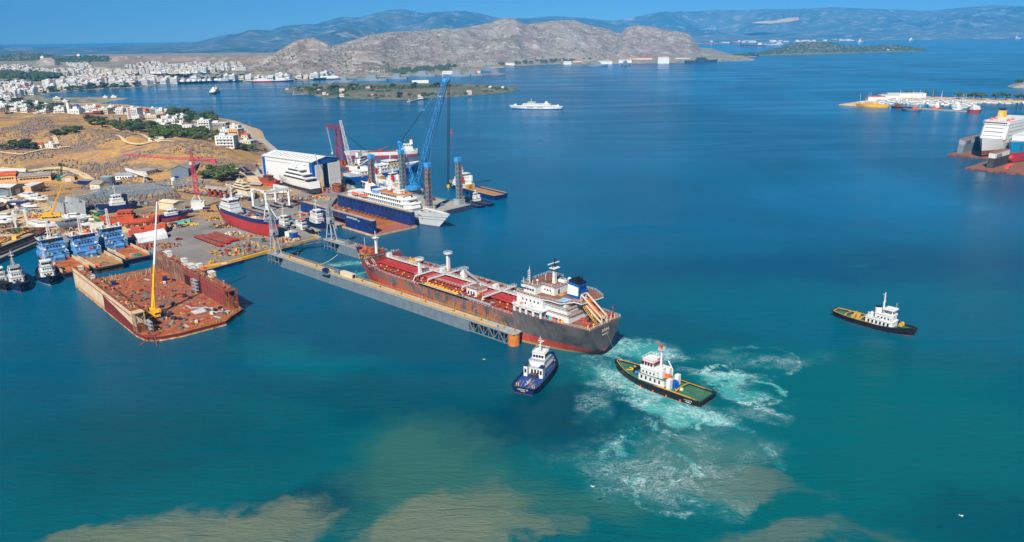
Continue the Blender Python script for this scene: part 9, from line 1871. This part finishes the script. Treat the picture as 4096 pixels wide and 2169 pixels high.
for i, (x, y, s, lab) in enumerate(((1150, 358, 2, 'small white house at the left tip of the island'), (1300, 378, 0, 'red roofed house by the left shore of the island'), (1316, 379, 2, 'small red roofed house beside it on the left shore of the island'), (1370, 368, 1, 'two storey villa with red roof on the left of the island'), (1368, 386, 0, 'white red roofed house on the front shore of the island, first from left'), (1278, 360, 2, 'red roofed hut on the back slope of the island'), (1432, 363, 2, 'red roofed cottage in the trees of the island'), (1480, 376, 1, 'large villa with orange roof in the middle of the island'), (1466, 384, 0, 'white red roofed house on the front shore of the island, second from left'), (1492, 386, 0, 'white red roofed house on the front shore of the island, third from left'), (1512, 352, 2, 'red roofed house on the crest of the island'), (1476, 357, 1, 'orange roofed house below the crest of the island'), (1558, 382, 3, 'long cream villa with orange roof on the front shore of the island'), (1650, 368, 2, 'small house right of the island pines'), (1685, 393, 1, 'white block house by the island jetty'), (1695, 381, 0, 'red roofed house above the island jetty'), (1762, 386, 0, 'low white house behind the crane boom on the island shore'), (1876, 376, 1, 'white chapel like house with red roof at the right of the island'), (1800, 370, 2, 'ruined beige house on the island'), (1960, 351, 2, 'white hut at the right tip of the island'), (2010, 352, 2, 'pale tower hut at the right tip of the island'))):
	kd = 'white' if s == 2 and i > 16 else 'red'; inst(shared(('plain', kd, s), lambda: (lambda t: t[0].mesh('small_house', t[1]))(plain(kd, s))), 'house', None, ONI(x, y), rr.uniform(-.3, .3), .78, label=lab, cat='house')
t = thing('hall', 'big white hall on the back shore of the island', 'hall', P(1682, 344), .1); MB().box((0, 0, 0), (44, 22, 13), ty=.98).obj('wall', ['clean_white'], t); MB().prism([(-22, -11), (22, -11), (22, 11), (-22, 11)], 13, 15, top=[(-22, -2), (22, -2), (22, 2), (-22, 2)]).obj('roof', ['clean_white'], t)
t = thing('hall', 'long low white shed left of the island hall', 'hall', P(1588, 346), .05); MB().box((0, 0, 0), (46, 14, 6)).obj('wall', ['clean_white'], t); MB().box((0, 0, 6), (47, 15, .6)).obj('roof', ['roof_white'], t)
for (a, c_, w_, lab) in (((1634, 408), (1704, 394), 8, 'white stone jetty with a light at the front of the island'), ((1300, 344), (1352, 322), 9, 'rubble mole reaching out from the naval quay'), ((1170, 379), (1235, 376), 6, 'small jetty at the left shore of the island'), ((440, 426), (486, 420), 9, 'wooden pier at the village waterfront'), ((3672, 436), (3905, 451), 9, 'long low concrete pier in front of the marina')):
	p, q = P(*a), P(*c_); d = (q-p).normalized(); n = Vector((-d.y, d.x, 0))*w_/2; t = thing('jetty', lab, 'jetty', (0, 0, 0)); MB().prism([(v.x, v.y) for v in (p-n, q-n, q+n, p+n)], -1, 1.6).obj('jetty_body', ['concrete'], t); MB().bar(p+d*3+Vector((0, 0, 1.6)), p+d*3+Vector((0, 0, 6)), .5, 0, 6).obj('light', ['clean_white'], t)
MAR = [(3352, 420), (3425, 425), (3500, 418), (3560, 408), (3660, 404), (3760, 406), (3861, 407), (3960, 409), (4140, 412), (4140, 402), (3927, 397), (3800, 393), (3663, 387), (3580, 391), (3500, 398), (3432, 408)]
isle('breakwater', MAR, 2.0, 10, 'sand_stone', 6); isle('rock', [(4030, 346), (4060, 352), (4140, 352), (4140, 336), (4080, 334), (4045, 340)], 8, 30, 'limestone_hill', 6)
hullm = MB(); hb = Hull(11, 3.6, 1.5, (0, .5), sb=.5, rake=1.2, bul=.2); q_ = hb.shell(n=10); hullm.add(q_.v, q_.f, 0); hullm.add(hb.deck(10).v, hb.deck(10).f, 0); hullm.box((-.6, 0, 1.2), (5.5, 2.6, 1.3), 0, 0, .8, .85).box((-.3, 0, 1.7), (4.9, 2.5, .5), 1)
mb1 = hullm.mesh('motor_boat', ['clean_white', 'glass']); hullm.bar((.5, 0, 2), (.5, 0, 13), .12, 0).bar((.5, 0, 3), (-4, 0, 3), .1, 0); mb2 = hullm.mesh('sail_boat', ['clean_white', 'glass'])
for i, (x, y) in enumerate(pick([(3400, 420), (3470, 410), (3560, 402), (3680, 400), (3760, 404), (3870, 408), (3900, 425), (3840, 432), (3700, 420), (3560, 418)], 190, 61)+[(3900+i*19, 411+i*.6) for i in range(13)]):
	s = i % 7 == 0; inst(mb2 if s else mb1, 'sail_boat' if s else 'motor_boat', None, P(x, y, 2.4 if y < 409 and x < 3700 else .1), rr.uniform(0, 6), rr.uniform(.9, 1.7), label='white sailing boat with a bare mast in the marina at right' if s else 'white motor boat packed in the marina at right', cat='boat', group='sailing boats in the marina' if s else 'motor boats in the marina')
for i, (x, y) in enumerate(((20, 800), (36, 806), (110, 786), (128, 782), (146, 796), (165, 800), (60, 818), (120, 826), (24, 872), (44, 880), (10, 890), (180, 905), (150, 900), (270, 905), (300, 890), (330, 900), (470, 880), (360, 880), (300, 872), (960, 790), (1135, 770), (1100, 772))):
	inst(mb1, 'motor_boat', None, P(x, y, YZ+1.2), rr.uniform(-.4, .4), rr.uniform(.9, 1.5), label='small white motor boat propped up on the dirt yard among the scrap' if y > 780 and x < 900 else 'small white motor boat propped up near the yachts', cat='boat', group='small boats on the dirt yard' if y > 780 and x < 900 else 'small boats near the yachts')
for i, (x, y, w_, lab) in enumerate(((3620, 391, 70, 'long white boat shed with a maroon roof edge on the marina mole'), (3500, 404, 30, 'red roofed shed at the left of the marina'), (3555, 398, 34, 'white workshop between the marina sheds'))): t = thing('boat_shed', lab, 'shed', P(x, y, 2), -.1); MB().box((0, 0, 0), (w_, 16, 8)).obj('wall', ['clean_white'], t); MB().box((0, 0, 8), (w_+1, 17, .8)).obj('roof', ['roof_white' if i != 1 else 'tile_roof'], t)
for i, (x, y, m_) in enumerate(((3840, 396, 'olive'), (3880, 397, 'olive'), (3900, 397, 'olive'), (3925, 398, 'olive'), (3982, 398, 'olive'), (4022, 400, 'olive'), (4070, 401, 'olive'), (4095, 401, 'olive'), (3703, 386, 'pine'), (3737, 388, 'pine'), (3625, 386, 'pine'), (3645, 386, 'pine'), (4068, 340, 'dark_tree'), (4085, 340, 'dark_tree'), (4110, 340, 'dark_tree'))): tree(P(x, y, 3), 14, 22 if m_ == 'olive' else 9, m_, 'low wide grey green tree along the marina mole' if m_ == 'olive' else 'thin tree standing up behind the marina shed' if m_ == 'pine' else 'dark bush crown on the rock at the right edge', 'trees by the marina '+m_, i, .8, 'shore_tree')
def simple_ship(label, a, c_, B, D, hull, sup, belly='oxide_red', cat='cargo ship', name='ship', hx=-.3, hl=.2, tiers=3, group=None, mid=None, th=3.2):
	T, L_ = ship(name, label, cat, P(*a), P(*c_), group); h = Hull(L_, B, D, (D*.1, D*.25), sb=.75, tr=.8, rake=D*.5, bul=.5); put_hull(T, h, [belly, hull], [0, 0, 1, 1, 1, 1] if belly != hull else None, hull if cat == 'warship' else 'deck_brown', n=14)
	for i in range(tiers): MB().box((hx*L_, 0, D-.5+i*th), (hl*L_*(1-.18*i), B*(.85-.12*i), th-.2)).obj('deckhouse', [sup], T)
	MB().bar((hx*L_, 0, D+tiers*th-1), (hx*L_, 0, D+tiers*th+9), .6, 0, 6, .25).obj('mast', [sup], T); MB().box((hx*L_-hl*L_*.35, 0, D), (4, 4, tiers*th+1)).obj('funnel', [sup], T)
	if mid: MB().box((.1*L_, 0, D-.4), (.3*L_, B*.5, 2.5)).obj('cargo_gear', [mid], T)
	return T, h
simple_ship('bright yellow barge ship moored at the outer end of the marina', (3554, 432), (3426, 427), 12, 5, 'yellow', 'yellow', 'dull_yellow', hx=-.1, hl=.1, tiers=1, mid='dull_yellow')
simple_ship('black hulled barge beside the yellow one at the marina', (3640, 437), (3566, 432), 10, 3, 'black', 'rust', hx=.2, tiers=1, mid='rust')
simple_ship('grey pontoon barge with orange gear at the marina', (3680, 445), (3608, 441), 11, 2.5, 'grey_steel', 'orange', 'dark_steel', hx=-.2, tiers=1, hl=.1)
simple_ship('white coaster with red deckhouse at the end of the marina pier', (3874, 452), (3922, 450), 9, 5, 'oxide_red', 'clean_white', hx=0, hl=.6, tiers=2)
simple_ship('white tug with orange trim lying at the marina pier', (3810, 441), (3850, 442), 8, 3.4, 'clean_white', 'clean_white', 'navy', hx=.1, hl=.3, tiers=2)
simple_ship('small red and white workboat lying at the marina pier', (3725, 436), (3765, 437), 8, 3, 'orange', 'clean_white', 'navy', hx=.1, hl=.3, tiers=2)
# ferries along the town front, warships, tankers far off
for i, (x, y, m_) in enumerate(((716, 337, 'crane_red'), (742, 336, 'naval_dark'), (764, 336, 'navy'), (782, 335, 'naval_dark'), (802, 334, 'navy'), (826, 333, 'naval_dark'), (852, 332, 'royal_blue'), (1064, 329, 'crane_red'), (1110, 328, 'navy'), (1140, 326, 'royal_blue'), (1182, 323, 'royal_blue'), (1258, 322, 'navy'), (1276, 321, 'naval_dark'), (1296, 320, 'navy'), (1322, 319, 'naval_dark'))):
	nm = {'crane_red': 'crimson', 'naval_dark': 'slate', 'navy': 'navy', 'royal_blue': 'bright blue'}[m_]; side = x in (1110, 1064, 1322); p = P(x, y); a, c_ = (p+Vector((-45, 0, 0)), p+Vector((45, 12, 0))) if side else (p+Vector((10, 70, 0)), p)
	place = 'at the left group of town ferry berths' if x < 900 else 'at the right group of town ferry berths'
	ferry(f'white ferry with {nm} hull moored {"side on " if side else ""}{place}', a, c_, 16, m_, 5, 1.4, True, small=True, group='moored ferries '+m_+place)
ferry('long low dark blue ferry moored side on along the town front, left of two', P(870, 331), P(925, 328), 18, 'naval_dark', 6, 1.5, True, small=True); ferry('long low dark blue ferry moored side on along the town front, right of two', P(925, 328), P(968, 325), 18, 'navy', 6, 1.4, True, small=True)
for i, (a, c_, dk, lab) in enumerate((((1548, 324), (1430, 324), 0, 'grey landing ship moored nearest the rubble mole'), ((1630, 317), (1545, 317), 0, 'grey auxiliary moored behind the landing ship'), ((1412, 330), (1340, 331), 0, 'small low grey patrol craft by the mole'), ((1744, 306), (1636, 306), 0, 'grey frigate with tall masts left of the woods'), ((1882, 306), (1774, 306), 0, 'grey frigate nearest to us in front of the woods'), ((1935, 304), (1850, 302), 0, 'grey frigate with twin masts moored in the middle of the cluster'), ((2020, 301), (1936, 304), 1, 'grey warship with a red boot stripe at the right of the cluster'), ((1985, 282), (1915, 284), 0, 'grey corvette behind the warship cluster'), ((2350, 266), (2430, 264), 0, 'grey patrol boat along the naval quay, left one'), ((2520, 260), (2480, 262), 0, 'grey patrol boat along the naval quay, right one'), ((2740, 252), (2868, 248), 2, 'long dark slab sided landing ship moored before the headland'), ((2976, 226), (3034, 227), 2, 'dark blue warship moored beside the islet'))):
	simple_ship(lab, a, c_, 13, 6 if dk != 2 else 9, 'naval_grey' if dk != 2 else 'naval_dark', 'naval_grey' if dk != 2 else 'naval_dark', 'oxide_red' if dk == 1 else 'naval_grey' if not dk else 'naval_dark', 'warship', 'warship', 0, .36, 3, 'grey warships at the naval base', th=4)
for a, c_, h_, lab in (((3060, 187), (2960, 187), 'naval_dark', 'dark hulled tanker anchored beyond the headland'), ((3130, 181), (3055, 183), 'clean_white', 'white ship anchored right of the dark tanker'), ((2855, 175), (2810, 175), 'oxide_red', 'red bellied ship at the far refinery quay, left one'), ((2965, 174), (2920, 174), 'oxide_red', 'red bellied ship at the far refinery quay, right one'), ((3436, 172), (3452, 171), 'clean_white', 'tiny white ship far out on the right, first'), ((3640, 164), (3654, 163), 'clean_white', 'tiny white ship far out on the right, second'), ((4062, 157), (4080, 157), 'clean_white', 'tiny white ship far out at the right edge')): simple_ship(lab, a, c_, 30, 14, h_, 'clean_white', 'oxide_red', tiers=3, hl=.16, th=6)
for i, (x, y, w_, d_, h_, m_, lab) in enumerate(((2652, 252, 48, 30, 22, 'clean_white', 'tall white slipway hall on the naval quay'), (2560, 243, 110, 16, 12, 'cream', 'long cream barracks with a red roof above the naval quay'), (2270, 256, 34, 14, 8, 'clean_white', 'white gabled boathouse pair on the naval quay'), (2420, 255, 60, 18, 9, 'clean_white', 'white workshop beside the patrol boats'), (2310, 252, 40, 14, 9, 'cream', 'cream office with orange roof on the naval quay'), (2500, 252, 56, 20, 11, 'clean_white', 'white shed in the middle of the naval quay'), (2140, 240, 60, 14, 9, 'cream', 'cream building in the trees at the left end of the naval quay'), (2040, 262, 40, 14, 8, 'clean_white', 'low white hall beside the corvette'), (1900, 290, 40, 16, 7, 'cream', 'beige store behind the frigates'), (1760, 256, 26, 14, 10, 'cream', 'cream house in the naval base woods'), (2730, 243, 70, 18, 8, 'clean_white', 'long white shed beside the slab sided ship'), (1790, 298, 36, 12, 8, 'clean_white', 'white block between two frigates'), (3278, 209, 40, 14, 9, 'clean_white', 'white barracks on the islet shore'), (3560, 206, 44, 14, 8, 'clean_white', 'long pale shed at the right of the islet'), (3065, 214, 26, 14, 10, 'cream', 'yellow house on the left of the islet'))): t = thing('quay_building', lab, 'building', P(x, y, 2), -.05); MB().box((0, 0, -2), (w_, d_, h_+2)).obj('wall', [m_], t); MB().prism([(-w_/2-1, -d_/2-1), (w_/2+1, -d_/2-1), (w_/2+1, d_/2+1), (-w_/2-1, d_/2+1)], h_, h_+3, top=[(-w_/2+3, -1), (w_/2-3, -1), (w_/2-3, 1), (-w_/2+3, 1)]).obj('roof', ['tile_roof' if m_ == 'cream' else 'roof_white'], t)
# far coast plain with industry, quarries
pl = [P(2680, 178), P(2790, 176.5), P(3000, 172), P(3300, 167), P(3480, 163), P(3700, 156.5), P(4000, 153.5), P(4300, 151)]
MB().prism([(p.x, p.y) for p in pl]+[(p.x*1.6, 13800) for p in (pl[-1], pl[0])], -3, 2.5).obj('coast', ['town_ground'], kind='structure')
b = MB()
for x, y in pick([(2800, 174), (3000, 165), (3160, 158), (3300, 160), (3330, 140), (3700, 130), (4096, 122), (4096, 150), (3700, 153), (3480, 161), (3200, 168), (3000, 170)], 620, 90): q = P(x, y, 3); b.box(q-Vector((0, 0, 1)), (rr.uniform(18, 90), rr.uniform(16, 40), rr.uniform(7, 20)), rr.choice((0, 0, 1, 2)), rr.uniform(-.3, .3))
b.obj('industrial_buildings', ['clean_white', 'cream', 'light_grey'], kind='stuff', label='pale factories and tanks spread along the far coast', cat='industry')
for x0, x1, y, yy, hh, lab in ((3000, 3195, 84, 10600, 11, 'm'),):
	a = [PY(x, y_, 10100) for x, y_ in ((3000, 93), (3040, 86), (3110, 82), (3150, 73), (3190, 69), (3196, 80), (3150, 88), (3080, 95))]; MB().add(a+[p+Vector((0, 300, -10)) for p in a], [tuple(range(8))[::-1]]+[(i, (i+1) % 8, 8+(i+1) % 8, 8+i) for i in range(8)]).obj('quarry', ['quarry_face'], kind='structure')
